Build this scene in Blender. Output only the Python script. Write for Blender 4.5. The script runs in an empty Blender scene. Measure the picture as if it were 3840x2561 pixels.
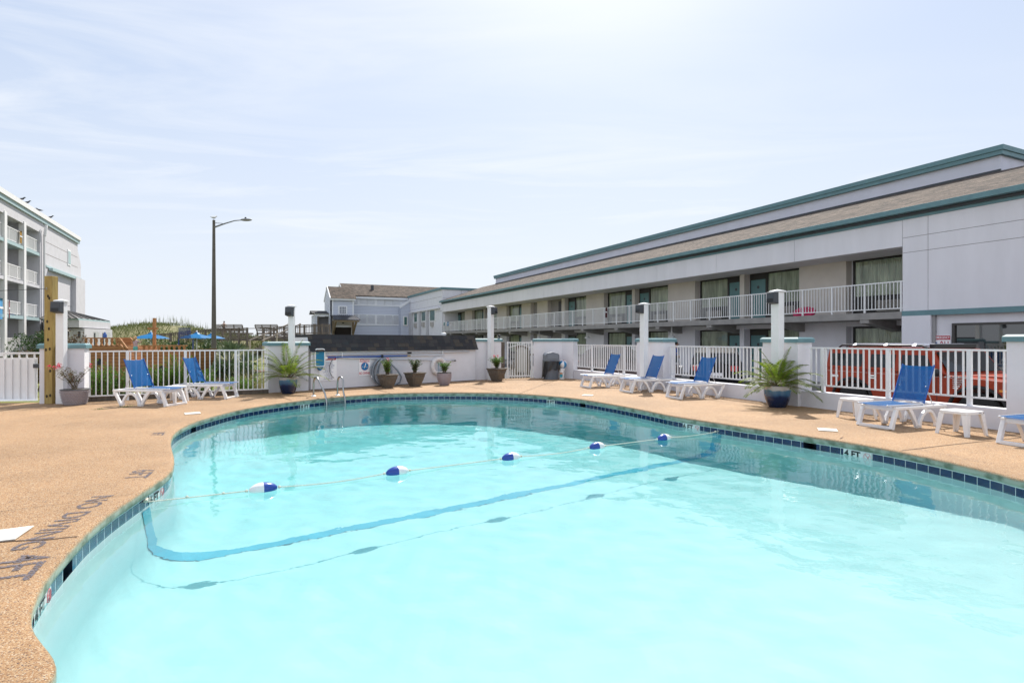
import bpy, bmesh, math, random
from mathutils import Vector, Matrix, Euler, noise as mnoise
from mathutils.geometry import delaunay_2d_cdt
R = math.radians
random.seed(7)
S = bpy.context.scene
COL = S.collection

# ---------------------------------------------------------------- camera
cam_d = bpy.data.cameras.new('camera'); cam = bpy.data.objects.new('camera', cam_d); COL.objects.link(cam)
S.camera = cam
F, CX, HY, CH = 2120.0, 1920.0, 1277.0, 1.5      # focal length and centre in photo pixels, horizon row, eye height
cam.location = (0, 0, CH); cam.rotation_euler = (R(90), 0, 0)
cam_d.sensor_width = 36; cam_d.lens = 36 * F / 3840; cam_d.shift_y = (HY - 1280.5) / 3840
cam_d.clip_start = .05; cam_d.clip_end = 4000

# ---------------------------------------------------------------- light
CL = (-20, 5.2, 9.1)
SUN_AZ, SUN_EL = 10.0, 50.0                      # degrees right of +Y, degrees up
S.view_settings.view_transform = 'Standard'; S.view_settings.look = 'None'
S.view_settings.exposure = EXPO = 1.4; S.view_settings.gamma = 1
sd = Vector((math.sin(R(SUN_AZ)) * math.cos(R(SUN_EL)), math.cos(R(SUN_AZ)) * math.cos(R(SUN_EL)), math.sin(R(SUN_EL))))
sl = bpy.data.lights.new('sun', 'SUN'); sl.energy = 2.45; sl.angle = R(.53); sl.color = (1, .955, .88)
so = bpy.data.objects.new('sun', sl); COL.objects.link(so); so.rotation_euler = sd.to_track_quat('Z', 'Y').to_euler()
so.location = (0, 0, 60)
W = bpy.data.worlds.new('World'); S.world = W; W.use_nodes = True
nt = W.node_tree; nt.nodes.clear()
def N(nt, t, **kw):
    n = nt.nodes.new(t)
    for k, v in kw.items():
        if k.startswith('i_'): n.inputs[k[2:].replace('_', ' ')].default_value = v
        else: setattr(n, k, v)
    return n
def lk(nt, a, b): nt.links.new(a, b)
def sky():
    out = N(nt, 'ShaderNodeOutputWorld'); bg = N(nt, 'ShaderNodeBackground'); bg.inputs[1].default_value = .05
    st = N(nt, 'ShaderNodeTexSky', sky_type='NISHITA', sun_disc=False, sun_elevation=R(SUN_EL), sun_rotation=R(SUN_AZ),
           altitude=0, air_density=1.0, dust_density=2.2, ozone_density=1.0)
    tc = N(nt, 'ShaderNodeTexCoord'); sp = N(nt, 'ShaderNodeSeparateXYZ'); lk(nt, tc.outputs['Generated'], sp.inputs[0])
    # cirrus on a flat layer high above: direction divided by its height
    mz = N(nt, 'ShaderNodeMath', operation='MAXIMUM'); lk(nt, sp.outputs[2], mz.inputs[0]); mz.inputs[1].default_value = .10
    dx = N(nt, 'ShaderNodeMath', operation='DIVIDE'); lk(nt, sp.outputs[0], dx.inputs[0]); lk(nt, mz.outputs[0], dx.inputs[1])
    dy = N(nt, 'ShaderNodeMath', operation='DIVIDE'); lk(nt, sp.outputs[1], dy.inputs[0]); lk(nt, mz.outputs[0], dy.inputs[1])
    cb = N(nt, 'ShaderNodeCombineXYZ'); lk(nt, dx.outputs[0], cb.inputs[0]); lk(nt, dy.outputs[0], cb.inputs[1])
    mp = N(nt, 'ShaderNodeMapping'); mp.inputs['Rotation'].default_value = (0, 0, R(CL[0])); mp.inputs['Scale'].default_value = (.45, 1.2, 1); mp.inputs['Location'].default_value = (CL[1], CL[2], 0)
    lk(nt, cb.outputs[0], mp.inputs[0])
    n1 = N(nt, 'ShaderNodeTexNoise'); n1.inputs['Scale'].default_value = 1.1; n1.inputs['Detail'].default_value = 9; n1.inputs['Roughness'].default_value = .58; n1.inputs['Distortion'].default_value = .7
    lk(nt, mp.outputs[0], n1.inputs['Vector'])
    r1 = N(nt, 'ShaderNodeMapRange'); r1.inputs[1].default_value = .48; r1.inputs[2].default_value = .84; lk(nt, n1.outputs[0], r1.inputs[0])
    n2 = N(nt, 'ShaderNodeTexNoise'); n2.inputs['Scale'].default_value = .35; n2.inputs['Detail'].default_value = 3; lk(nt, mp.outputs[0], n2.inputs['Vector'])
    r2 = N(nt, 'ShaderNodeMapRange'); r2.inputs[1].default_value = .36; r2.inputs[2].default_value = .60; lk(nt, n2.outputs[0], r2.inputs[0])
    mc = N(nt, 'ShaderNodeMath', operation='MULTIPLY'); lk(nt, r1.outputs[0], mc.inputs[0]); lk(nt, r2.outputs[0], mc.inputs[1])
    # haze thickens towards the horizon
    hz = N(nt, 'ShaderNodeMapRange'); hz.inputs[1].default_value = 0; hz.inputs[2].default_value = .7; hz.inputs[3].default_value = .92; hz.inputs[4].default_value = .6; lk(nt, sp.outputs[2], hz.inputs[0])
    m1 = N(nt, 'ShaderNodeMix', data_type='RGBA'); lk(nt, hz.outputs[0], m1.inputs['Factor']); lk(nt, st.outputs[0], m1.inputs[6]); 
    bk = N(nt, 'ShaderNodeMapRange'); bk.inputs[1].default_value = .15; bk.inputs[2].default_value = -.7; lk(nt, sp.outputs[1], bk.inputs[0])  # unseen brighter sky behind the camera, added to light the shaded facades
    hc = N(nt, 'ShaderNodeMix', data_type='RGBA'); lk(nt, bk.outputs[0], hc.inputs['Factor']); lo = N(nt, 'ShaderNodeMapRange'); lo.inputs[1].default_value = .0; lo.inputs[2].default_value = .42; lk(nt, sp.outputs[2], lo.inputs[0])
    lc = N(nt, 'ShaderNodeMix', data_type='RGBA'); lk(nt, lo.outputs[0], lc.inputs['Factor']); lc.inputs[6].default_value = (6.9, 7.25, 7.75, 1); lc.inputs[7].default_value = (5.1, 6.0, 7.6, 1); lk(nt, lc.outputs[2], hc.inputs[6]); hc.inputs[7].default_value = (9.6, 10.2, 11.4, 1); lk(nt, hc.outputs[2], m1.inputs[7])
    m2 = N(nt, 'ShaderNodeMix', data_type='RGBA'); fz = N(nt, 'ShaderNodeMapRange'); fz.inputs[1].default_value = .10; fz.inputs[2].default_value = .26; lk(nt, sp.outputs[2], fz.inputs[0])
    mf = N(nt, 'ShaderNodeMath', operation='MULTIPLY'); lk(nt, mc.outputs[0], mf.inputs[0]); lk(nt, fz.outputs[0], mf.inputs[1]); lk(nt, mf.outputs[0], m2.inputs['Factor']); lk(nt, m1.outputs[2], m2.inputs[6]); m2.inputs[7].default_value = (8.0, 8.1, 8.2, 1)
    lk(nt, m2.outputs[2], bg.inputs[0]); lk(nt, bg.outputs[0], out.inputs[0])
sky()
S.cycles.use_denoising = True
S.cycles.max_bounces = 12; S.cycles.transparent_max_bounces = 24; S.cycles.diffuse_bounces = 5
S.cycles.caustics_reflective = True; S.cycles.blur_glossy = 1.0
S.cycles.sample_clamp_indirect = 6

# ---------------------------------------------------------------- measuring helpers: photo pixel -> place in the world
def G(px, py, z=0.0):
    d = (CH - z) * F / (py - HY); return Vector(((px - CX) / F * d, d, z))
def ZZ(py, d): return CH + (HY - py) * d / F
class Fr:
    "a facade: local x runs to the viewer's right, local y runs back"
    def __init__(s, p, ex):
        s.p = Vector(p[:2]); s.e = Vector(ex[:2]).normalized(); s.b = Vector((-s.e.y, s.e.x)); s.rot = math.atan2(s.e.y, s.e.x)
    def x(s, px, off=0.0):
        k = (px - CX) / F; q = s.p + s.b * off
        return (k * q.y - q.x) / (s.e.x - k * s.e.y)
    def d(s, px, off=0.0): return (s.p + s.b * off + s.e * s.x(px, off)).y
    def z(s, px, py, off=0.0): return ZZ(py, s.d(px, off))
    def w(s, x, y, z=0.0): q = s.p + s.e * x + s.b * y; return Vector((q.x, q.y, z))

# ---------------------------------------------------------------- mesh builder
class MB:
    def __init__(s): s.v = []; s.f = []; s.mi = []; s.uv = {}; s.cur = 0; s.M = None
    def add(s, vs, fs, uvs=None):
        o = len(s.v)
        for p in vs:
            p = Vector(p)
            s.v.append(s.M @ p if s.M is not None else p)
        for i, f in enumerate(fs):
            s.f.append(tuple(o + k for k in f)); s.mi.append(s.cur)
            if uvs: s.uv[len(s.f) - 1] = uvs[i]
        return s
    def box(s, x0, x1, y0, y1, z0, z1):
        return s.add([(x0,y0,z0),(x1,y0,z0),(x1,y1,z0),(x0,y1,z0),(x0,y0,z1),(x1,y0,z1),(x1,y1,z1),(x0,y1,z1)],
                     [(0,3,2,1),(4,5,6,7),(0,1,5,4),(1,2,6,5),(2,3,7,6),(3,0,4,7)])
    def hexa(s, a):   # 8 points, bottom ring then top ring
        return s.add(a, [(0,3,2,1),(4,5,6,7),(0,1,5,4),(1,2,6,5),(2,3,7,6),(3,0,4,7)])
    def bar(s, p, q, w, h=None, up=(0,0,1)):
        p = Vector(p); q = Vector(q); h = h or w; d = (q - p).normalized(); up = Vector(up)
        if abs(d.dot(up)) > .98: up = Vector((0,1,0))
        a = d.cross(up).normalized() * w / 2; b = a.cross(d).normalized() * h / 2
        return s.hexa([p-a-b, p+a-b, q+a-b, q-a-b, p-a+b, p+a+b, q+a+b, q-a+b])
    def tube(s, pts, r, n=8, closed=False, cap=True):
        pts = [Vector(p) for p in pts]; m = len(pts); rr = r if isinstance(r, (list, tuple)) else [r] * m
        t0 = (pts[1] - pts[0]).normalized(); a = t0.orthogonal().normalized(); vs = []; fs = []
        for i, p in enumerate(pts):
            if closed: t = (pts[(i+1) % m] - pts[i-1]).normalized()
            else: t = ((pts[i+1] if i < m-1 else p) - (pts[i-1] if i else p)).normalized()
            a = (a - t * a.dot(t)); a = a.normalized() if a.length > 1e-6 else t.orthogonal().normalized()
            b = t.cross(a)
            for k in range(n):
                w = 2 * math.pi * k / n; vs.append(p + (a * math.cos(w) + b * math.sin(w)) * rr[i])
        for i in range(m if closed else m - 1):
            j = (i + 1) % m
            for k in range(n): fs.append((i*n+k, i*n+(k+1) % n, j*n+(k+1) % n, j*n+k))
        if cap and not closed: fs += [tuple(reversed(range(n))), tuple((m-1)*n+k for k in range(n))]
        return s.add(vs, fs)
    def lathe(s, prof, n=24, c=(0,0,0), sq=0.0):
        vs = []; fs = []
        for r, z in prof:
            for k in range(n):
                w = 2 * math.pi * k / n; cx, sy = math.cos(w), math.sin(w)
                if sq: m = (1 - sq) + sq / max(abs(cx), abs(sy)); cx *= m; sy *= m
                vs.append((c[0] + r * cx, c[1] + r * sy, c[2] + z))
        for i in range(len(prof) - 1):
            for k in range(n): fs.append((i*n+k, i*n+(k+1) % n, (i+1)*n+(k+1) % n, (i+1)*n+k))
        if prof[0][0] > 1e-4: fs.append(tuple(reversed(range(n))))
        if prof[-1][0] > 1e-4: fs.append(tuple((len(prof)-1)*n+k for k in range(n)))
        return s.add(vs, fs)
    def prism(s, poly, a0, a1, ax='y'):
        n = len(poly)
        def P(p, a): return {'y': (p[0], a, p[1]), 'x': (a, p[0], p[1]), 'z': (p[0], p[1], a)}[ax]
        return s.add([P(p, a0) for p in poly] + [P(p, a1) for p in poly],
                     [tuple(range(n)), tuple(reversed(range(n, 2*n)))] + [(i, n+i, n+(i+1) % n, (i+1) % n) for i in range(n)])
    def ribbon(s, path, w, y0, y1):
        "a flat bar following a path in the xz plane"
        L = []; Rr = []; m = len(path); ws = w if isinstance(w, (list, tuple)) else [w] * m
        for i, p in enumerate(path):
            p = Vector((p[0], p[1])); a = Vector(path[max(i-1,0)]); b = Vector(path[min(i+1,m-1)]); t = (b - a).normalized(); nn = Vector((-t.y, t.x)) * ws[i] / 2
            L.append(p + nn); Rr.append(p - nn)
        return s.prism([tuple(p) for p in L] + [tuple(p) for p in reversed(Rr)], y0, y1)
    def ball(s, c, r, nu=12, nv=8, M=None):
        rx, ry, rz = r if isinstance(r, (list, tuple)) else (r, r, r); vs = [(c[0], c[1], c[2]-rz)]; fs = []
        for j in range(1, nv):
            t = math.pi * j / nv
            for k in range(nu):
                w = 2*math.pi*k/nu; vs.append((c[0]+rx*math.sin(t)*math.cos(w), c[1]+ry*math.sin(t)*math.sin(w), c[2]-rz*math.cos(t)))
        vs.append((c[0], c[1], c[2]+rz)); e = len(vs)-1
        for k in range(nu): fs.append((0, 1+(k+1) % nu, 1+k)); fs.append((e, e-nu+k, e-nu+(k+1) % nu))
        for j in range(nv-2):
            for k in range(nu): a = 1+j*nu; fs.append((a+k, a+(k+1) % nu, a+nu+(k+1) % nu, a+nu+k))
        return s.add(vs, fs)
    def blade(s, p, d, L, w, nrm=(0,0,1), curl=0.0):
        p = Vector(p); d = Vector(d).normalized(); sd_ = d.cross(Vector(nrm))
        sd_ = sd_.normalized() if sd_.length > 1e-4 else d.orthogonal().normalized()
        dn = Vector((0,0,-1)) * curl * L
        m = p + d * L * .5 + dn * .25; e = p + d * L + dn
        return s.add([p, m - sd_ * w/2, e, m + sd_ * w/2], [(0,1,2,3)])
    def build(s, name, mats, parent=None, smooth=None, bevel=0, seg=2):
        me = bpy.data.meshes.new(name); me.from_pydata([tuple(p) for p in s.v], [], s.f)
        if not isinstance(mats, (list, tuple)): mats = [mats]
        for m in mats: me.materials.append(m)
        if len(mats) > 1: me.polygons.foreach_set('material_index', s.mi)
        if s.uv:
            ul = me.uv_layers.new(name='UVMap')
            for fi, uvs in s.uv.items():
                for li, uv in zip(me.polygons[fi].loop_indices, uvs): ul.data[li].uv = uv
        me.update()
        if smooth:
            me.shade_smooth()
            if smooth is not True: me.set_sharp_from_angle(angle=R(smooth))
        o = bpy.data.objects.new(name, me); COL.objects.link(o)
        if parent is not None: o.parent = parent
        if bevel:
            b = o.modifiers.new('bevel', 'BEVEL'); b.width = bevel; b.segments = seg; b.limit_method = 'ANGLE'; b.angle_limit = R(40)
        return o
def bx(name, mt, parent, *boxes, bevel=0, smooth=None):
    m = MB()
    for b in boxes: m.box(*b)
    return m.build(name, mt, parent, bevel=bevel, smooth=smooth)
def tag(o, label, cat, group=None):
    o['label'] = label; o['category'] = cat
    if group: o['group'] = group
    return o
def struct(o): o['kind'] = 'structure'; return o
def thing(name, label, cat, loc=(0,0,0), rz=0.0, group=None):
    o = bpy.data.objects.new(name, None); COL.objects.link(o); o.empty_display_size = .2
    o.location = loc; o.rotation_euler = (0, 0, rz); return tag(o, label, cat, group)
def copy_tree(o, parent=None):
    c = o.copy(); COL.objects.link(c)
    if parent is not None: c.parent = parent
    for ch in list(o.children): copy_tree(ch, c)
    return c
def dup(o, loc, rz, label):
    c = copy_tree(o); c.location = loc; c.rotation_euler = (0, 0, rz); c['label'] = label; return c

# ---------------------------------------------------------------- materials
def mat(name, col, rough=.6, metal=0.0, var=0.0, vs=4.0, bump=0.0, bs=60.0, spec=.5, coat=0.0, col2=None, dist=.01, transl=0.0, alpha=1.0, emit=None, det=3, stretch=None):
    m = bpy.data.materials.new(name); m.use_nodes = True; t = m.node_tree; b = t.nodes['Principled BSDF']
    b.inputs['Base Color'].default_value = (*col, 1); b.inputs['Roughness'].default_value = rough; b.inputs['Metallic'].default_value = metal
    b.inputs['Specular IOR Level'].default_value = spec; b.inputs['Coat Weight'].default_value = coat; b.inputs['Alpha'].default_value = alpha
    tc = N(t, 'ShaderNodeTexCoord'); src = tc.outputs['Object']
    if stretch:
        mp = N(t, 'ShaderNodeMapping'); mp.inputs['Scale'].default_value = stretch; lk(t, src, mp.inputs[0]); src = mp.outputs[0]
    if var or col2:
        n = N(t, 'ShaderNodeTexNoise'); n.inputs['Scale'].default_value = vs; n.inputs['Detail'].default_value = det; n.inputs['Roughness'].default_value = .6; lk(t, src, n.inputs['Vector'])
        mr = N(t, 'ShaderNodeMapRange'); mr.inputs[1].default_value = .32; mr.inputs[2].default_value = .68; lk(t, n.outputs[0], mr.inputs[0])
        mx = N(t, 'ShaderNodeMix', data_type='RGBA'); lk(t, mr.outputs[0], mx.inputs['Factor'])
        c2 = col2 or tuple(c * (1 - var) for c in col); c1 = col if col2 else tuple(min(1, c * (1 + var * .6)) for c in col)
        mx.inputs[6].default_value = (*c1, 1); mx.inputs[7].default_value = (*c2, 1); lk(t, mx.outputs[2], b.inputs['Base Color'])
    if bump:
        n = N(t, 'ShaderNodeTexNoise'); n.inputs['Scale'].default_value = bs; n.inputs['Detail'].default_value = 4; lk(t, src, n.inputs['Vector'])
        bp = N(t, 'ShaderNodeBump'); bp.inputs['Strength'].default_value = bump; bp.inputs['Distance'].default_value = dist; lk(t, n.outputs[0], bp.inputs['Height']); lk(t, bp.outputs[0], b.inputs['Normal'])
    if transl:
        tr = N(t, 'ShaderNodeBsdfTranslucent'); ms = N(t, 'ShaderNodeMixShader'); ms.inputs[0].default_value = transl
        src_c = b.inputs['Base Color'].links[0].from_socket if b.inputs['Base Color'].links else None
        if src_c: lk(t, src_c, tr.inputs[0])
        else: tr.inputs[0].default_value = (*col, 1)
        lk(t, b.outputs[0], ms.inputs[1]); lk(t, tr.outputs[0], ms.inputs[2]); lk(t, ms.outputs[0], t.nodes['Material Output'].inputs[0])
    if emit: b.inputs['Emission Color'].default_value = (*emit, 1); b.inputs['Emission Strength'].default_value = 1
    return m
# ---------------------------------------------------------------- pool
WZ = -.20                                          # water level
edge_px = [(186,2561),(203,2535),(219,2500),(220,2474),(203,2447),(169,2410),(139,2372),(122,2342),(117,2300),(132,2244),(152,2203),(176,2167),(203,2126),(237,2088),
 (271,2049),(308,2011),(338,1980),(379,1947),(433,1906),(473,1879),(514,1852),(561,1821),(609,1791),(643,1762),(653,1735),(652,1705),(642,1665),(646,1635),(666,1612),
 (704,1590),(744,1575),(812,1555),(900,1534),(1000,1517),(1113,1502.5),(1170,1496),(1300,1484),(1453,1474.5),(1623,1471),(1751,1471),(1900,1474),(2013,1480),(2140,1491),
 (2225,1503),(2332,1521),(2438,1541),(2522,1558),(2645,1577),(2767,1595),(2890,1612.5),(3012,1630.5),(3135,1649),(3257,1669),(3380,1692),(3502,1717),(3625,1744),(3747,1773),(3840,1797)]
edge = [G(*p).xy for p in edge_px]
edge += [Vector(p) for p in [(5.85,5.0),(6.0,3.8),(5.9,2.6),(5.3,1.6),(4.2,.9),(2.6,.6),(.9,.52),(-.5,.62),(-1.3,1.0),(-1.75,1.6),(-1.98,2.1)]]
def resample(P, step, closed=True):
    n = len(P); out = []
    for i in range(n):
        p0, p1, p2, p3 = P[i-1], P[i], P[(i+1) % n], P[(i+2) % n]
        m = max(2, int((p2-p1).length / .02))
        for k in range(m):
            t = k / m
            out.append(.5 * ((2*p1) + (p2-p0)*t + (2*p0-5*p1+4*p2-p3)*t*t + (3*p1-p0-3*p2+p3)*t**3))
    tot = [0.0]
    for i in range(len(out)): tot.append(tot[-1] + (out[(i+1) % len(out)] - out[i]).length)
    m = int(tot[-1] / step); res = []; j = 0
    for k in range(m):
        s = tot[-1] * k / m
        while tot[j+1] < s: j += 1
        f = (s - tot[j]) / max(1e-9, tot[j+1]-tot[j]); res.append(out[j].lerp(out[(j+1) % len(out)], f))
    return res
def smooth(P, it):
    for _ in range(it):
        n = len(P); P = [P[i]*.5 + (P[i-1]+P[(i+1) % n])*.25 for i in range(n)]
    return P
E = smooth(resample(edge, .07), 3)
if sum(a.x*b.y - b.x*a.y for a, b in zip(E, E[1:]+E[:1])) < 0: E.reverse()
NE = len(E)
def inner(P):                                       # unit normals into the pool (the loop runs counter-clockwise)
    n = len(P); r = []
    for i in range(n):
        t = (P[(i+1) % n] - P[i-1]).normalized(); r.append(Vector((-t.y, t.x)))
    return r
NI = inner(E)
def offs(d): return [E[i] + NI[i] * d for i in range(NE)]
EL = [0.0]
for i in range(NE): EL.append(EL[-1] + (E[(i+1) % NE] - E[i]).length)
def near_i(p):
    p = Vector(p[:2]); return min(range(NE), key=lambda i: (E[i]-p).length_squared)
RA, RB = Vector((-3.80, 5.757)), Vector((3.96, 10.5))    # the two rope anchors
rd = (RB - RA).normalized(); rn = Vector((-rd.y, rd.x))   # rn points to the deep end
def depth(p):                                       # floor depth under the water
    t = (Vector(p[:2]) - RA).dot(rn)
    if t < 0: return max(1.05, 1.80 + t * .13)
    return min(2.6, 1.80 + t * .22)
def loft(rings, zs, name, m, u0=True, skip=None, parent=None, smooth_=True, flip=False):
    b = MB(); n = NE
    for r, z in zip(rings, zs):
        for i in range(n): b.v.append(Vector((r[i].x, r[i].y, z[i] if isinstance(z, list) else z)))
    for j in range(len(rings)-1):
        for i in range(n):
            if skip and skip(i): continue
            k = (i+1) % n; f = (j*n+i, j*n+k, (j+1)*n+k, (j+1)*n+i)
            zz = [0 if False else q for q in (j, j+1)]
            uv = [(EL[i], zz[0]), (EL[i+1], zz[0]), (EL[i+1], zz[1]), (EL[i], zz[1])]
            if flip: f = f[::-1]; uv = uv[::-1]
            b.f.append(f); b.mi.append(0); b.uv[len(b.f)-1] = uv
    return b.build(name, m, parent, smooth=smooth_)
# --- basin: tile band, plaster wall rounded into the floor, floor
TZ0, TZ1 = -.108, -.262
TO = -.03
def tile_mat():
    m = bpy.data.materials.new('pool_tile'); m.use_nodes = True; t = m.node_tree; b = t.nodes['Principled BSDF']
    uv = N(t, 'ShaderNodeUVMap'); sp = N(t, 'ShaderNodeSeparateXYZ'); lk(t, uv.outputs[0], sp.inputs[0])
    dv = N(t, 'ShaderNodeMath', operation='DIVIDE'); lk(t, sp.outputs[0], dv.inputs[0]); dv.inputs[1].default_value = .158
    fr = N(t, 'ShaderNodeMath', operation='FRACT'); lk(t, dv.outputs[0], fr.inputs[0])
    g1 = N(t, 'ShaderNodeMath', operation='LESS_THAN'); lk(t, fr.outputs[0], g1.inputs[0]); g1.inputs[1].default_value = .04
    g2 = N(t, 'ShaderNodeMath', operation='LESS_THAN'); lk(t, sp.outputs[1], g2.inputs[0]); g2.inputs[1].default_value = .07
    gm = N(t, 'ShaderNodeMath', operation='MAXIMUM'); lk(t, g1.outputs[0], gm.inputs[0]); lk(t, g2.outputs[0], gm.inputs[1])
    fl = N(t, 'ShaderNodeMath', operation='FLOOR'); lk(t, dv.outputs[0], fl.inputs[0])
    wn = N(t, 'ShaderNodeTexWhiteNoise', noise_dimensions='1D'); lk(t, fl.outputs[0], wn.inputs['W'])
    ns = N(t, 'ShaderNodeTexNoise'); ns.inputs['Scale'].default_value = 14; ns.inputs['Detail'].default_value = 4
    tc = N(t, 'ShaderNodeTexCoord'); lk(t, tc.outputs['Object'], ns.inputs['Vector'])
    ad = N(t, 'ShaderNodeMath', operation='MULTIPLY_ADD'); lk(t, wn.outputs[0], ad.inputs[0]); ad.inputs[1].default_value = .4; lk(t, ns.outputs[0], ad.inputs[2])
    mr = N(t, 'ShaderNodeMapRange'); mr.inputs[1].default_value = .3; mr.inputs[2].default_value = 1.0; lk(t, ad.outputs[0], mr.inputs[0])
    c = N(t, 'ShaderNodeMix', data_type='RGBA'); lk(t, mr.outputs[0], c.inputs['Factor']); c.inputs[6].default_value = (.002, .010, .05, 1); c.inputs[7].default_value = (.007, .028, .095, 1)
    c2 = N(t, 'ShaderNodeMix', data_type='RGBA'); lk(t, gm.outputs[0], c2.inputs['Factor']); lk(t, c.outputs[2], c2.inputs[6]); c2.inputs[7].default_value = (.62, .66, .64, 1)
    lk(t, c2.outputs[2], b.inputs['Base Color'])
    rr = N(t, 'ShaderNodeMapRange'); rr.inputs[3].default_value = .13; rr.inputs[4].default_value = .7; lk(t, gm.outputs[0], rr.inputs[0]); lk(t, rr.outputs[0], b.inputs['Roughness'])
    return m
M_tile = tile_mat()
M_plaster = mat('plaster', (.79, .69, .68), .7, var=.05, vs=1.3, bump=.2, bs=9, dist=.02, col2=(.73, .655, .65))
basin = struct(thing('pool_basin', 'white plastered free form swimming pool basin', 'pool')); del basin['category']
SK = [G(350,2030).xy, G(825,1577).xy, G(2141,1500).xy, G(3000,1640).xy]       # skimmer mouths
SKI = [near_i(p) for p in SK]
def in_sk(i): return any(min((i-k) % NE, (k-i) % NE) <= 1 for k in SKI)
loft([offs(TO), offs(TO)], [TZ0, TZ1], 'tile_band', M_tile, skip=in_sk, parent=basin)
dark = mat('skimmer_dark', (.01, .015, .03), .4)
for k in SKI:
    a = k - 1; b = MB(); p = offs(TO); q = offs(-.30)
    A, B = p[a % NE], p[(a+3) % NE]; C, D = q[(a+3) % NE], q[a % NE]
    b.add([(A.x,A.y,TZ0),(B.x,B.y,TZ0),(B.x,B.y,TZ1),(A.x,A.y,TZ1),(D.x,D.y,TZ0),(C.x,C.y,TZ0),(C.x,C.y,TZ1),(D.x,D.y,TZ1)], [(4,5,6,7),(0,4,7,3),(1,2,6,5),(0,1,5,4),(3,7,6,2)])
    b.build('skimmer_mouth', dark, basin)
rings = [offs(TO), offs(TO+.01)]; zz = [TZ1, TZ1-.03]
prev = offs(TO+.01); dps = [depth(p) for p in E]
zlist = [[TZ1]*NE, [TZ1-.03]*NE]
Rf = .55
NRM = smooth(NI, 6)
def ring_at(d): return [E[i] + NRM[i].normalized() * d for i in range(NE)]
for k in range(0, 13):
    a = (k / 12) * math.pi / 2; o = .03 + Rf * (1 - math.cos(a))
    rg = smooth(ring_at(o), 2 + k * 2)
    rings.append(rg); zlist.append([min(-.33, WZ - depth(rg[i]) + Rf * (1 - math.sin(a))) for i in range(NE)])
pw = loft(rings, zlist, 'plaster_wall', M_plaster, parent=basin)
last = rings[-1]; zl = zlist[-1]
pts = [Vector(p) for p in last]; grid = []
def inside(p, poly):
    c = False; n = len(poly); j = n - 1
    for i in range(n):
        a, b_ = poly[i], poly[j]
        if (a.y > p.y) != (b_.y > p.y) and p.x < (b_.x-a.x)*(p.y-a.y)/(b_.y-a.y)+a.x: c = not c
        j = i
    return c
smallring = last[::4]
for i in range(-20, 24):
    for j in range(-6, 14):
        p = RA + rd * (i * .45) + rn * (j * .8)
        if inside(p, smallring) and min((p-q).length for q in smallring) > .25: grid.append(p)
r_ = delaunay_2d_cdt(pts + grid, [(i, (i+1) % NE) for i in range(NE)], [], 1, 1e-5)
fb = MB(); fb.v = [Vector((p.x, p.y, WZ - depth(p))) for p in r_[0]]
fb.f = [tuple(f) for f in r_[2]]; fb.mi = [0] * len(fb.f)
fb.build('pool_floor', M_plaster, basin, smooth=True)
# --- dark line across the floor under the rope
from mathutils.bvhtree import BVHTree
bv = []; bf = []
for o in basin.children:
    if o.name.startswith(('plaster_wall', 'pool_floor', 'tile_band')):
        k = len(bv); bv += [v.co.copy() for v in o.data.vertices]; bf += [tuple(k + i for i in p.vertices) for p in o.data.polygons]
BV = BVHTree.FromPolygons(bv, bf)
def floor_line(side):
    L = (RB - RA).length; q = RA + rn * side; out = []
    def hit(s, z, d):
        p = q + rd * s; h = BV.ray_cast(Vector((p.x, p.y, z)), Vector(d))
        if h[0] is not None: out.append(h[0] - Vector(d).normalized() * .0075)
    for k in range(15):
        a = R(90) * k / 15; hit(1.1, -.30, (-rd.x * math.cos(a), -rd.y * math.cos(a), -math.sin(a)))
    s = 1.15
    while s < L - 1.1: hit(s, -.3, (0, 0, -1)); s += .35
    for k in range(16):
        a = R(90) * (1 - k / 15); hit(L - 1.1, -.30, (rd.x * math.cos(a), rd.y * math.cos(a), -math.sin(a)))
    return out
la, lb = floor_line(-.095), floor_line(.095); sb = MB(); n = min(len(la), len(lb))
sb.v = la[:n] + lb[:n]; sb.f = [(i, i+1, n+i+1, n+i) for i in range(n-1)]; sb.mi = [0] * (n-1)
sb.build('floor_line', mat('line_tile', (.17, .42, .54), .4), basin)
# --- floor drains
db = MB()
for dx, dy in ((-.6, 12.6), (-2.0, 10.9)):
    z = WZ - depth((dx, dy)) + .012; db.lathe([(.16, 0), (.16, .012), (.0, .02)], 20, (dx, dy, z))
db.build('drain_cover', mat('drain', (.35, .5, .52), .5), basin)
# --- water
wm = bpy.data.materials.new('water'); wm.use_nodes = True; t = wm.node_tree; t.nodes.clear()
o = N(t, 'ShaderNodeOutputMaterial'); g = N(t, 'ShaderNodeBsdfRefraction'); g.inputs['IOR'].default_value = 1.33; g.inputs['Roughness'].default_value = 0
gl = N(t, 'ShaderNodeBsdfGlass'); gl.inputs['IOR'].default_value = 1.33; gl.inputs['Roughness'].default_value = 0; gl.inputs[0].default_value = (1, 1, 1, 1)
tc = N(t, 'ShaderNodeTexCoord')
n1 = N(t, 'ShaderNodeTexNoise'); n1.inputs['Scale'].default_value = 1.5; n1.inputs['Detail'].default_value = 2.0; lk(t, tc.outputs['Object'], n1.inputs['Vector'])
n2 = N(t, 'ShaderNodeTexNoise'); n2.inputs['Scale'].default_value = 7; n2.inputs['Detail'].default_value = 2; n2.inputs['Distortion'].default_value = .6; lk(t, tc.outputs['Object'], n2.inputs['Vector'])
ad = N(t, 'ShaderNodeMath', operation='MULTIPLY_ADD'); lk(t, n2.outputs[0], ad.inputs[0]); ad.inputs[1].default_value = .12; lk(t, n1.outputs[0], ad.inputs[2])
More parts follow.
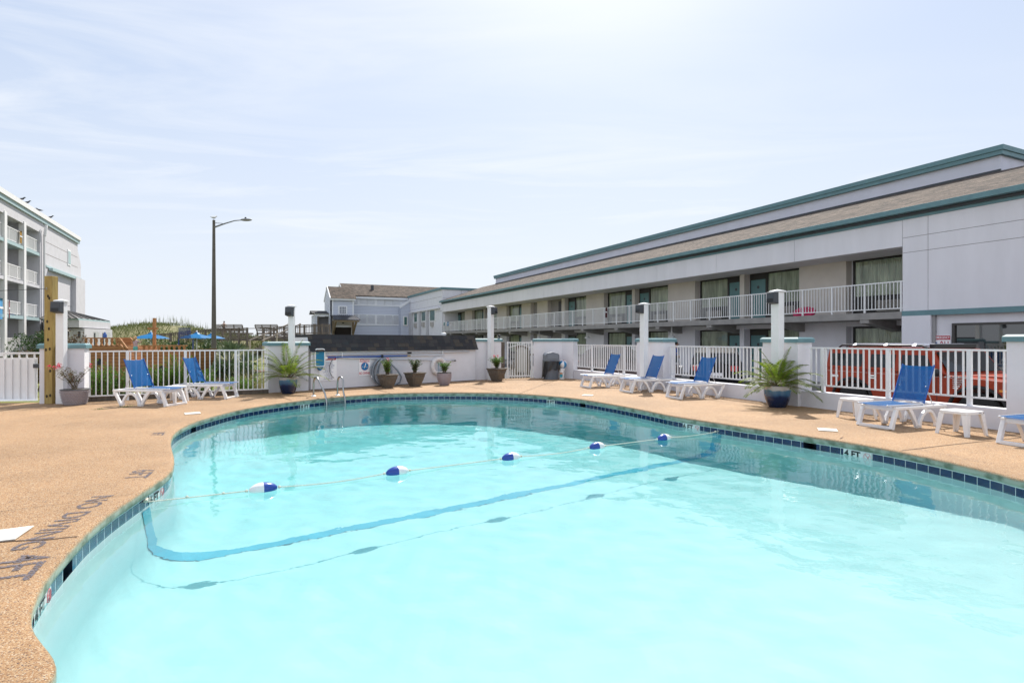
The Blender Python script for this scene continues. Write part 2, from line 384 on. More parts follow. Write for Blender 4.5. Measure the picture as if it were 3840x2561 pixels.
bp = N(t, 'ShaderNodeBump'); bp.inputs['Strength'].default_value = 1; bp.inputs['Distance'].default_value = .010; lk(t, ad.outputs[0], bp.inputs['Height'])
lk(t, bp.outputs[0], gl.inputs['Normal']); lk(t, gl.outputs[0], o.inputs[0])
w_ring = offs(TO - .002)
wb = MB(); wb.v = [Vector((p.x, p.y, WZ)) for p in w_ring]
gp = []
GS = .1
for j in range(0, 180):
    y = j*GS + .013; xs_ = sorted(a.x + (y-a.y)*(b.x-a.x)/(b.y-a.y) for a, b in zip(w_ring, w_ring[1:]+w_ring[:1]) if (a.y > y) != (b.y > y))
    for x0, x1 in zip(xs_[::2], xs_[1::2]):
        k = int(x0/GS) - 1
        while k*GS < x1 - .07:
            if k*GS > x0 + .07: gp.append(Vector((k*GS, y)))
            k += 1
rr_ = delaunay_2d_cdt([Vector(p) for p in w_ring] + gp, [(i, (i+1) % NE) for i in range(NE)], [], 1, 1e-5)
def swell(p):
    d = min(1, min((p-q).length for q in w_ring[::12]) / .6)
    return d * (.0030 * mnoise.noise((p.x*1.1, p.y*1.1, 3)) + .0030 * mnoise.noise((p.x*2.4, p.y*2.4, 9)) + .0016 * mnoise.noise((p.x*4.6, p.y*4.6, 5)))
wb.v = [Vector((p.x, p.y, WZ + swell(p))) for p in rr_[0]]; wb.f = [tuple(f) for f in rr_[2]]; wb.mi = [0]*len(wb.f)
water = struct(wb.build('pool_water', wm, None, smooth=True))
if True:
    sl.cycles.is_caustics_light = True; water.cycles.is_caustics_caster = True
    for c in basin.children: c.cycles.is_caustics_receiver = True

vb = MB(); vb.v = [Vector((p.x, p.y, WZ + .004)) for p in w_ring] + [Vector((p.x, p.y, -3.4)) for p in w_ring]
vb.f = [tuple(range(NE)), tuple(reversed(range(NE, 2*NE)))] + [(i, NE+i, NE+(i+1) % NE, (i+1) % NE) for i in range(NE)]; vb.mi = [0]*len(vb.f)
vm = bpy.data.materials.new('water_depth'); vm.use_nodes = True; t = vm.node_tree; t.nodes.clear(); o = N(t, 'ShaderNodeOutputMaterial')
va = N(t, 'ShaderNodeVolumeAbsorption'); va.inputs[0].default_value = (.0, .93, .95, 1); va.inputs[1].default_value = .28; lk(t, va.outputs[0], o.inputs['Volume'])
wbody = vb.build('water_body', vm, water)
# ---------------------------------------------------------------- deck
def pebble_mat(name, fine=1.0, top=None):
    m = bpy.data.materials.new(name); m.use_nodes = True; t = m.node_tree; b = t.nodes['Principled BSDF']
    tc = N(t, 'ShaderNodeTexCoord')
    v = N(t, 'ShaderNodeTexVoronoi'); v.inputs['Scale'].default_value = 95 * fine; lk(t, tc.outputs['Object'], v.inputs['Vector'])
    cr = N(t, 'ShaderNodeValToRGB'); el = cr.color_ramp.elements; cr.color_ramp.interpolation = 'CONSTANT'
    el[0].color = (0.337, 0.201, 0.099, 1); el[0].position = 0
    el[1].color = (0.275, 0.149, 0.068, 1); el[1].position = .34
    for p, c in ((.58, (0.398, 0.269, 0.151)), (.76, (0.168, 0.097, 0.055)), (.84, (0.458, 0.358, 0.247)), (.92, (0.099, 0.074, 0.068)), (.955, (0.351, 0.223, 0.123))):
        e = el.new(p); e.color = (*c, 1)
    sp = N(t, 'ShaderNodeSeparateColor'); lk(t, v.outputs['Color'], sp.inputs[0]); lk(t, sp.outputs[0], cr.inputs[0])
    g = N(t, 'ShaderNodeTexNoise'); g.inputs['Scale'].default_value = .55; g.inputs['Detail'].default_value = 6; g.inputs['Roughness'].default_value = .65; lk(t, tc.outputs['Object'], g.inputs['Vector'])
    mr = N(t, 'ShaderNodeMapRange'); mr.inputs[1].default_value = .3; mr.inputs[2].default_value = .7; mr.inputs[3].default_value = .82; mr.inputs[4].default_value = 1.22; lk(t, g.outputs[0], mr.inputs[0])
    mu = N(t, 'ShaderNodeMix', data_type='RGBA', blend_type='MULTIPLY'); mu.inputs['Factor'].default_value = 1; lk(t, cr.outputs[0], mu.inputs[6]); lk(t, mr.outputs[0], mu.inputs[7])
    bump = N(t, 'ShaderNodeBump'); bump.inputs['Strength'].default_value = .55; bump.inputs['Distance'].default_value = .004; bump.invert = True
    lk(t, v.outputs['Distance'], bump.inputs['Height']); lk(t, bump.outputs[0], b.inputs['Normal'])
    b.inputs['Roughness'].default_value = .75; b.inputs['Specular IOR Level'].default_value = .3
    st = N(t, 'ShaderNodeTexNoise'); st.name = 'stain_patch'; st.inputs['Scale'].default_value = 1.9; st.inputs['Detail'].default_value = 7; st.inputs['Roughness'].default_value = .72; st.inputs['Distortion'].default_value = 1.2; lk(t, tc.outputs['Object'], st.inputs['Vector'])
    sr = N(t, 'ShaderNodeMapRange'); sr.inputs[1].default_value = .60; sr.inputs[2].default_value = .72; sr.inputs[4].default_value = .45; lk(t, st.outputs[0], sr.inputs[0])
    sm = N(t, 'ShaderNodeMix', data_type='RGBA'); lk(t, sr.outputs[0], sm.inputs['Factor']); lk(t, mu.outputs[2], sm.inputs[6]); sm.inputs[7].default_value = (.20, .125, .07, 1)
    last = sm.outputs[2]
    if top:                                           # coping: the drop face is coated green-grey and blotched with algae
        sx = N(t, 'ShaderNodeSeparateXYZ'); lk(t, tc.outputs['Object'], sx.inputs[0])
        a = N(t, 'ShaderNodeTexNoise'); a.inputs['Scale'].default_value = 7; a.inputs['Detail'].default_value = 6; lk(t, tc.outputs['Object'], a.inputs['Vector'])
        h = N(t, 'ShaderNodeMath', operation='MULTIPLY_ADD'); lk(t, a.outputs[0], h.inputs[0]); h.inputs[1].default_value = .05; lk(t, sx.outputs[2], h.inputs[2])
        f = N(t, 'ShaderNodeMapRange'); f.inputs[1].default_value = .012; f.inputs[2].default_value = -.02; lk(t, h.outputs[0], f.inputs[0])
        ac = N(t, 'ShaderNodeValToRGB'); lk(t, a.outputs[0], ac.inputs[0]); e = ac.color_ramp.elements
        e[0].position = .36; e[0].color = (.16, .19, .135, 1); e[1].position = .56; e[1].color = (.35, .385, .31, 1)
        mm = N(t, 'ShaderNodeMix', data_type='RGBA'); lk(t, f.outputs[0], mm.inputs['Factor']); lk(t, last, mm.inputs[6]); lk(t, ac.outputs[0], mm.inputs[7]); last = mm.outputs[2]
    lk(t, last, b.inputs['Base Color'])
    return m
M_deck = pebble_mat('exposed_aggregate', 1.45); M_cope = pebble_mat('coping_aggregate', 1.7, top=True)
CW = .30
co = smooth(offs(-CW), 4)
perim = [(-16,-5),(12.5,-5),(12.5,-.3),(8.4,9.2),(2.43,22.5),(1.0,22.9),(-.3,22.4),(-1.3,21.8),(-6.1,17.35),(-6.9,16.4),(-10.4,14.05),(-11.3,13.7),(-16,13.2)]
rr_ = delaunay_2d_cdt([Vector(p) for p in perim] + [Vector(p) for p in co], [(i, (i+1) % len(perim)) for i in range(len(perim))] + [(len(perim)+i, len(perim)+(i+1) % NE) for i in range(NE)], [], 0, 1e-5)
db = MB(); db.v = [Vector((p.x, p.y, 0)) for p in rr_[0]]
for f in rr_[2]:
    c = sum((rr_[0][i] for i in f), Vector((0,0))) / len(f)
    if inside(c, co) or not inside(c, [Vector(p) for p in perim]): continue
    db.f.append(tuple(f)); db.mi.append(0)
deck = struct(db.build('pool_deck', M_deck))
sk = MB(); sk.prism(perim, -.9, -.012, 'z'); 
cp = [(-CW, 0), (-.05, .002), (-.02, -.004), (-.004, -.018), (0, -.035), (0, -.072), (-.006, -.095), (-.02, TZ0+.002), (-.034, TZ0), (-.034, TZ0-.012)]
coping = struct(loft([co] + [offs(o_) for o_, z_ in cp[1:]], [z_ for o_, z_ in cp], 'pool_coping', M_cope))
# joints and cracks sawn in the deck: thin dark strips
M_joint = mat('joint', (.085, .05, .03), .9)
jb = MB()
def joint(*pp, w=.018):
    P = [G(*p).xy for p in pp]
    Q = []
    for a, b in zip(P, P[1:]):
        n = max(2, int((b-a).length / .12)); s_ = (b-a).normalized(); nn = Vector((-s_.y, s_.x))
        for k in range(n): Q.append(a.lerp(b, k/n) + nn * random.uniform(-.006, .006))
    Q.append(P[-1]); vs = []
    for i, q in enumerate(Q):
        t_ = (Q[min(i+1, len(Q)-1)] - Q[max(i-1, 0)]).normalized(); nn = Vector((-t_.y, t_.x)) * w/2
        vs += [(q.x+nn.x, q.y+nn.y, .004), (q.x-nn.x, q.y-nn.y, .004)]
    jb.add(vs, [(2*i, 2*i+1, 2*i+3, 2*i+2) for i in range(len(Q)-1)])
joint((0,1918),(230,1890),(420,1864),(510,1850),w=.005)
joint((0,2032),(110,2025),(180,2024),(290,2012)); joint((1040,1482),(1095,1503)); joint((1475,1478),(1400,1458)); joint((1948,1476),(2040,1441),(2080,1428))
joint((1890,1473),(1830,1462),(1750,1448)); joint((2040,1442),(2180,1452)); joint((3380,1690),(3560,1668),(3840,1640)); joint((3150,1646),(3160,1640))
joint((2720,1588),(2950,1576),(3130,1565),w=.005); joint((650,1700),(560,1690),w=.004); joint((3740,1640),(3840,1625))
jb.build('saw_joint', M_joint, deck)
# ---------------------------------------------------------------- shared materials
def stucco(name, col, bs=90, bump=.35, var=.06):
    return mat(name, col, .85, var=var, vs=1.6, bump=bump, bs=bs, dist=.012, spec=.2, det=6)
M_wall = stucco('white_stucco', (.745, .73, .755)); M_teal = mat('teal_paint', (.125, .24, .265), .5, var=.10, vs=3)
M_white = mat('white_metal', (.78, .78, .78), .35, var=.04, vs=9); M_post = mat('white_vinyl', (.80, .80, .80), .4, var=.03)
M_dark = mat('dark_plastic', (.045, .05, .058), .45); M_black = mat('black_rubber', (.012, .012, .013), .6)
M_resin = mat('white_resin', (.83, .81, .79), .38, var=.05, vs=7); M_steel = mat('brushed_steel', (.38, .38, .37), .28, metal=1, var=.12, vs=12)
M_alu = mat('aluminium', (.66, .68, .72), .4, metal=.5); M_grey = mat('grey_plastic', (.13, .15, .18), .5, var=.08, vs=8)
def wood_mat(name, c1, c2, sc=(1, 1, .12), vs=18, plank=None):
    m = mat(name, c1, .75, col2=c2, vs=vs, stretch=sc, bump=.3, bs=30, dist=.006, det=6)
    return m
M_pine = wood_mat('treated_pine', (.42, .31, .10), (.27, .18, .055)); M_oldwood = wood_mat('weathered_wood', (.16, .13, .10), (.08, .065, .05))
M_ship = wood_mat('cedar_boards', (.45, .22, .085), (.30, .13, .045), (.12, .12, 1.2))
def leaf(name, c1, c2, tr=.45): return mat(name, c1, .45, col2=c2, vs=9, transl=tr, spec=.35)
M_leaf = leaf('oleander_leaf', (.12, .24, .025), (.05, .13, .02)); M_leafd = leaf('dark_leaf', (.035, .075, .022), (.06, .11, .03), .3)
M_palm = leaf('palm_leaflet', (.22, .29, .035), (.10, .17, .02), .5); M_yucca = leaf('yucca_blade', (.12, .17, .085), (.06, .095, .045), .3)
M_stem = mat('stem', (.14, .10, .05), .8, var=.2); M_flower = leaf('pink_petals', (.62, .03, .10), (.72, .10, .16), .3)
M_soil = mat('soil', (.05, .035, .025), .95, var=.3, vs=30)

# ---------------------------------------------------------------- perimeter walls and piers
def cap_wall(name, label, pts, ztop, th, cat='wall', cap=.045, ch=.12, z0=-.55, group=None, ends=(1, 1)):
    "stucco wall following front-face points, with an overhanging teal coping"
    P = [Vector(p[:2]) for p in pts]; root = thing(name, label, cat, (P[0].x, P[0].y, 0), 0, group); o = P[0]
    def offl(d, ext):
        out = []
        for i, p in enumerate(P):
            a = (P[i] - P[i-1]).normalized() if i else None; b_ = (P[i+1] - P[i]).normalized() if i < len(P)-1 else None
            t_ = ((a or b_) + (b_ or a)).normalized(); nn = Vector((-t_.y, t_.x)); q = p + nn * d
            if i == 0: q -= t_ * ext
            if i == len(P)-1: q += t_ * ext
            out.append(q - o)
        return out
    def loop(f, bk, e): return [tuple(q) for q in offl(f, e)] + [tuple(q) for q in reversed(offl(bk, e))]
    m = MB(); m.prism(loop(0, th, 0), z0, ztop - ch + .01, 'z'); m.build('wall', M_wall, root)
    m = MB(); lo = loop(-cap, th + cap, cap); li = loop(.0, th, 0.0); n = len(lo)
    vs = [(*q, ztop - ch) for q in lo] + [(*q, ztop - .035) for q in lo] + [(*q, ztop) for q in li]
    fs = [tuple(reversed(range(n))), tuple(range(2*n, 3*n))] + [(k*n+i, k*n+(i+1) % n, (k+1)*n+(i+1) % n, (k+1)*n+i) for k in (0, 1) for i in range(n)]
    m.add(vs, fs); m.build('coping_cap', M_teal, root); return root
pA = [G(148,1514), G(316,1508)]
pierA = cap_wall('boundary_wall', 'short white wall with teal cap behind the timber post', pA, 1.43, .42)
pierB = cap_wall('boundary_wall', 'white wall with teal cap behind the potted palm on the left', [(-6.99,16.2), (-6.12,17.0)], 1.47, .3)
pierC = cap_wall('boundary_wall', 'white wall with teal cap right of the shingled shed wall', [(-1.40,21.48), (-.42,21.95)], 1.58, .3)
pierD = cap_wall('boundary_wall', 'white wall with teal cap behind the grey trash can', [(.86,22.6), (1.98,22.52), (2.40,22.22)], 1.58, .35)
FX = lambda y: 2.41 + (22.24 - y) * .4514
fe = Vector((.4514, -1)).normalized()                      # along the right hand fence, towards the camera
FR = Fr((2.41, 22.24), fe)
pE = cap_wall('boundary_pier', 'white pier with teal cap between the two right fence panels', [FR.w(FR.x(2388,-.1), -.1), FR.w(FR.x(2486,-.1), -.1)], 1.575, .46, 'pier')
pF = cap_wall('boundary_pier', 'white pier with teal cap behind the right palm pot', [FR.w(FR.x(2860,-.1), -.1), FR.w(FR.x(2992,-.1), -.1)], 1.575, .46, 'pier')
pG = cap_wall('boundary_pier', 'large white pier with teal cap cut by the right picture edge', [FR.w(FR.x(3774,-.03), -.03), FR.w(FR.x(3774,-.03)+1.6, -.03)], 1.60, .46, 'pier')
def low_wall(label, x0, x1):
    r = thing('low_wall', label, 'low wall', FR.w(x0, 0), FR.rot, 'low walls under the right fences')
    bx('wall', M_wall, r, (0, x1-x0, 0, .26, -.55, .355), bevel=.008); return r
xE0, xE1 = FR.x(2388,-.1), FR.x(2486,-.1); xF0, xF1 = FR.x(2860,-.1), FR.x(2992,-.1); xG = FR.x(3774,-.03)
low_wall('low white wall between the trash can corner and the first fence pier', .05, xE0 - .003)
low_wall('low white wall behind the three sun loungers', xE1 + .003, xF0 - .003)
low_wall('low white wall behind the two white side tables', xF1 + .003, xG - .003)
pH = low_wall('low white wall beyond the large right pier', xG + 1.63, xG + 4)

def fence(name, label, p, e, L, ztop, zbot, posts, group, step=.118, pz=None, zoff=None, curve=None):
    "white aluminium fence panel: rails, posts (parts) and balusters (parts)"
    r = thing(name, label, 'fence', p, math.atan2(e[1], e[0]), group)
    bx('top_rail', M_white, r, (0, L, -.025, .025, ztop-.035, ztop)); bx('bottom_rail', M_white, r, (0, L, -.02, .02, zbot-.03, zbot))
    for x in posts:
        bx('post', M_white, r, (x-.033, x+.033, -.033, .033, pz, ztop-.036))
    n = int(L / step); k = 0
    for i in range(n):
        x = (i + .5) * L / n
        if any(abs(x - q) < .055 for q in posts): continue
        bx('baluster', M_white, r, (x-.0125, x+.0125, -.0125, .0125, zbot+.001, ztop-.036)); k += 1
    return r
def pxs(fr, lst, off=0): return [fr.x(p, off) for p in lst]
g_ = 'white fence panels around the pool'
fpo = pxs(FR, [2220, 2263, 2354], .1)
fence('pool_fence', 'white fence panel right of the trash can', FR.w(.12, .1), fe, xE0-.13-.12, 1.345, .50, [fpo[0]-.12, 3.1, 4.6], g_, pz=.356)
fence('pool_fence', 'white fence panel behind the three sun loungers', FR.w(xE1+.13, .1), fe, xF0-xE1-.26, 1.345, .50, [FR.x(2518,.1)-xE1-.13, FR.x(2654,.1)-xE1-.13, xF0-xE1-.5], g_, pz=.356)
fence('pool_fence', 'white fence panel in front of the orange car', FR.w(xF1+.13, .1), fe, xG-xF1-.16, 1.35, .52, [FR.x(3088,.1)-xF1-.13, FR.x(3331,.1)-xF1-.13, FR.x(3636,.1)-xF1-.13], g_, pz=.356)
LA, LB = G(326,1507).xy, G(1008,1475.5).xy; le = (LB-LA).normalized(); LL = (LB-LA).length
LF = Fr(LA, le)
fence('pool_fence', 'long white fence behind the two left loungers', (LA.x, LA.y, 0), le, LL, 1.25, .15, [LF.x(478), LF.x(695), LF.x(884)], g_, pz=-.3)
for nm, y0 in (('toe_board', 0),):
    o = bx('toe_board', M_oldwood, None, (0, LL, .02, .05, .0, .12)); o.location = (LA.x, LA.y, 0); o.rotation_euler.z = math.atan2(le.y, le.x)
    tag(o, 'grey board along the foot of the long left fence', 'board')
# --- gates
gl = G(-70,1509).xy; gr = G(146,1506.5).xy; ge = (gr-gl).normalized(); gL = (gr-gl).length; GF = Fr(gl, ge)
r = thing('solid_gate', 'white metal gate backed with a solid white panel at left edge', 'gate', (gl.x, gl.y, 0), GF.rot)
bx('panel', M_post, r, (0, gL-.06, .03, .045, .05, 1.08)); bx('top_rail', M_white, r, (0, gL, -.025, .025, 1.17, 1.215)); bx('bottom_rail', M_white, r, (0, gL-.04, -.025, .025, .03, .075))
for i in range(9): x = gL - .1 - i * .17; bx('bar', M_white, r, (x-.014, x+.014, -.014, .014, .075, 1.17))
bx('latch', M_dark, r, (gL-.10, gL+.14, -.06, -.02, .83, .93), (gL+.06, gL+.12, -.06, -.02, .93, 1.42), bevel=.01)
gA, gB = Vector((-.20,22.42)), Vector((.82,22.66)); g2 = Fr(gA, gB-gA); gL = (gB-gA).length
for k, (x0, x1, lb) in enumerate(((-.42, -.25, 'first weathered timber post left of the barred gate'), (-.24, -.10, 'second weathered timber post carrying the barred gate'))):
    w = g2.w(x0, -.05); m = MB(); m.box(0, x1-x0, 0, .14, -.1, 1.46 - .02*k); o = m.build('timber_post', M_oldwood, None, bevel=.008); o.location = w; o.rotation_euler.z = g2.rot
    tag(o, lb, 'post', 'timber posts beside the barred gate')
r = thing('barred_gate', 'white barred gate with crossing braces at the far end of the pool', 'gate', (gA.x, gA.y, 0), g2.rot)
bx('frame', M_white, r, (0,.05,-.02,.02,.06,1.46), (gL-.06,gL,-.03,.03,.0,1.50), (.05,gL-.06,-.02,.02,1.40,1.44), (.05,gL-.06,-.02,.02,.06,.11))
m = MB(); m.bar((.05,-.02,1.22), (gL*.62,-.02,1.37), .02); m.bar((gL-.06,-.02,1.22), (gL*.38,-.02,1.37), .02); m.build('brace', M_white, r)
for i in range(9): x = .05 + (i+1) * (gL-.11) / 10; bx('bar', M_white, r, (x-.013, x+.013, -.012, .012, .11, 1.40))
bx('hinge', M_white, r, (gL+.004, gL+.05, -.05, -.03, .2, .48), (gL+.004, gL+.05, -.05, -.03, 1.0, 1.3))

# ---------------------------------------------------------------- timber post, guy line, light posts
c = G(183,1514); m = MB(); m.box(-.095, .095, -.09, .09, 0, 3.03); o = m.build('timber_post', M_pine, None, bevel=.008); o.location = (c.x, c.y+.07, 0)
tag(o, 'tall square yellow pine post with knots by the left gate', 'post'); tp = o
kb = MB()
for z, x in ((2.55,.0),(2.5,.03),(1.95,-.02),(1.78,.02),(1.52,.0),(1.28,-.05),(1.3,.04),(.78,.05),(.18,-.03),(.2,.05)):
    kb.lathe([(.026, 0), (.0, .001)], 10, (0,0,0)); n0 = len(kb.v) - 20
    for i in range(n0, len(kb.v)): v = kb.v[i]; kb.v[i] = Vector((x + v.x, -.0925 - .001*(v.z>0), z + v.y * 1.5))
k = kb.build('knot', mat('knot', (.045, .03, .012), .8), tp)
m = MB(); pa = Vector((c.x+.0, c.y-.04, 2.72)); m.tube([pa + Vector((0,0,.0)), pa + Vector((.0,-.03,.03)), pa + Vector((0,-.04,0)), pa + Vector((0,-.02,-.03)), pa+Vector((0,0,-.02))], .006, 6)
ey = m.build('eye_bolt', M_steel, None); ey.parent = tp; ey.matrix_parent_inverse = Matrix.Translation(tp.location).inverted()
m = MB(); pb = pa + Vector((-2.6, -1.0, -.16)); m.tube([pa + Vector((0,-.03,0)), pa.lerp(pb,.5) + Vector((0,0,-.03)), pb], .006, 6); rope_w = m
o = m.build('wire_line', M_dark, None); tag(o, 'thin dark wire running left from the pine post', 'wire')
m = MB(); pc = Vector((-11.95,12.9,2.6)); m.tube([pa.lerp(pb,.47)+Vector((0,0,-.034)), pb+Vector((0,-.012,.004))], .011, 6); o = m.build('line_sleeve', mat('blue_rope', (.02,.22,.6), .6), None); tag(o, 'bright blue sleeve on the wire at left edge', 'sleeve')
def light_post(label, x, y, h, w, rz):
    r = thing('light_post', label, 'lamp post', (x, y, 0), rz, 'square white lamp posts around the pool')
    bx('column', M_post, r, (-w/2, w/2, -w/2, w/2, 0, h-.03), bevel=.006); m = MB(); a = w/2+.03
    m.box(-a, a, -a, a, h-.03, h); m.add([(-a,-a,h),(a,-a,h),(a,a,h),(-a,a,h),(0,0,h+.035)], [(0,1,4),(1,2,4),(2,3,4),(3,0,4)]); m.build('cap', M_post, r)
    m = MB(); b = .10; yy = -w/2 - .002
    m.hexa([(-b,yy-.18,h-.28),(b,yy-.18,h-.28),(b,yy,h-.31),(-b,yy,h-.31),(-b,yy-.16,h-.04),(b,yy-.16,h-.04),(b,yy,h-.04),(-b,yy,h-.04)])
    m.build('lamp_head', M_dark, r, bevel=.012); m = MB()
    for i in range(7): m.box(-b*.8, b*.8, yy-.182, yy-.17, h-.27+i*.012, h-.265+i*.012)
    m.build('cooling_fins', M_black, r)
    return r
def lp(label, px, y, h, w, tgt): x = (px - CX) / F * y; v = Vector(tgt) - Vector((x, y)); return light_post(label, x, y, h, w, math.atan2(v.y, v.x) + math.pi/2)
p1 = lp('white lamp post beside the pine post, head facing the camera', 231, 13.45, 2.45, .165, (-9.9, 8)); 
lp('white lamp post behind the left palm, lamp head facing forward', 1093.5, 16.3, 2.5, .145, (-6.3, 5))
lp('white lamp post rising from the square planter right of the shed wall', 1840, 21.6, 2.80, .18, (3.2, 18.5))
lp('white lamp post in front of the first fence pier', 2415, 17.35, 2.63, .185, (1.2, 15.6))
lp('white lamp post behind the right palm pot', 2916, 13.1, 2.65, .2, (3.4, 11.5))

# ---------------------------------------------------------------- shed wall with mansard roof
SH = Fr((-6.08, 17.08), (4.74, 4.23)); SL = (Vector((-1.38, 21.27)) - Vector((-6.08, 17.08))).length
shed = thing('equipment_shed', 'low white pool shed wall under a dark shingled mansard', 'shed', SH.w(0, 0), SH.rot)
bx('wall', M_wall, shed, (0, SL, 0, 1.3, -.3, 1.22))
bx('trim_board', M_wall, shed, (0, SL, -.03, -.003, 1.11, 1.17)); bx('foot_gap', M_black, shed, (0, SL, -.006, -.002, .0, .02))
m = MB(); 
rows = 4; z0, z1, y0, y1 = 1.16, 1.67, -.10, .13
for i in range(rows):
    za, zb = z0 + (z1-z0)*i/rows, z0 + (z1-z0)*(i+1)/rows + .01; ya, yb = y0 + (y1-y0)*i/rows - .016, y0 + (y1-y0)*(i+1)/rows - .004
    x = -.06; rs = random.Random(40+i)
    while x < SL + .05:
        w = rs.uniform(.13, .34); x2 = min(SL + .06, x + w); m.cur = rs.choice((0, 0, 0, 1, 1, 2, 3)); t = rs.choice((0, 0, .006))
        m.hexa([(x,ya-t,za),(x2-.003,ya-t,za),(x2-.003,ya+.02,za),(x,ya+.02,za),(x,yb-t*.3,zb),(x2-.003,yb-t*.3,zb),(x2-.003,yb+.02,zb),(x,yb+.02,zb)]); x = x2
sh_m = [mat('shingle_%s' % n, c, .9, var=.25, vs=60, bump=.5, bs=300, dist=.003) for n, c in (('charcoal', (.034,.033,.036)), ('slate', (.026,.027,.031)), ('brown', (.062,.052,.044)), ('grey', (.05,.047,.046)))]
roof = m.build('roof', sh_m, shed)
bx('roof_top', sh_m[1], shed, (-.05, SL+.05, .12, 1.25, 1.60, 1.685))
m = MB(); m.prism([(-.085,1.165),(.14,1.66),(1.2,1.66),(1.2,1.165)], -.045, -.005, 'x'); m.prism([(-.085,1.165),(.14,1.66),(1.2,1.66),(1.2,1.165)], SL+.005, SL+.045, 'x'); m.build('roof_end', M_wall, shed)
def sx(px): return SH.x(px, -.05)
def sw(px, py, off=-.05): d = SH.d(px, off); return SH.w(SH.x(px, off), off, ZZ(py, d))
# poles on the wall
def pole(label, a, b, r, mt, bits=()):
    A, B = sw(*a, -.06), sw(*b, -.06); m = MB(); m.tube([A, B], r, 10); root = thing('pool_pole', label, 'pole', A, 0, 'telescopic pool poles on the shed wall')
    m.M = None; o = MB(); o.tube([Vector((0,0,0)), B-A], r, 10); o.build('tube', mt, root, smooth=40)
    for f0, f1, rr, mm, nm in bits:
        q = MB(); q.tube([(B-A)*f0, (B-A)*f1], rr, 10); q.build(nm, mm, root, smooth=40)
    return root
M_blue = mat('blue_tube', (.03, .10, .36), .35)
pole('upper silver pole with black clamps on the shed wall', (1219,1331), (1752,1318), .023, M_alu, ((.53,.56,.030,M_black,'clamp'),(.985,1.0,.022,M_black,'clamp'),(1.0,1.02,.018,M_alu,'tip')))
pole('middle pole, blue half and silver half, joined to the leaf net', (1224,1340.5), (1660,1331), .021, M_alu, ((0,.66,.025,M_blue,'blue_sleeve'),(.655,.69,.024,mat('brass_joint',(.4,.28,.12),.5),'joint'),(.985,1.02,.022,M_alu,'tip')))
pole('lowest silver pole slanting down to a black grip', (1270,1341), (1702,1352), .020, M_alu, ((.975,1.02,.02,M_black,'grip'),))
for px, py in ((1281,1330),(1658,1321)):
    q = sw(px, py, -.03); o = bx('wall_hook', M_post, None, (-.012,.012,-.05,.02,-.07,.07)); o.location = q; o.rotation_euler.z = SH.rot
    tag(o, 'small white hook holding poles, %s end of the shed wall' % ('left' if px < 1400 else 'right'), 'hook')
# leaf net
q = sw(1200, 1342, -.07); net = thing('leaf_net', 'blue pool leaf net with white rim hung at the left end of the shed wall', 'pool net', q, SH.rot)
m = MB(); a, b = .15, .265; rr = .06; pts = []
for cx, cz, w0 in ((a-rr, b-rr, 0), (-a+rr, b-rr, 90), (-a+rr, -b+rr, 180), (a-rr, -b+rr, 270)):
    for k in range(5): w = R(w0 + k*22.5); pts.append((cx + rr*math.cos(w), 0, cz + rr*math.sin(w)))
m.tube(pts, .022, 8, closed=True); m.build('rim', M_resin, net, smooth=40)
m = MB(); m.prism([(p[0]*.93, p[2]*.93) for p in pts], -.004, .008); m.build('mesh_pane', mat('net_blue', (.01, .20, .36), .6, var=.15, vs=20), net)
m = MB(); m.prism([(-.10,-.27),(.10,-.27),(.04,-.36),(0,-.385),(-.05,-.36)], -.03, .03); m.build('bag_tip', mat('net_deep', (.01, .12, .30), .7), net)
m = MB(); m.hexa([(.14,-.02,-.06),(.24,-.015,-.03),(.24,.015,-.03),(.14,.02,-.06),(.14,-.02,.06),(.24,-.015,.02),(.24,.015,.02),(.14,.02,.06)]); m.build('yoke', M_resin, net)
m = MB(); m.tube([(.42,-.01,-.05),(.36,-.01,-.10),(.30,-.01,-.25),(.31,-.01,-.45),(.38,-.01,-.58),(.44,-.01,-.63)], .009, 6); o = m.build('bent_wire', M_black, None); o.location = q; o.rotation_euler.z = SH.rot
tag(o, 'curved black wire hanging over the rules sign', 'wire')
# text helpers
def text_mesh(body, size, extrude=.0, bold=0.0, align='CENTER', sx_=1.0):
    cu = bpy.data.curves.new('txt', 'FONT'); cu.body = body; cu.size = size; cu.extrude = extrude; cu.align_x = align; cu.align_y = 'CENTER'; cu.offset = bold; cu.resolution_u = 3
    ob = bpy.data.objects.new('txt', cu); COL.objects.link(ob); dg = bpy.context.evaluated_depsgraph_get(); dg.update()
    me = bpy.data.meshes.new_from_object(ob.evaluated_get(dg)); bpy.data.objects.remove(ob); bpy.data.curves.remove(cu)
    if sx_ != 1: me.transform(Matrix.Diagonal((sx_, 1, 1, 1)))
    return me
def text(body, size, mt, parent, x, y, z, name='lettering', bold=0.0, sx_=1.0, rot=(R(90), 0, 0)):
    me = text_mesh(body, size, .001, bold, sx_=sx_); me.materials.clear(); me.materials.append(mt)
    o = bpy.data.objects.new(name, me); COL.objects.link(o); o.parent = parent; o.location = (x, y, z); o.rotation_euler = rot; return o
M_sign = mat('sign_white', (.90, .88, .89), .4); M_red = mat('sign_red', (.45, .02, .04), .45); M_navy = mat('sign_blue', (.02, .06, .22), .5); M_cyan = mat('sign_cyan', (.01, .19, .45), .45); M_lred = mat('sign_faded_red', (.62, .18, .20), .5)
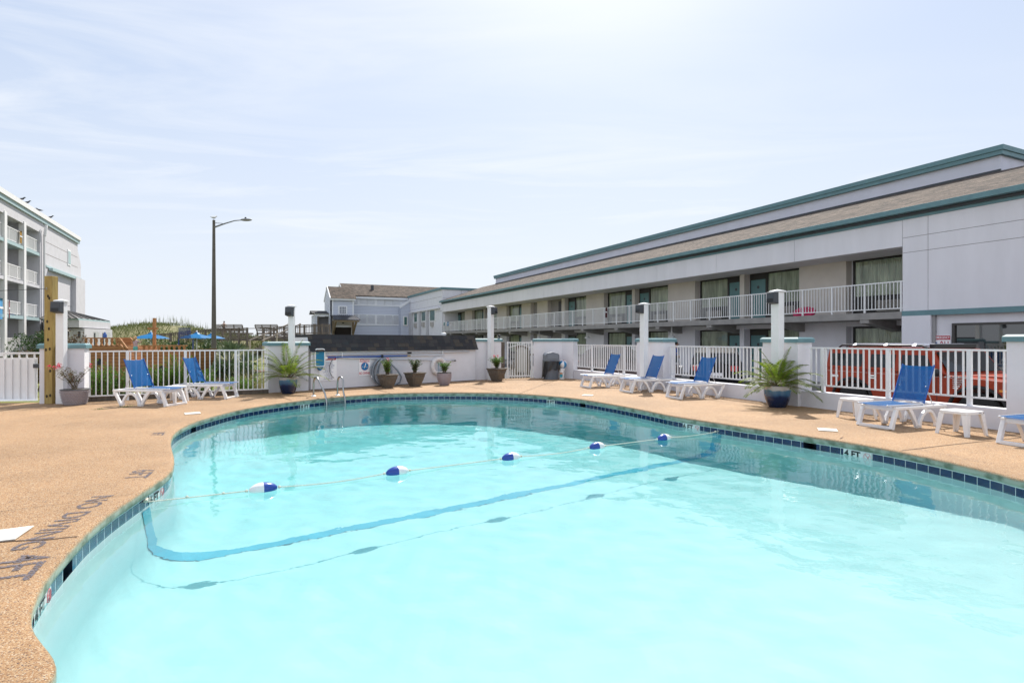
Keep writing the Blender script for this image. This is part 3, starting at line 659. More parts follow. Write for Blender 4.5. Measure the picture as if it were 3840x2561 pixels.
# rules sign
xa, xb = sx(1198), sx(1263); q = sw(1230, 1380, -.012); hw = (xb-xa)/2; hh = .385
sg = thing('rules_sign', 'white pool rules sign with red heading, partly behind the leaf net', 'sign', q, SH.rot)
bx('panel', M_sign, sg, (-hw, hw, -.008, 0, -hh, hh)); bx('heading_band', M_red, sg, (-hw+.02, hw-.02, -.0095, -.0083, hh-.14, hh-.02))
text('POOL RULES', .085, M_sign, sg, 0, -.0115, hh-.08, sx_=.85, bold=.002)
rl = random.Random(5); lines = ['POOL HOURS 9 AM TO 9 PM', 'NO LIFEGUARD ON DUTY', 'SHOWER BEFORE ENTERING', 'DO NOT SWIM ALONE', 'NO GLASS IN POOL AREA', 'NO RUNNING OR ROUGH PLAY', 'NO PETS ALLOWED', 'CHILDREN MUST BE', 'ACCOMPANIED BY AN ADULT', 'NO DIVING', 'NO FOOD OR DRINK', 'NO ALCOHOL', 'POOL FOR GUESTS ONLY', 'SWIM AT YOUR OWN RISK']
for i, ln in enumerate(lines):
    text(ln, .030 if i != 3 else .048, M_navy, sg, 0, -.0115, hh-.19 - i*.041, sx_=.8)
# caution sign
xa, xb = sx(1346), sx(1389); q = sw(1367.5, 1376, -.012); hw = (xb-xa)/2; hh = .28
sg = thing('caution_sign', 'white no diving caution sign with blue diver roundel', 'sign', q, SH.rot)
bx('panel', M_sign, sg, (-hw, hw, -.008, 0, -hh, hh)); bx('heading_band', M_lred, sg, (-hw+.02, hw-.02, -.0095, -.0083, hh-.12, hh-.02))
text('CAUTION!', .092, M_sign, sg, 0, -.0115, hh-.07, sx_=.85, bold=.003); text('NO DIVING!', .11, M_lred, sg, 0, -.0115, -hh+.08, sx_=.66, bold=.003)
m = MB(); m.prism([(.125*math.cos(2*math.pi*k/28), .02+.125*math.sin(2*math.pi*k/28)) for k in range(28)], -.0105, -.0085); m.build('roundel', M_cyan, sg)
m = MB(); m.tube([(.13*math.cos(2*math.pi*k/28), -.011, .02+.13*math.sin(2*math.pi*k/28)) for k in range(28)], .005, 4, closed=True); m.bar((-.095,-.0125,.115), (.095,-.0125,-.075), .002, .012, up=(0,1,0)); m.build('ring_and_bar', M_lred, sg)
m = MB(); m.tube([(.03,-.013,.12),(.015,-.013,.05),(-.01,-.013,-.01),(-.03,-.013,-.05)], [.012,.014,.010,.003], 6); m.tube([(-.11,-.012,.0),(-.06,-.012,.012),(-.02,-.012,-.005),(.03,-.012,.01),(.07,-.012,-.005),(.11,-.012,.0)], .004, 5); m.build('diver_figure', M_sign, sg)
# hose coil
q = sw(1432, 1345, -.06); q.z = 0; ho = thing('pool_hose', 'coiled grey vacuum hose hung on the shed wall behind a planter', 'hose', q, SH.rot)
m = MB(); pts = []; rl = random.Random(3)
for k in range(5):
    w_ = (.24, .20, .28, .22, .25)[k]; dx = (-.04, .03, -.07, .05, .0)[k]
    for j in range(18):
        a = R(90 + 360 * j / 18); z = .48 + .43 * math.sin(a); x = dx + w_ * math.cos(a) * (1.0 + .25 * (1 - (z-.05)/.86)); pts.append((x, -.02 - .035*k, z))
m.tube(pts, .030, 7); m.tube([(-.05,-.03,.92),(-.28,-.04,.80),(-.42,-.04,.62),(-.43,-.05,.45),(-.38,-.06,.36)], .030, 7)
m.tube([(.0,-.12,.93),(.25,-.12,.75),(.52,-.12,.50),(.66,-.12,.28),(.60,-.12,.10),(.40,-.12,.03),(.2,-.12,.03)], .030, 7)
m.build('hose', mat('hose_grey', (.27, .30, .34), .5, var=.2, vs=5, bump=.6, bs=120, dist=.01), ho, smooth=60)
bx('cuff', M_post, ho, (-.41,-.34,-.09,-.03,.30,.42), bevel=.01); bx('hook', M_black, ho, (-.03,.02,-.06,.0,.92,1.03))
# life ring
q = sw(1645, 1373, -.07); lr = thing('life_ring', 'round white life ring hanging at the right end of the shed wall', 'life ring', q, SH.rot)
m = MB(); m.tube([(.262*math.cos(2*math.pi*k/32), 0, .262*math.sin(2*math.pi*k/32)) for k in range(32)], .075, 12, closed=True); m.build('ring', mat('ring_white', (.72,.68,.66), .6, var=.12, vs=6), lr, smooth=True)
for a in (35, 145, 215, 325):
    m = MB(); c_ = Vector((.262*math.cos(R(a)), 0, .262*math.sin(R(a)))); tt = Vector((math.cos(R(a)),0,math.sin(R(a)))); m.tube([c_ + tt*.078*math.cos(w) + Vector((0,1,0))*.078*math.sin(w) for w in [2*math.pi*k/12 for k in range(12)]], .006, 5, closed=True); m.build('band', M_sign, lr)
q2 = q.copy(); m = MB(); rl = random.Random(9)
for k in range(7): x = -.05 + .022*k; m.tube([(x,-.05,.12),(x-.02+rl.uniform(-.02,.02),-.06,-.05),(x+rl.uniform(-.03,.03),-.05,-.22 - .04*(k%3))], .008, 5)
o = m.build('rope_bundle', mat('rope_blue_white', (.50,.58,.62), .8, col2=(.06,.16,.26), vs=60), None); o.location = q2; o.rotation_euler.z = SH.rot; tag(o, 'blue and white rope bundle hanging inside the life ring', 'rope')

q = SH.w(SH.x(1664, 1.0), 1.0, 1.685); o = thing('roof_vent', 'small white domed vent on top of the shingled shed roof', 'vent', q); m = MB(); m.lathe([(.085,0),(.085,.05),(.10,.055),(.095,.09),(.06,.115),(0,.12)], 16); m.build('vent_cap', M_post, o, smooth=50)
# ---------------------------------------------------------------- sun loungers
def sling_mat():
    m = bpy.data.materials.new('blue_sling'); m.use_nodes = True; t = m.node_tree; b = t.nodes['Principled BSDF']
    tc = N(t, 'ShaderNodeTexCoord'); w = N(t, 'ShaderNodeTexNoise'); w.inputs['Scale'].default_value = 140; w.inputs['Detail'].default_value = 2
    mp = N(t, 'ShaderNodeMapping'); mp.inputs['Scale'].default_value = (.3, 1.4, .3); lk(t, tc.outputs['Object'], mp.inputs[0]); lk(t, mp.outputs[0], w.inputs['Vector'])
    c = N(t, 'ShaderNodeMix', data_type='RGBA'); lk(t, w.outputs[0], c.inputs['Factor']); c.inputs[6].default_value = (.0, .095, .33, 1); c.inputs[7].default_value = (.004, .165, .46, 1)
    lk(t, c.outputs[2], b.inputs['Base Color']); b.inputs['Roughness'].default_value = .42; b.inputs['Specular IOR Level'].default_value = .35
    tr = N(t, 'ShaderNodeBsdfTranslucent'); lk(t, c.outputs[2], tr.inputs[0]); m1 = N(t, 'ShaderNodeMixShader'); m1.inputs[0].default_value = .38; lk(t, b.outputs[0], m1.inputs[1]); lk(t, tr.outputs[0], m1.inputs[2])
    tp_ = N(t, 'ShaderNodeBsdfTransparent'); m2 = N(t, 'ShaderNodeMixShader'); m2.inputs[0].default_value = .09; lk(t, m1.outputs[0], m2.inputs[1]); lk(t, tp_.outputs[0], m2.inputs[2])
    lk(t, m2.outputs[0], t.nodes['Material Output'].inputs[0]); return m
M_sling = sling_mat()
def make_lounger(label):
    "origin under the near foot leg; +x to the tail, +y across the width"
    r = thing('sun_lounger', label, 'sun lounger', group='blue and white sun loungers around the pool'); Wd = .64
    for s, y in (('n', 0), ('f', Wd - .055)):
        y1 = y + .055; m = MB()
        m.ribbon([(.02,.0),(.05,.10),(.115,.27),(.15,.35)], [.085,.075,.07,.06], y, y1); m.build('leg', M_resin, r, bevel=.008)
        m = MB(); m.ribbon([(.44,.35),(.52,.25),(.60,.12),(.655,.012)], [.075,.065,.06,.06], y, y1)
        m.ribbon([(.70,.012),(.735,.12),(.80,.22),(.88,.275),(.965,.285),(1.04,.25),(1.10,.17),(1.14,.09),(1.15,.012)], [.07,.06,.055,.055,.055,.055,.055,.055,.06], y, y1)
        m.box(.62,.745,y,y1,0,.045); m.build('leg', M_resin, r, bevel=.008)
        m = MB(); m.ribbon([(1.19,.012),(1.25,.12),(1.32,.24),(1.38,.36)], [.065,.055,.055,.06], y, y1); m.box(1.12,1.225,y,y1,0,.04); m.build('leg', M_resin, r, bevel=.008)
        bx('side_rail', M_resin, r, (.11, 1.40, y-.004, y1+.004, .325, .375), bevel=.01)
    bx('crossbar', M_resin, r, (-.01,.045,.05,Wd-.05,.0,.05), bevel=.008); bx('crossbar', M_resin, r, (.12,.17,.05,Wd-.05,.30,.37), bevel=.01)
    bx('crossbar', M_resin, r, (1.35,1.40,.05,Wd-.05,.32,.372), bevel=.01); bx('crossbar', M_resin, r, (.60,.65,.05,Wd-.05,.33,.37), bevel=.008)
    # seat sling between two tubes, sagging a little
    def sling(p0, p1, sag, nm, n=8, w=9):
        m = MB(); a = Vector(p0); b = Vector(p1); d = (b-a).normalized(); up = Vector((-d.z, 0, d.x))
        if up.z < 0 and abs(d.x) > .5: up = -up
        vs = []
        for i in range(n+1):
            for j in range(w+1):
                v = j/w; p = a.lerp(b, i/n); q = p - up * sag * (4*v*(1-v)) ; 
                if i in (0, n): q = p + d * (-.018 if i == n else .018) * (4*v*(1-v)) - up*sag*.6*(4*v*(1-v))
                vs.append((q.x, .045 + (Wd-.09)*v, q.z))
        m.add(vs, [(i*(w+1)+j, i*(w+1)+j+1, (i+1)*(w+1)+j+1, (i+1)*(w+1)+j) for i in range(n) for j in range(w)])
        o = m.build(nm, M_sling, r, smooth=True); return o
    sling((-.02,0,.405), (.86,0,.405), .02, 'seat'); sling((.875,0,.415), (1.135,0,1.055), -.014, 'backrest')
    m = MB()
    for y in (.045, Wd-.045): m.tube([(-.03,y,.40),(.86,y,.40)], .013, 8)
    m.build('seat_frame', M_alu, r, smooth=40); m = MB()
    for y in (.045, Wd-.045): m.tube([(.86,y,.40),(1.14,y,1.07)], .013, 8)
    m.build('back_frame', mat('blue_edge', (.01,.09,.35), .4) if 'blue_edge' not in bpy.data.materials else bpy.data.materials['blue_edge'], r, smooth=40)
    for y in (.06, Wd-.06):
        m = MB(); m.ball((-.025,y,.40), .018, 8, 6); m.build('end_cap', M_alu, r); m = MB(); m.bar((.12,y,.372), (.12,y,.395), .03); m.build('bracket', M_alu, r); m = MB(); m.bar((.86,y,.372), (.86,y,.40), .035); m.build('bracket', M_alu, r)
    m = MB(); m.tube([(.98,.09,.70),(1.16,.09,.385)], .008, 6); m.tube([(.98,Wd-.09,.70),(1.16,Wd-.09,.385)], .008, 6); m.build('back_strut', M_alu, r)
    return r
def place(o, p, d, label=None):
    "p = near foot leg, d = direction to the tail; the width must run away from the camera"
    a = math.atan2(d[1], d[0]); return p, a
L0 = make_lounger('front blue lounger on the left, backrest at its left end, nearest the basket planter')
def mirror_lounger(src, label):
    "the same lounger built the other way round (tail to the viewer's left)"
    c = copy_tree(src); c['label'] = label
    return c
# left pair: tail points left, width runs away from the camera -> mirrored across local y
def flip_meshes(root):
    for ch in root.children:
        me = ch.data.copy(); me.transform(Matrix.Diagonal((1, -1, 1, 1))); me.flip_normals(); ch.data = me
R0 = dup(L0, (0,0,0), 0, 'x')
flip_meshes(L0)
L0.location = (-7.82, 12.78, 0); L0.rotation_euler.z = math.atan2(.17, -.985)
L1 = dup(L0, (-7.28, 14.42, 0), math.atan2(.0, -1), 'rear blue lounger on the left, nearer the left potted palm')
R0.location = (2.43, 17.75, 0); R0.rotation_euler.z = math.atan2(.34, .94); R0['label'] = 'farthest of the three blue loungers in a row on the right, beside the low wall'
dup(R0, (3.40, 16.13, 0), math.atan2(.34, .94), 'middle of the three blue loungers in a row, before the white lamp post')
dup(R0, (4.28, 14.35, 0), math.atan2(.34, .94), 'nearest of the three blue loungers in a row, just left of the right palm pot')
dup(R0, (6.36, 9.46, 0), math.atan2(.36, .93), 'blue lounger standing between two white side tables by the orange car')
dup(R0, (7.30, 7.66, 0), math.atan2(.36, .93), 'blue lounger cut off by the right edge of the picture')
# ---------------------------------------------------------------- side tables
def make_table(label):
    r = thing('side_table', label, 'side table', group='small white side tables'); a = .215
    m = MB(); rr = .05; poly = []
    for cx, cy, w0 in ((a-rr, a-rr, 0), (-a+rr, a-rr, 90), (-a+rr, -a+rr, 180), (a-rr, -a+rr, 270)):
        for k in range(5): w = R(w0 + k*22.5); poly.append((cx + rr*math.cos(w), cy + rr*math.sin(w)))
    m.prism(poly, .335, .385, 'z'); m.build('table_top', M_resin, r, bevel=.008)
    for sx_, sy in ((1,1),(-1,1),(-1,-1),(1,-1)):
        m = MB(); t, b = a - .004, a + .03
        def q(u, v, z, o): return (sx_*(o - u), sy*(o - v), z)
        for (u0, v0, u1, v1) in ((0, 0, .085, .018), (.001, .0185, .018, .085)):
            A = [q(u0,v0,0,b), q(u1*.62 if u1 > .05 else u1,v0,0,b), q(u1*.62 if u1 > .05 else u1, v1*.62 if v1 > .05 else v1,0,b), q(u0, v1*.62 if v1 > .05 else v1,0,b)]
            B = [q(u0,v0,.334,t), q(u1,v0,.334,t), q(u1,v1,.334,t), q(u0,v1,.334,t)]
            m.hexa(A + B)
        m.build('leg', M_resin, r)
    return r
T = make_table('white side table beyond the lounger by the orange car'); T.location = (6.66, 10.93, 0); T.rotation_euler.z = R(17)
t2 = dup(T, (7.20, 9.06, 0), R(20), 'white side table on the near side of the lounger, in front of the low wall')
dup(T, (3.78, 17.55, 0), R(14), 'white side table between the farthest and the middle lounger of the row'); dup(T, (4.62, 15.55, 0), R(16), 'white side table between the middle and the nearest lounger of the row')
dup(T, (-8.3, 13.85, 0), R(-8), 'white side table between the two left loungers')
lbm = MB(); lbm.box(.06, .12, -.2165, -.2155, .352, .362); lbm.box(.17, .185, -.2165, -.2155, .35, .364); lbm.build('sticker', M_dark, t2)

# ---------------------------------------------------------------- pool ladder
p0 = G(1175.8,1486); p1 = G(1351, 1479.5); dv = (p1-p0); wv = dv.xy.normalized()
lad = thing('pool_ladder', 'steel pool ladder with two looped handrails at the far edge', 'ladder', (0,0,0)); 
inw = NI[near_i((p0.xy+p1.xy)/2)]; b0 = p0.xy; b1 = b0 + wv * .62
for b in (b0, b1):
    e = E[near_i(b)]; off = (e - b).dot(inw); m = MB(); pts = [(0,0),(0,.34),(.02,.43),(.07,.495),(.14,.52),(.21,.50),(.27,.44),(off+.02,.12),(off+.10,-.06),(off+.115,-.2),(off+.115,-1.15)]
    m.tube([(b.x + inw.x*u, b.y + inw.y*u, z) for u, z in pts], .024, 12); o = m.build('handrail', M_steel, lad, smooth=50)
    m = MB(); m.lathe([(.065,.002),(.065,.012),(.035,.03),(.026,.035)], 18, (b.x, b.y, 0)); m.build('base_flange', M_post, lad)
for k, z in enumerate((-.14, -.42, -.70)):
    e = E[near_i(b0)]; off = (e - b0).dot(inw) + .115; e2 = (E[near_i(b1)] - b1).dot(inw) + .115; m = MB()
    A = Vector((b0.x + inw.x*off, b0.y + inw.y*off, z)); B = Vector((b1.x + inw.x*e2, b1.y + inw.y*e2, z))
    for dz in ((0, .028, -.028) if k == 0 else (0,)): m.bar(A + Vector((0,0,dz)), B + Vector((0,0,dz)), .012 if k == 0 else .07, .012)
    m.build('tread', M_steel, lad)

# ---------------------------------------------------------------- floating rope line
rope = thing('float_line', 'rope of blue and white floats crossing the pool', 'float line', (0,0,0)); M_rope = mat('rope', (.66,.63,.52), .8, var=.3, vs=90)
M_fb = mat('float_blue', (.012,.055,.30), .3); M_fw = mat('float_white', (.78,.78,.77), .35)
fl = [G(989,1846,WZ), G(1503,1786,WZ), G(1912,1722,WZ), G(2243,1683,WZ), G(2517,1655,WZ)]; flip = [True, False, False, False, False]
anchors = [G(536,1904,WZ), G(2711,1618,WZ)]; A0 = Vector((*RA, WZ+.05)); A1 = Vector((*RB, WZ+.05)); dr = Vector((rd.x, rd.y, 0))
def on_line(p): s = (Vector(p.xy) - RA).dot(rd); return RA + rd * s
ptsF = [Vector((*on_line(p), WZ + .030)) for p in fl]; prev = A0 - dr * .0
knots = []; hl = .155
nodes = [A0] + ptsF + [A1]
for i in range(len(nodes)-1):
    a = nodes[i] + (dr * hl if i else Vector()); b = nodes[i+1] - (dr * hl if i < len(nodes)-2 else Vector()); L_ = (b-a).length; m = MB(); n = 16; side = rn.to_3d()
    m.tube([a.lerp(b, k/n) + Vector((0,0,-.014*math.sin(math.pi*k/n))) + side * (.05*math.sin(math.pi*k/n)*(-1)**i) for k in range(n+1)], .0065, 6); m.build('rope', M_rope, rope)
for i, p in enumerate(ptsF):
    for s_, mt, nm in ((-1, M_fw if flip[i] else M_fb, 'float_half'), (1, M_fb if flip[i] else M_fw, 'float_half')):
        m = MB(); prof = [(.0745,0),(.073,.03),(.068,.06),(.058,.09),(.043,.118),(.028,.135),(.018,.145)]
        q = Matrix.Translation(p) @ dr.to_track_quat('Z', 'Y').to_matrix().to_4x4() @ Matrix.Diagonal((1,1,s_,1)); m.M = q; m.lathe(prof, 24); m.v = [Vector((v.x, v.y, max(v.z, WZ+.006))) for v in m.v]; m.build(nm, mt, rope, smooth=50)
    for s_ in (-1, 1):
        m = MB(); m.ball(tuple(p + dr*s_*.17), .018, 8, 6); m.build('knot', M_rope, rope)
for p, nn in ((A0, 1), (A1, -1)):
    m = MB(); q = p + dr * nn * .05; rl = random.Random(4)
    m.tube([q + Vector((rl.uniform(-.05,.05), rl.uniform(-.04,.04), rl.uniform(-.01,.04))) for _ in range(9)], .012, 6); m.build('anchor_knot', M_rope, rope)
for i, f in ((0, .42), (0, .76), (5, .78)):
    a, b = nodes[i] + (dr*hl if i else Vector()), nodes[i+1] - (dr*hl if i < 5 else Vector()); m = MB(); side = rn.to_3d()
    m.ball(tuple(a.lerp(b, f) + Vector((0,0,-.006)) + side*.05*math.sin(math.pi*f)*(-1)**i), .016, 8, 6); m.build('knot', M_rope, rope)

# ---------------------------------------------------------------- deck lids and painted letters, tile markers
M_lid = mat('lid_white', (.72,.70,.64), .55, var=.08, vs=20)
def lid(label, pp):
    P = [G(*p, z=.006) for p in pp]; m = MB(); c = sum(P, Vector())/len(P); n = len(P)
    m.add([p - c for p in P] + [(p-c) + Vector((0,0,.008)) for p in P], [tuple(reversed(range(n))), tuple(range(n, 2*n))] + [(i,(i+1)%n,n+(i+1)%n,n+i) for i in range(n)])
    o = m.build('skimmer_lid', M_lid, None); o.location = c; tag(o, label, 'skimmer lid', 'white skimmer lids in the deck'); return o
def sq(px, py, s, ang):
    c = G(px, py); return [( (CX + F*q.x/q.y), HY + (CH-.006)*F/q.y ) for q in [c + Vector((s*math.cos(R(ang+a)), s*math.sin(R(ang+a)), 0)) for a in (45,135,225,315)]]
l1 = lid('large white skimmer lid at the left picture edge', [(-130,2000),(10,1988),(128,1973),(56,2023),(-20,2032),(-150,2040)][:6])
lid('white skimmer lid beside the left end of the pool', sq(722,1551,.2,32)); lid('white skimmer lid in front of the far loungers', sq(2204,1483,.2,-20)); lid('white skimmer lid in front of the right palm pot', sq(3103,1613,.2,-25))
m = MB(); m.lathe([(.012,0),(.012,.001)], 10); o = m.build('finger_hole', M_dark, l1); o.location = (G(5,2011)-l1.location) + Vector((0,0,.0085))
def worn(nm, col, lo, hi):
    m = mat(nm, col, .85, var=.3, vs=30); t = m.node_tree; b = t.nodes['Principled BSDF']; tc = N(t, 'ShaderNodeTexCoord'); n = N(t, 'ShaderNodeTexNoise'); n.inputs['Scale'].default_value = 55; n.inputs['Detail'].default_value = 3; lk(t, tc.outputs['Object'], n.inputs['Vector'])
    r = N(t, 'ShaderNodeMapRange'); r.inputs[1].default_value = lo; r.inputs[2].default_value = hi; lk(t, n.outputs[0], r.inputs[0]); lk(t, r.outputs[0], b.inputs['Alpha']); return m
M_paint = worn('stencil_paint', (.12,.105,.12), .36, .54); M_faint = worn('worn_paint', (.20,.18,.19), .52, .72)
def deck_text(body, size, px, py, ang, mt, sx_=1.0):
    c = G(px, py, .004); nn = NI[near_i(c.xy)]; ang = math.degrees(math.atan2(nn.y, nn.x)) - 90; me = text_mesh(body, size, .0, .004, sx_=sx_); me.materials.clear(); me.materials.append(mt)
    o = bpy.data.objects.new('painted_lettering', me); COL.objects.link(o); o.parent = deck; o.location = (c.x, c.y, .0045); o.rotation_euler = (0, 0, R(ang)); return o
deck_text('4FT', .40, 50, 2130, -124, M_paint, .85); deck_text('NO DIVING', .26, 255, 1944, -136, M_paint, 1.1)
deck_text('6FT', .33, 520, 1777, -124, M_paint, .9); deck_text('8FT', .25, 590, 1627, -112, M_paint, .9); deck_text('NO DIVING', .2, 640, 1590, -125, M_faint)
deck_text('4FT', .2, 3250, 1655, 110, M_faint); deck_text('NO DIVING', .2, 3560, 1707, 112, M_faint); deck_text('6FT', .22, 2600, 1563, 118, M_faint); deck_text('NO DIVING', .2, 2780, 1583, 112, M_faint); deck_text('8 FT', .2, 2290, 1506, 140, M_faint)
M_mark = mat('marker_tile', (.66,.68,.66), .25, var=.05, vs=10)
def marker2(px, py, body, symbol=True):
    i = near_i(G(px, py, -.1)); b = MB(); k = 3 if symbol else 2; P = [E[(i+j) % NE] + NI[(i+j) % NE]*(TO+.004) for j in range(-k, k+1)]
    n = len(P); b.v = [Vector((p.x,p.y,TZ0-.004)) for p in P] + [Vector((p.x,p.y,TZ1+.002)) for p in P]; b.f = [(j, j+1, n+j+1, n+j)[::-1] for j in range(n-1)]; b.mi = [0]*(n-1)
    o = b.build('depth_marker', M_mark, basin)
    # world left->right along the band as seen from inside the pool
    tg = -(E[(i+2) % NE] - E[(i-2) % NE]).normalized(); c = E[i] + NI[i]*(TO+.010)
    def put(me, mt, s, nm):
        me.materials.clear(); me.materials.append(mt); q = bpy.data.objects.new(nm, me); COL.objects.link(q); q.parent = o
        X = Vector((tg.x, tg.y, 0)); Z = Vector((0,0,1)); Y = X.cross(Z) * -1
        M_ = Matrix((( X.x, 0, -Y.x*-1, c.x + tg.x*s), (X.y, 0, -Y.y*-1, c.y + tg.y*s), (0, 1, 0, (TZ0+TZ1)/2 + .006), (0,0,0,1)))
        q.matrix_world = M_
    put(text_mesh(body, .13, .0, .004, sx_=1.0), M_black, -.075 if symbol else 0, 'lettering')
    if symbol:
        m = MB(); m.tube([(.052*math.cos(R(22.5+45*k)), .052*math.sin(R(22.5+45*k)), 0) for k in range(8)], .003, 4, closed=True); m.bar((-.035,.035,0), (.035,-.035,0), .006, .003, up=(0,0,1)); m.tube([(.0,-.03,0),(.02,.0,0),(.03,.025,0)], .004, 4)
        me = bpy.data.meshes.new('sym'); me.from_pydata([tuple(v) for v in m.v], [], m.f); put(me, M_lred, .145, 'no_diving_symbol')
marker2(1135,1512,'8 FT', False); marker2(2064,1497,'8 FT', False); marker2(2605,1586,'6 FT'); marker2(3225,1683,'4 FT'); marker2(618,1830,'6 FT'); marker2(180,2220,'4 FT')

# ---------------------------------------------------------------- planters
M_clay = mat('taupe_planter', (.115,.095,.075), .6, var=.22, vs=14, bump=.25, bs=80, dist=.004); M_lav = mat('lavender_planter', (.33,.28,.30), .55, var=.08, vs=10)
def square_planter(label, x, y, rz, s=1.0):
    r = thing('square_planter', label, 'planter', (x, y, 0), rz, 'square taupe planters along the walls'); m = MB(); h = .45*s
    prof = [(.14,0),(.145,.015),(.215,.20),(.27,.40),(.30,.43),(.30,.45)]; pr = [(a*s, z*s) for a, z in prof]
    vs = []
    for a, z in pr:
        c_ = a*.22
        vs += [(a,-a+c_,z),(a,a-c_,z),(a-c_,a,z),(-a+c_,a,z),(-a,a-c_,z),(-a,-a+c_,z),(-a+c_,-a,z),(a-c_,-a,z)]
    fs = [tuple(reversed(range(8)))]
    for i in range(len(pr)-1): fs += [(i*8+k, i*8+(k+1) % 8, (i+1)*8+(k+1) % 8, (i+1)*8+k) for k in range(8)]
    fs.append(tuple((len(pr)-1)*8+k for k in range(8))); m.add(vs, fs); m.build('pot', M_clay, r, bevel=.006)
    m = MB(); m.box(-.24*s, .24*s, -.24*s, .24*s, h, h+.004); m.build('soil', M_soil, r); m = MB()
    for sd_ in (0, 1, 2, 3):                          # square relief ornaments
        a = sd_*math.pi/2; m.M = Matrix.Rotation(a, 4, 'Z')
        for k in (-1.5, -.5, .5, 1.5):
            cx = k*.095*s; yy = -.262*s; z0_ = .325*s
            for w_ in (.036, .016):
                w_ *= s; q = .005
                for (ax, az, bx_, bz) in ((-w_,-w_,w_,-w_),(w_,-w_,w_,w_),(w_,w_,-w_,w_),(-w_,w_,-w_,-w_)):
                    m.bar((cx+ax, yy + (-.0008-(z0_+az-.32*s)*.32), z0_+az), (cx+bx_, yy + (-.0008-(z0_+bz-.32*s)*.32), z0_+bz), q)
    m.M = None; m.build('relief', mat('relief', (.19,.165,.14), .7) if 'relief' not in bpy.data.materials else bpy.data.materials['relief'], r)
    return r, h
def round_planter(label, x, y, rT, rB, h, mt, rim=None, ribs=0, nm='round_planter', cat='planter', weave=False, belly=.0):
    r = thing(nm, label, cat, (x, y, 0)); m = MB(); n = 9; prof = []
    for i in range(n+1): f = i/n; prof.append((rB + (rT-rB)*(f**.75) + belly*math.sin(math.pi*f), h*f))
    if ribs: m.lathe(prof, 48)
    else: m.lathe(prof, 36)
    if ribs:
        for i, v in enumerate(m.v):
            a = math.atan2(v.y, v.x); k = 1 - .012*abs(math.sin(a*ribs/2)); m.v[i] = Vector((v.x*k, v.y*k, v.z))
    m.build('pot', mt, r, smooth=40); m = MB(); m.tube([((rT+.002)*math.cos(2*math.pi*k/32), (rT+.002)*math.sin(2*math.pi*k/32), h) for k in range(32)], .012, 8, closed=True); m.build('rim', rim or mt, r, smooth=True)
    m = MB(); m.lathe([(rT*.95, h+.002),(0, h+.012)], 24); m.build('soil', M_soil, r); return r
def oleander(parent, h0, H, spread, nst, mt, rs, flowers=0, fl_z=1.0, nl=24, ll=.10, lw=.019, bare=.15):
    rs = random.Random(rs); st = MB(); lf = MB(); ff = MB(); tips = []
    for i in range(nst):
        a = rs.uniform(0, 6.283); lean = rs.uniform(.1, 1) * spread; hh = H * rs.uniform(.62, 1.0)
        b = Vector((rs.uniform(-.05,.05), rs.uniform(-.05,.05), h0)); t_ = b + Vector((math.cos(a)*lean, math.sin(a)*lean, hh)); mid = b.lerp(t_, .5) + Vector((math.cos(a)*lean*-.15, math.sin(a)*lean*-.15, hh*.06))
        st.tube([b, mid, t_], [.006,.004,.002], 5); tips.append(t_)
        for k in range(nl):
            f = bare + (1-bare) * k/nl; p = (b.lerp(mid, f*2) if f < .5 else mid.lerp(t_, f*2-1)); w = rs.uniform(0, 6.283); el = rs.uniform(.1, .95)
            d = Vector((math.cos(w)*math.cos(el), math.sin(w)*math.cos(el), math.sin(el))); lf.blade(p, d, ll*rs.uniform(.7,1.25), lw*rs.uniform(.8,1.2), Vector((rs.uniform(-1,1), rs.uniform(-1,1), 1)), rs.uniform(0,.2))
    tips.sort(key=lambda v: -v.z)
    for t_ in tips[:flowers]:
        for k in range(26):
            d = Vector((rs.gauss(0,1), rs.gauss(0,1), rs.gauss(.3,1))).normalized(); p = t_ + d * rs.uniform(.0,.045) + Vector((0,0,fl_z*.01)); ff.blade(p, d + Vector((0,0,.2)), .028, .024, (rs.uniform(-1,1), rs.uniform(-1,1), 1))
    st.build('stem', M_stem, parent); lf.build('foliage', mt, parent)
    if flowers: ff.build('flower', M_flower, parent)
def plant(label, x, y, cat='shrub', nm='potted_shrub'): return thing(nm, label, cat, (x, y, 0))
def pot_xy(px, d): return ((px-CX)/F*d, d)
x, y = pot_xy(1453.5, 17.95); square_planter('square taupe planter in front of the hose coil', x, y, R(38), .95); oleander(plant('oleander with one pink flower in front of the hose coil', x, y), .43, .48, .24, 26, leaf('oleander_bright', (.16,.24,.03), (.07,.14,.02)), 1, flowers=1, ll=.09)
x, y = pot_xy(1556, 18.6); square_planter('square taupe planter between the hose coil and the life ring', x, y, R(50), 1.0); oleander(plant('dark green flowerless shrub between the hose coil and the life ring', x, y), .45, .44, .30, 38, M_leafd, 2, ll=.08, nl=20)
x, y = pot_xy(1666, 19.05); round_planter('round lavender woven planter below the life ring', x, y, .235, .14, .42, M_lav, M_dark, belly=.03); oleander(plant('small bright green shrub below the life ring', x, y), .42, .34, .20, 20, M_leaf, 3, ll=.10, lw=.02)
x, y = pot_xy(1863, 20.9); square_planter('square taupe planter at the foot of the far lamp post, left of the barred gate', x, y, R(58), 1.05); oleander(plant('oleander with two pink flowers left of the barred gate', x, y), .47, .44, .30, 38, M_leaf, 4, flowers=3, ll=.09)
x, y = pot_xy(281, 13.25); bp_ = round_planter('wide grey woven basket planter beside the first lamp post', x, y, .275, .20, .355, mat('basket', (.34,.30,.31), .7, var=.12, vs=20, bump=.4, bs=60), M_dark, nm='basket_planter')
oleander(plant('straggly oleander with red flowers in the woven basket', x, y), .35, .58, .46, 20, leaf('oleander_rusty', (.07,.12,.03), (.13,.05,.03), .3), 5, flowers=5, ll=.10, nl=16, bare=.3)
bas = MB()
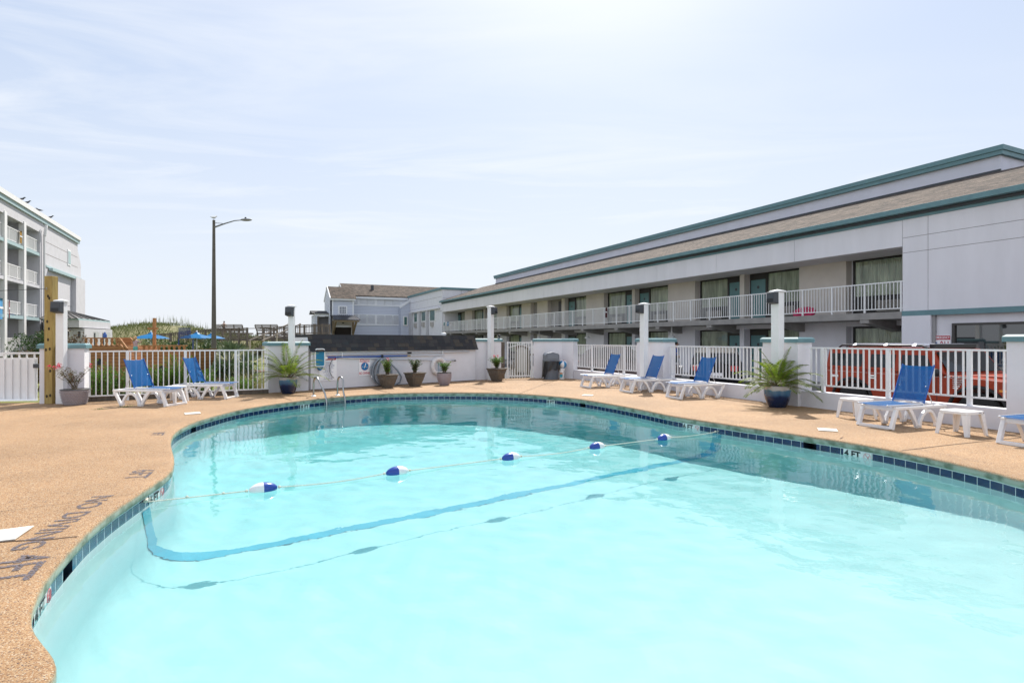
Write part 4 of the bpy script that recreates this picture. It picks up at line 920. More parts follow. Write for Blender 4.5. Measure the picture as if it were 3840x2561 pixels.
for j in range(9):
    zz_ = .03 + j*.036; rr = .20 + .075*((zz_/.355)**.75) + .004
    for k in range(30):
        a = 2*math.pi*(k + .5*(j % 2))/30; bas.ball((rr*math.cos(a), rr*math.sin(a), zz_), (.024,.024,.012), 6, 4)
bas.build('weave', bpy.data.materials['basket'], bp_, smooth=True)
def weave_on(r, rB, rT, h, mt, belly, rows=11, n=30):
    b = MB()
    for j in range(rows):
        f = (j+.7)/(rows+.6); rr = rB + (rT-rB)*(f**.75) + belly*math.sin(math.pi*f) + .002
        for k in range(n): a = 2*math.pi*(k + .5*(j % 2))/n; b.ball((rr*math.cos(a), rr*math.sin(a), h*f), (.014,.014,.011), 6, 4)
    b.build('weave', mt, r, smooth=True)
weave_on([o for o in bpy.data.objects if o.name.startswith('round_planter')][0], .14, .235, .42, M_lav, .03)
# blue glazed pots with palms
def glaze():
    m = bpy.data.materials.new('blue_glaze'); m.use_nodes = True; t = m.node_tree; b = t.nodes['Principled BSDF']; tc = N(t, 'ShaderNodeTexCoord'); sp = N(t, 'ShaderNodeSeparateXYZ'); lk(t, tc.outputs['Object'], sp.inputs[0])
    n = N(t, 'ShaderNodeTexNoise'); n.inputs['Scale'].default_value = 9; lk(t, tc.outputs['Object'], n.inputs['Vector']); a = N(t, 'ShaderNodeMath', operation='MULTIPLY_ADD'); lk(t, n.outputs[0], a.inputs[0]); a.inputs[1].default_value = .09; lk(t, sp.outputs[2], a.inputs[2])
    c = N(t, 'ShaderNodeValToRGB'); lk(t, a.outputs[0], c.inputs[0]); e = c.color_ramp.elements; e[0].position = .05; e[0].color = (.004,.014,.045,1); e[1].position = .5; e[1].color = (.46,.44,.42,1)
    for p, q in ((.28,(.004,.02,.075,1)),(.34,(.02,.10,.22,1)),(.425,(.04,.15,.25,1)),(.455,(.38,.37,.36,1))): k = e.new(p); k.color = q
    lk(t, c.outputs[0], b.inputs['Base Color']); b.inputs['Roughness'].default_value = .12; b.inputs['Coat Weight'].default_value = .4; return m
M_glaze = glaze()
def palm(parent, h0, n, Lf, rs, droop=1.0, up=1.1, mt=None, nlf=42, ll=.22):
    rs = random.Random(rs); rib = MB(); lf = MB()
    for i in range(n):
        a = i*2.399 + rs.uniform(-.3,.3); el = R(80 - 64*((i+.5)/n)**.8) + rs.uniform(-.1,.1); L_ = Lf*rs.uniform(.75,1.08); pts = []; p = Vector((rs.uniform(-.04,.04), rs.uniform(-.04,.04), h0)); d = Vector((math.cos(a)*math.cos(el), math.sin(a)*math.cos(el), math.sin(el))); seg = 12
        for k in range(seg+1):
            pts.append(p.copy()); d = (d + Vector((0,0,-.028*droop*(1+k*.32)))).normalized(); p = p + d*L_/seg
        rib.tube(pts, [.008*(1-.8*k/seg) for k in range(seg+1)], 5)
        for k in range(nlf):
            f = .22 + .78*k/nlf; x_ = f*seg; j = min(seg-1, int(x_)); q = pts[j].lerp(pts[j+1], x_-j); tg = (pts[j+1]-pts[j]).normalized(); sd_ = tg.cross(Vector((0,0,1)))
            sd_ = sd_.normalized() if sd_.length > .05 else Vector((math.cos(a+1.57), math.sin(a+1.57), 0)); l_ = ll*math.sin(math.pi*min(1, .18+f*.80))**.6*rs.uniform(.85,1.1)
            for s_ in (-1, 1):
                dd = (tg*.75 + sd_*s_*.9 + Vector((0,0,rs.uniform(-.05,.28)))).normalized(); lf.blade(q, dd, l_, .0115, sd_.cross(tg)*1.0 + sd_*s_*.4, .22)
    rib.build('frond_rib', M_stem if mt is None else M_stem, parent); lf.build('foliage', mt or M_palm, parent)
x, y = pot_xy(1081, 16.0); round_planter('blue glazed planter of the left palm, pale band at the rim', x, y, .25, .165, .45, M_glaze, ribs=28, belly=.02); palm(thing('potted_palm', 'feathery palm in a blue pot in front of the left lamp post', 'palm', (x, y, 0), 0, 'feathery palms in blue pots'), .42, 34, 1.12, 11, droop=1.25)
x, y = pot_xy(2915, 12.75); round_planter('blue glazed planter of the right palm, pale band at the rim', x, y, .285, .175, .475, M_glaze, ribs=28, belly=.03); palm(thing('potted_palm', 'feathery palm in a blue pot in front of the right pier', 'palm', (x, y, 0), 0, 'feathery palms in blue pots'), .45, 40, 1.0, 12, droop=1.3)

# ---------------------------------------------------------------- trash can, ball, bucket
x, y = pot_xy(2066, 22.0); tc_ = thing('trash_can', 'grey trash can with domed lid and black liner pulled over its rim', 'trash can', (x, y, 0), R(10))
m = MB(); m.lathe([(.27,0),(.275,.02),(.305,.66),(.31,.70)], 28); m.build('body', M_grey, tc_, smooth=40)
m = MB(); m.prism([(-.29,.70),(.29,.70),(.27,.78),(.27,.95),(.20,1.02),(0,1.055),(-.20,1.02),(-.27,.95),(-.27,.78)], -.28, .26); m.build('lid', M_grey, tc_, bevel=.02); bx('flap', mat('flap_grey', (.16,.185,.22), .5), tc_, (-.21,.21,-.292,-.283,.80,.985), bevel=.01)
m = MB(); n = 40; rows = [.715, .68, .60, .52, .44, .38]; rl = random.Random(2); vs = []
for j, z in enumerate(rows):
    for k in range(n):
        a = 2*math.pi*k/n; low = .10 * max(0, math.sin(a*2+.6)) + .34*max(0, math.cos(a-2.9))**3 + .03*math.sin(a*9); rr = .315 + .02*j/5 + .015*math.sin(a*7+j) + .03*(j/5)*abs(math.cos(a-2.9)); vs.append((rr*math.cos(a), rr*math.sin(a), z - low*(j/5)))
m.add(vs, [(j*n+k, (j+1)*n+k, (j+1)*n+(k+1) % n, j*n+(k+1) % n) for j in range(len(rows)-1) for k in range(n)]); m.build('liner_bag', mat('bag_black', (.012,.012,.014), .3, bump=.5, bs=18, dist=.02), tc_, smooth=True)
x, y = pot_xy(2105.5, 22.05); bk = thing('bucket', 'white plastic bucket with a coloured label under the beach ball', 'bucket', (x, y, 0)); m = MB(); m.lathe([(.10,0),(.125,.38),(.135,.385),(.135,.41),(.0,.41)], 24); m.build('body', M_post, bk, smooth=40); m = MB(); m.tube([(-.14,0,.36),(-.10,-.13,.26),(.10,-.13,.26),(.14,0,.36)], .004, 5); m.build('handle', M_steel, bk)
bx('label', mat('label_teal', (.02,.30,.38), .5), bk, (-.07,.03,-.128,-.122,.08,.19)); bx('label', mat('label_orange', (.6,.2,.06), .5), bk, (-.07,.03,-.1285,-.1225,.20,.25))
bb = thing('beach_ball', 'red white and blue beach ball resting on the white bucket', 'beach ball', (x+.05, y+.03, .41+.165)); bbl = mat('ball_blue', (.03,.22,.45), .3); cols = [M_red, M_post, bbl, M_post, bbl, M_post]
m = MB(); nu, nv = 24, 12
for j in range(nv):
    for k in range(nu):
        def sp_(a, b): t_ = math.pi*b/nv; w = 2*math.pi*a/nu; return (.165*math.sin(t_)*math.cos(w), .165*math.sin(t_)*math.sin(w), .165*math.cos(t_))
        m.cur = (k//4) % 6; m.add([sp_(k,j), sp_(k,j+1), sp_(k+1,j+1), sp_(k+1,j)], [(0,1,2,3)])
o = m.build('panels', cols, bb, smooth=True); o.rotation_euler = (R(35), R(-20), R(40))
# weeds at cracks
wd = MB(); rl = random.Random(8)
for px, py in ((487,1523),(470,1527),(375,1535),(330,1505),(980,1477),(2440,1455)):
    c = G(px, py)
    for k in range(60): a = rl.uniform(0,6.28); wd.blade((c.x+rl.gauss(0,.07), c.y+rl.gauss(0,.03), 0), (math.cos(a)*.6, math.sin(a)*.6, rl.uniform(.2,1)), rl.uniform(.02,.05), .006)
o = wd.build('weeds', M_leaf, None); o['kind'] = 'stuff'
# ---------------------------------------------------------------- ground beyond the pool
LOT = -.42
M_ground = mat('sandy_grass', (.20,.17,.08), .95, col2=(.10,.12,.035), vs=.25, det=8, bump=.4, bs=8, dist=.03)
outer = [Vector(p) for p in ((-1500,-600),(1500,-600),(1500,2500),(-1500,2500))]; hole = [Vector(p) for p in perim]
rg_ = delaunay_2d_cdt(outer + hole, [(i, (i+1) % 4) for i in range(4)] + [(4+i, 4+(i+1) % len(hole)) for i in range(len(hole))], [], 0, 1e-5); g = MB(); g.v = [Vector((p.x, p.y, -.60)) for p in rg_[0]]
g.f = [tuple(f) for f in rg_[2] if not inside(sum((rg_[0][i] for i in f), Vector((0,0)))/len(f), hole)]; g.mi = [0]*len(g.f)
o = struct(g.build('ground', M_ground))
M_asph = mat('asphalt', (.085,.085,.088), .9, var=.25, vs=1.2, bump=.4, bs=120, dist=.004, det=6)
MP0 = Vector((13.33,19.3)); ME = Vector((.4287,-.9034)); MO = Fr(MP0, ME)
def wq(fr, pts, z): return [(*fr.w(a, b).xy, z) for a, b in pts]
m = MB(); m.add(wq(MO, [(-75,-9.2),(25,-9.2),(25,-.0),(-75,-.0)], LOT), [(0,1,2,3)]); struct(m.build('parking_lot', M_asph))
M_conc = mat('concrete', (.30,.285,.27), .85, var=.18, vs=2.5, bump=.2, bs=60, det=6)
m = MB(); P = wq(MO, [(-64,-.95),(9,-.95),(9,1.7),(-64,1.7)], 0); m.prism([p[:2] for p in P], LOT, -.24, 'z'); struct(m.build('walkway', M_conc, bevel=.02))
# ---------------------------------------------------------------- two storey motel on the right
M_sh = None
def shingle(name, c1, c2, c3, sw_=.30, sh_=.14):
    m = bpy.data.materials.new(name); m.use_nodes = True; t = m.node_tree; b = t.nodes['Principled BSDF']; tc = N(t, 'ShaderNodeTexCoord')
    br = N(t, 'ShaderNodeTexBrick'); br.inputs['Scale'].default_value = 1; br.inputs['Brick Width'].default_value = sw_; br.inputs['Row Height'].default_value = sh_; br.inputs['Mortar Size'].default_value = .006; br.offset = .37
    br.inputs['Color1'].default_value = (*c1,1); br.inputs['Color2'].default_value = (*c2,1); br.inputs['Mortar'].default_value = (*c3,1); lk(t, tc.outputs['Object'], br.inputs['Vector'])
    n = N(t, 'ShaderNodeTexNoise'); n.inputs['Scale'].default_value = 2.2; n.inputs['Detail'].default_value = 7; lk(t, tc.outputs['Object'], n.inputs['Vector']); mp = N(t, 'ShaderNodeMapping'); mp.inputs['Scale'].default_value = (3.3, 7.1, 1); lk(t, tc.outputs['Object'], mp.inputs[0])
    v = N(t, 'ShaderNodeTexVoronoi'); v.inputs['Scale'].default_value = 1; lk(t, mp.outputs[0], v.inputs['Vector']); sc = N(t, 'ShaderNodeSeparateColor'); lk(t, v.outputs['Color'], sc.inputs[0])
    a = N(t, 'ShaderNodeMath', operation='ADD'); lk(t, n.outputs[0], a.inputs[0]); lk(t, sc.outputs[0], a.inputs[1]); mr = N(t, 'ShaderNodeMapRange'); mr.inputs[1].default_value = .4; mr.inputs[2].default_value = 1.6; mr.inputs[3].default_value = .35; mr.inputs[4].default_value = 1.5; lk(t, a.outputs[0], mr.inputs[0])
    x = N(t, 'ShaderNodeMix', data_type='RGBA', blend_type='MULTIPLY'); x.inputs['Factor'].default_value = 1; lk(t, br.outputs[0], x.inputs[6]); lk(t, mr.outputs[0], x.inputs[7]); lk(t, x.outputs[2], b.inputs['Base Color']); b.inputs['Roughness'].default_value = .95
    bp = N(t, 'ShaderNodeBump'); bp.inputs['Distance'].default_value = .03; bp.inputs['Strength'].default_value = .7; lk(t, br.outputs['Fac'], bp.inputs['Height']); bp.invert = True; lk(t, bp.outputs[0], b.inputs['Normal']); return m
M_rsh = shingle('tan_shingles', (.125,.093,.070), (.070,.052,.040), (.025,.02,.018))
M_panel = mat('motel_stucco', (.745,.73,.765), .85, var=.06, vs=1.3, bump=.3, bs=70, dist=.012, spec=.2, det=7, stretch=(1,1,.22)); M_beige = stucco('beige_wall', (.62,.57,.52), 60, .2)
M_frame = mat('bronze_frame', (.014,.012,.011), .4); M_door = mat('teal_door', (.10,.22,.23), .45, var=.1, vs=2); M_ac = mat('vent_grille', (.27,.25,.22), .6)
def glass_mat():
    m = bpy.data.materials.new('window_glass'); m.use_nodes = True; t = m.node_tree; b = t.nodes['Principled BSDF']; b.inputs['Base Color'].default_value = (.02,.03,.035,1); b.inputs['Roughness'].default_value = .03; b.inputs['Specular IOR Level'].default_value = .8
    tr = N(t, 'ShaderNodeBsdfTransparent'); tr.inputs[0].default_value = (.93,.97,.95,1); gl = N(t, 'ShaderNodeBsdfGlossy'); gl.inputs['Roughness'].default_value = .02; fr = N(t, 'ShaderNodeFresnel'); fr.inputs['IOR'].default_value = 1.5
    tc = N(t, 'ShaderNodeTexCoord'); n = N(t, 'ShaderNodeTexNoise'); n.inputs['Scale'].default_value = 1.1; lk(t, tc.outputs['Object'], n.inputs['Vector']); bp = N(t, 'ShaderNodeBump'); bp.inputs['Strength'].default_value = .25; bp.inputs['Distance'].default_value = .02; lk(t, n.outputs[0], bp.inputs['Height']); lk(t, bp.outputs[0], gl.inputs['Normal'])
    ms = N(t, 'ShaderNodeMixShader'); lk(t, fr.outputs[0], ms.inputs[0]); lk(t, tr.outputs[0], ms.inputs[1]); lk(t, gl.outputs[0], ms.inputs[2]); lk(t, ms.outputs[0], t.nodes['Material Output'].inputs[0]); return m
M_glass = glass_mat(); M_curt = mat('curtain', (.50,.52,.42), .9, var=.45, vs=5, stretch=(1,1,.12))
mo = thing('motel_building', 'long two storey white motel with teal trim and an upper walkway', 'motel', (MP0.x, MP0.y, 0), MO.rot)
XL, XR = -49.6, 7.5; SEC = MO.x(3384)                       # far end, near end, edge of the solid end wall
SL_, SB_ = 2.49, 2.25                                     # walkway slab top and underside
# upper band and solid end wall, with joints as grooves between panels
jp = [SEC] + [MO.x(p) for p in (2982,)]                    # joints seen in the photo
jx = sorted(set([round(MO.x(p), 2) for p in (3384, 2979, 2686, 2463, 2290, 2152, 2038, 1978, 1891, 1818, 1755)] + [XL]))
for a, b in zip(jx, jx[1:]): bx('fascia_panel', M_panel, mo, (a+.008, b-.008, 0, .22, 4.71, 5.69))
gx = MO.x(3480)
for a, b in ((SEC+.008, gx-.008), (gx+.008, 7.0)):
    for z0, z1 in ((2.49, 4.47), (4.486, 4.98), (4.996, 5.69)): bx('end_wall_panel', M_panel, mo, (a, b, 0, .22, z0, z1))
bx('wall_core', mat('groove', (.25,.24,.24), .9), mo, (XL, 7.0, .012, .215, 4.715, 5.68), (SEC+.02, 7.0, .012, .215, 2.5, 4.72))
bx('soffit', M_panel, mo, (XL, SEC, .225, 1.8, 4.70, 4.76))
# teal gutter and trim
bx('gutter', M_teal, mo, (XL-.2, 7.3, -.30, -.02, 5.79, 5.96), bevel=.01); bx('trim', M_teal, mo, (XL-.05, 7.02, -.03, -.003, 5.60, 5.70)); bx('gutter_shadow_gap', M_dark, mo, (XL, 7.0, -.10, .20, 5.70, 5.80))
bx('trim', M_teal, mo, (SEC, 7.02, -.035, -.003, 2.33, 2.50))
m = MB(); m.add([(XL-.2,-.27,5.965),(7.3,-.27,5.965),(4.8,5.0,7.78),(XL-.2,5.0,7.78),(7.3,5.4,5.965),(7.3,-.27,5.9),(XL-.2,-.27,5.9),(XL-.2,5.0,5.9)], [(0,1,2,3)])
m.add([(7.3,-.27,5.965),(7.3,12,5.965),(4.8,12,7.78),(4.8,5.0,7.78),(XL-.2,5.0,7.78),(4.8,5,7.78),(4.8,12,7.78),(XL-.2,12,7.78)], [(0,1,2,3),(4,5,6,7)])
m.add([(XL-.2,-.27,5.965),(XL-.2,5,7.78),(XL-.2,12,7.78),(XL-.2,12,5.965)], [(0,1,2,3)]); m.build('roof', M_rsh, mo)
XP0, XP1 = MO.x(1859, 5.0), MO.x(3752, 5.0)
bx('parapet', stucco('parapet_stucco', (.66,.66,.74)), mo, (XP0, XP1, 5.0, 11.5, 7.2, 8.38)); bx('parapet_fascia', M_teal, mo, (XP0-.18, XP1+.12, 4.86, 11.6, 8.36, 8.52), (XP0-.22, XP1+.16, 4.82, 11.64, 8.52, 8.70)); bx('flashing', M_dark, mo, (XP0, XP1+.03, 4.93, 4.995, 7.66, 7.84))
# bodies
bx('core', M_panel, mo, (XL, 7.0, 1.95, 12, LOT-.2, 5.9)); [bx('end_gable', M_panel, mo, q) for q in ((XL-.0, XL+.2, .23, 1.94, LOT-.2, 5.89), (6.8, 6.99, .23, 1.94, LOT-.2, 5.89))]
bx('balcony_slab', M_conc, mo, (XL+.2, SEC-.003, -.04, 1.95, SB_, SL_)); 
for k in range(13): x = SEC - 1.3 - k*3.78; m = MB(); m.prism([(-.02,SB_-.003),(-.02,SB_-.13),(1.9,SB_-.42),(1.9,SB_-.003)], x-.16, x+.16, 'x'); m.build('beam', M_conc, mo)
# room fronts: (kind, px0, px1) measured on the upper floor at the recessed plane
BK = 1.6
def room_front(z0, zt, x0, x1, door_left, door=True, mirror=False, up=True):
    "recessed dark framed unit: window with curtain and wall heater grille, and a door beside it"
    w = x1 - x0; y = BK + .30
    dw = .95 if door else 0
    xa, xb = (x0 + dw, x1) if door_left else (x0, x1 - dw)
    f = MB(); t = .07
    for a, b in ((xa, xb),): 
        f.box(a, a+t, y-.05, y+.03, z0, zt); f.box(b-t, b, y-.05, y+.03, z0, zt); f.box(a+t, b-t, y-.05, y+.03, zt-t, zt); f.box(a+t, b-t, y-.05, y+.03, z0+.68, z0+.75); f.box(a+t, b-t, y-.045, y+.03, z0, z0+.68)
        if b-a > 1.9: c_ = a + (b-a)*.62; 
    fr = f.build('window', M_frame, mo)
    g_ = MB(); g_.add([(xa+t,y-.006,z0+.75),(xb-t,y-.006,z0+.75),(xb-t,y-.006,zt-t),(xa+t,y-.006,zt-t)], [(0,1,2,3)]); g_.build('pane', M_glass, fr)
    c_ = MB(); n = int((xb-xa)/.045); vs = []; xl = xa+t if (xb-xa) < 1.9 or True else xa
    for k in range(n+1): vs += [(xa+t + (xb-xa-2*t)*k/n, y+.010 + (.025 if k % 2 else -.0) + .006*math.sin(k*.7), z0+.76), (xa+t + (xb-xa-2*t)*k/n, y+.010 + (.025 if k % 2 else -.0), zt-t)]
    c_.add(vs, [(2*k, 2*k+2, 2*k+3, 2*k+1) for k in range(n)]); c_.build('curtain', M_curt, fr)
    a_ = MB(); aw = min(1.05, xb-xa-.35); ac0 = xa + (xb-xa-aw)/2; a_.box(ac0, ac0+aw, y-.07, y-.046, z0+.12, z0+.56)
    for k in range(9): a_.box(ac0+.02, ac0+aw-.02, y-.085, y-.07, z0+.14+k*.046, z0+.165+k*.046)
    a_.build('heater_grille', M_ac, fr)
    if door:
        da, db_ = (x0, x0+dw) if door_left else (x1-dw, x1); f = MB(); f.box(da, da+.05, y-.05, y+.03, z0, zt); f.box(db_-.05, db_, y-.05, y+.03, z0, zt); f.box(da+.05, db_-.05, y-.05, y+.03, zt-.30, zt); fo = f.build('door_frame', M_frame, mo)
        d = bx('door', M_door, fo, (da+.052, db_-.052, y-.03, y+.01, z0+.02, zt-.302)); q = MB(); q.M = Matrix.Translation(((da+db_)/2, y-.032, z0+1.55)) @ Matrix.Rotation(R(90), 4, 'X'); q.lathe([(.075,0),(.0,.002)], 12); q.build('number_plate', M_dark, fo)
        bx('handle', M_steel, fo, (da+.09 if door_left else db_-.16, da+.16 if door_left else db_-.09, y-.09, y-.04, z0+.92, z0+1.08))
def MX(px): return MO.x(px, BK)
z3 = lambda q: 1800 + q/2.351; z4 = lambda q: 2700 + q/2.062; z5 = lambda q: 1650 + q/4.702
units = [(z4(975), 3384, None), (z4(187), z4(612), True), (z3(1895), z3(2290), False), (z3(1365), z3(1657), True), (z3(1092), z3(1340), False), (z3(747), z3(935), True), (z5(1172), z5(1437), False), (z5(783), z5(1003), True), (z5(565), z5(768), False), (z5(272), z5(437), True)]
ulist = []
for a, b, dl in units:
    xa, xb = MX(a), MX(b); ulist.append((xa, xb, dl))
ulist.sort()
solid = []; cur = XL + .2
for xa, xb, dl in ulist: solid.append((cur, xa)); cur = xb
if cur < SEC: solid.append((cur, SEC + .2))
for a, b in solid:
    if b - a < .05: continue
    r0, r1 = MX(z5(1598)), MX(z5(1712)); s0, s1 = MX(z5(1897)), MX(z5(2142))
    parts_ = [(a, b)]
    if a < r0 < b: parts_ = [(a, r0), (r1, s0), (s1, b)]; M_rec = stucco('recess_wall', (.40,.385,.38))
    for p, q in parts_:
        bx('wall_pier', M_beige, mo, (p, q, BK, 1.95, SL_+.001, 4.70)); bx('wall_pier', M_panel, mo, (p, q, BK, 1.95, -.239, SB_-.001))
    if a < r0 < b:
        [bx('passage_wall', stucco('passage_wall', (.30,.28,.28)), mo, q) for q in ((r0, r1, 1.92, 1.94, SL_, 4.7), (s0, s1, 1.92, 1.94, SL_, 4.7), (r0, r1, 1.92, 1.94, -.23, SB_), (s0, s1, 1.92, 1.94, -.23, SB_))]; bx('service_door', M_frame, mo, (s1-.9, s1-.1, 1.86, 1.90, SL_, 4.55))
for xa, xb, dl in ulist:
    for z0, zt in ((SL_+.002, 4.70), (-.238, 2.05)):
        if dl is None: room_front(z0, zt, xa+.12, SEC-.0, True, door=False)
        else: room_front(z0, zt, xa+.12, xb, dl)
    bx('lintel', M_panel, mo, (xa, xb, BK+.02, 1.95, 2.06, SB_-.001))
# upper railing: posts and balusters
xs = [SEC-.06]; 
rail = bx('balcony_railing', M_white, mo, (XL+.2, SEC-.003, .02, .06, SL_+1.02, SL_+1.06), (XL+.2, SEC-.003, .02, .06, SL_+.10, SL_+.135))
m = MB(); k = 0; x = SEC - .06; n_ = 0
while x > XL + .3:
    m2 = MB(); m2.box(x-.028, x+.028, .012, .068, SL_-.02, SL_+1.02) ; 
    if n_ < 40: m2.build('post', M_white, rail)
    x -= 1.26; n_ += 1
xs_ = []; x = SEC - .18
while x > XL + .25:
    xs_.append(x); x -= .126
for x in xs_[:95]: bx('baluster', M_white, rail, (x-.011, x+.011, .029, .051, SL_+.135, SL_+1.02))
m = MB()
for x in xs_[95:]: m.box(x-.011, x+.011, .029, .051, SL_+.135, SL_+1.02)
m.build('baluster_run', M_white, rail)['kind'] = 'stuff'
# lower end: pier, downspout, office window, emergency sign
x1 = MO.x(3492); bx('lower_wall', M_panel, mo, (SEC, x1, -.04, .3, -.24, 2.33)); bx('lower_wall', M_panel, mo, (x1, 7.0, .14, .3, -.24, 2.33)); bx('downspout', mat('pipe_grey', (.30,.29,.29), .5), mo, (x1+.015, x1+.09, .04, .13, -.24, 2.33))
xw = MO.x(3573, .12); fr = bx('window', mat('window_bronze', (.05,.045,.04), .5), mo, (xw, xw+.08, .06, .16, .25, 2.05), (xw+.08, 6.8, .06, .16, 1.98, 2.05), (xw+.08, 6.8, .06, .16, .25, .32), (6.72, 6.8, .06, .16, .32, 1.98), (xw+3.0, xw+3.06, .065, .16, .32, 1.98))
bx('pane', mat('dark_glass', (.012,.014,.016), .02, spec=1.0, coat=1), fr, (xw+.08, 6.72, .125, .135, .32, 1.98))
q = MO.w(MO.x(3535, .10), .10, ZZ(1257, MO.d(3535, .10)) - .27); em = thing('emergency_sign', 'red and white emergency telephone 911 sign on the motel wall above the orange car', 'sign', q, MO.rot); s_ = MO.d(3537)/F*30.5; hw = (MO.x(3565,.1)-MO.x(3505,.1))/2; hh = .27
bx('panel', M_sign, em, (-hw, hw, 0, .01, -hh, hh), bevel=.02); bx('heading_band', M_red, em, (-hw+.012, hw-.012, -.0025, -.001, .12, hh-.012)); text('EMERGENCY', .11, M_sign, em, 0, -.004, .19, bold=.001, sx_=hw*2*.85/.62); text('911', .34, M_red, em, .10*hw/.36, -.004, -.06, bold=.006, sx_=hw*2/.85)
m = MB(); m.tube([(-.17,-.01,.03),(-.225,-.01,.0),(-.24,-.01,-.07),(-.225,-.01,-.14),(-.17,-.01,-.17)], [.028,.018,.016,.018,.028], 6); m.build('handset_symbol', M_navy, em)
# things left on the walkway
q = MO.w(MO.x(3025, .5), .35, SL_+.14); o = thing('inflatable_ring', 'bright pink inflatable leaning behind the upper railing', 'pool float', q, MO.rot); m = MB(); m.tube([(.42*math.cos(2*math.pi*k/24), .12*math.sin(2*math.pi*k/24), .17*math.sin(2*math.pi*k/24)) for k in range(24)], .085, 10, closed=True); m.ball((0,0,0), (.36,.06,.13)); m.build('ring', mat('pink_vinyl', (.55,.01,.10), .3), o, smooth=True)
def towel(fr, px, off, z, w, h, mt, label):
    q = fr.w(fr.x(px, off), off, z); o = thing('towel', label, 'towel', q, fr.rot); m = MB(); n = 8
    vs = []
    for j in range(7):
        for k in range(n+1): vs.append((-w/2 + w*k/n*(1-.03*j), -.03 - .02*math.sin(k*1.4+j*.3), -h*j/6))
    for k in range(n+1): vs.append((-w/2+w*k/n, .05, 0.01))
    m.add(vs, [(j*(n+1)+k, j*(n+1)+k+1, (j+1)*(n+1)+k+1, (j+1)*(n+1)+k) for j in range(6) for k in range(n)] + [(7*(n+1)+k, k, k+1, 7*(n+1)+k+1) for k in range(n)]); m.build('cloth', mt, o, smooth=True)
    b = MB(); b.box(-w/2, w/2, -.052, -.05, -h*.5, -h*.4); b.build('stripe', M_post, o); return o
towel(MO, 1681, .04, SL_+1.08, .65, .45, mat('towel_blue', (.12,.25,.42), .9), 'light blue towel over the far end of the motel railing'); towel(MO, 1690.5, .04, SL_+.95, .35, .62, mat('towel_white', (.55,.52,.54), .9), 'pale towel hanging below the blue one on the motel railing'); towel(MO, 1667, .04, SL_+1.05, .3, .35, mat('towel_teal', (.01,.20,.22), .9), 'small teal cloth at the end post of the motel railing')
towel(MO, z3(1118), .03, SL_+1.05, .16, .62, mat('towel_maroon', (.07,.01,.015), .9), 'narrow dark red cloth hanging on the middle of the motel railing')
for k, px in enumerate((z3(520), z3(945), z3(1690))):
    q = MO.w(MO.x(px, .7), .7, SB_-.5); o = thing('flood_light', ['small white flood light under the walkway, the farthest one', 'small white flood light under the walkway, middle one', 'small white flood light under the walkway, behind the fence pier'][k], 'flood light', q, MO.rot); bx('stem', M_white, o, (-.03,.03,-.03,.03,.02,.5)); m = MB(); m.lathe([(.16,-.12),(.20,-.06),(.10,.02),(.03,.04)], 14); m.build('shade', M_white, o)
# ---------------------------------------------------------------- wing at the far end
XW = MO.x(1529); wing = thing('motel_wing', 'white panelled wing with three narrow windows at the far end of the motel', 'building', (MP0.x, MP0.y, 0), MO.rot)
dW = MO.d(1656); zW = 7.55
M_wing = stucco('wing_stucco', (.72,.72,.76), 60, .2)
bx('wall', M_wing, wing, (XW, XL-.01, .02, 14, LOT-.2, zW-.25)); 
for z in (5.55, 4.85, 6.5):
    bx('joint', M_joint, wing, (XW+.05, XL-.05, .012, .018, z, z+.02))
bx('roof_trim', M_teal, wing, (XW-.1, XL+.1, -.12, 14.1, zW-.25, zW)); bx('joint', M_joint, wing, (XL-.012+.003, XL-.004, .1, 12, 6.3, 6.32), (XL-.009, XL-.004, 2.3, 2.32, 5.9, 7.3))
bx('ledge', M_wing, wing, (MO.x(1538), MO.x(1650), -.22, .0, 5.15, 5.34))
for k, (a, b) in enumerate(((1538,1552.5),(1575,1584),(1602,1612))):
    bx('recess_side', stucco('fin', (.50,.50,.53)), wing, (MO.x(a), MO.x(b-5), -.18, .0, LOT, 5.15))
M_ltgl = mat('teal_glass', (.05,.13,.12), .12, spec=.8)
for k, (a, b, t_, bt) in enumerate(((1552.5,1566,523,682),(1580.5,1597,502,665),(1611.5,1632,478,660))):
    xa, xb = MO.x(a), MO.x(b); d = MO.d((a+b)/2); zt, zb = ZZ(1050+t_/4.2745, d), ZZ(1050+bt/4.2745, d); f = bx('window', M_post, wing, (xa, xa+.12, -.04, .02, zb, zt), (xb-.12, xb, -.04, .02, zb, zt), (xa+.12, xb-.12, -.04, .02, zt-.08, zt), (xa+.12, xb-.12, -.04, .02, zb, zb+.08)); bx('pane', M_ltgl, f, (xa+.12, xb-.12, .0, .015, zb+.08, zt-.08), (xa+.12, xb-.12, -.01, .0, (zb+zt)/2-.03, (zb+zt)/2))
    c = (xa+xb)/2; bx('heater_box', mat('beige_box', (.40,.38,.36), .6) if 'beige_box' not in bpy.data.materials else bpy.data.materials['beige_box'], wing, (c-.42, c+.42, -.18, .01, zb-.62, zb-.12))
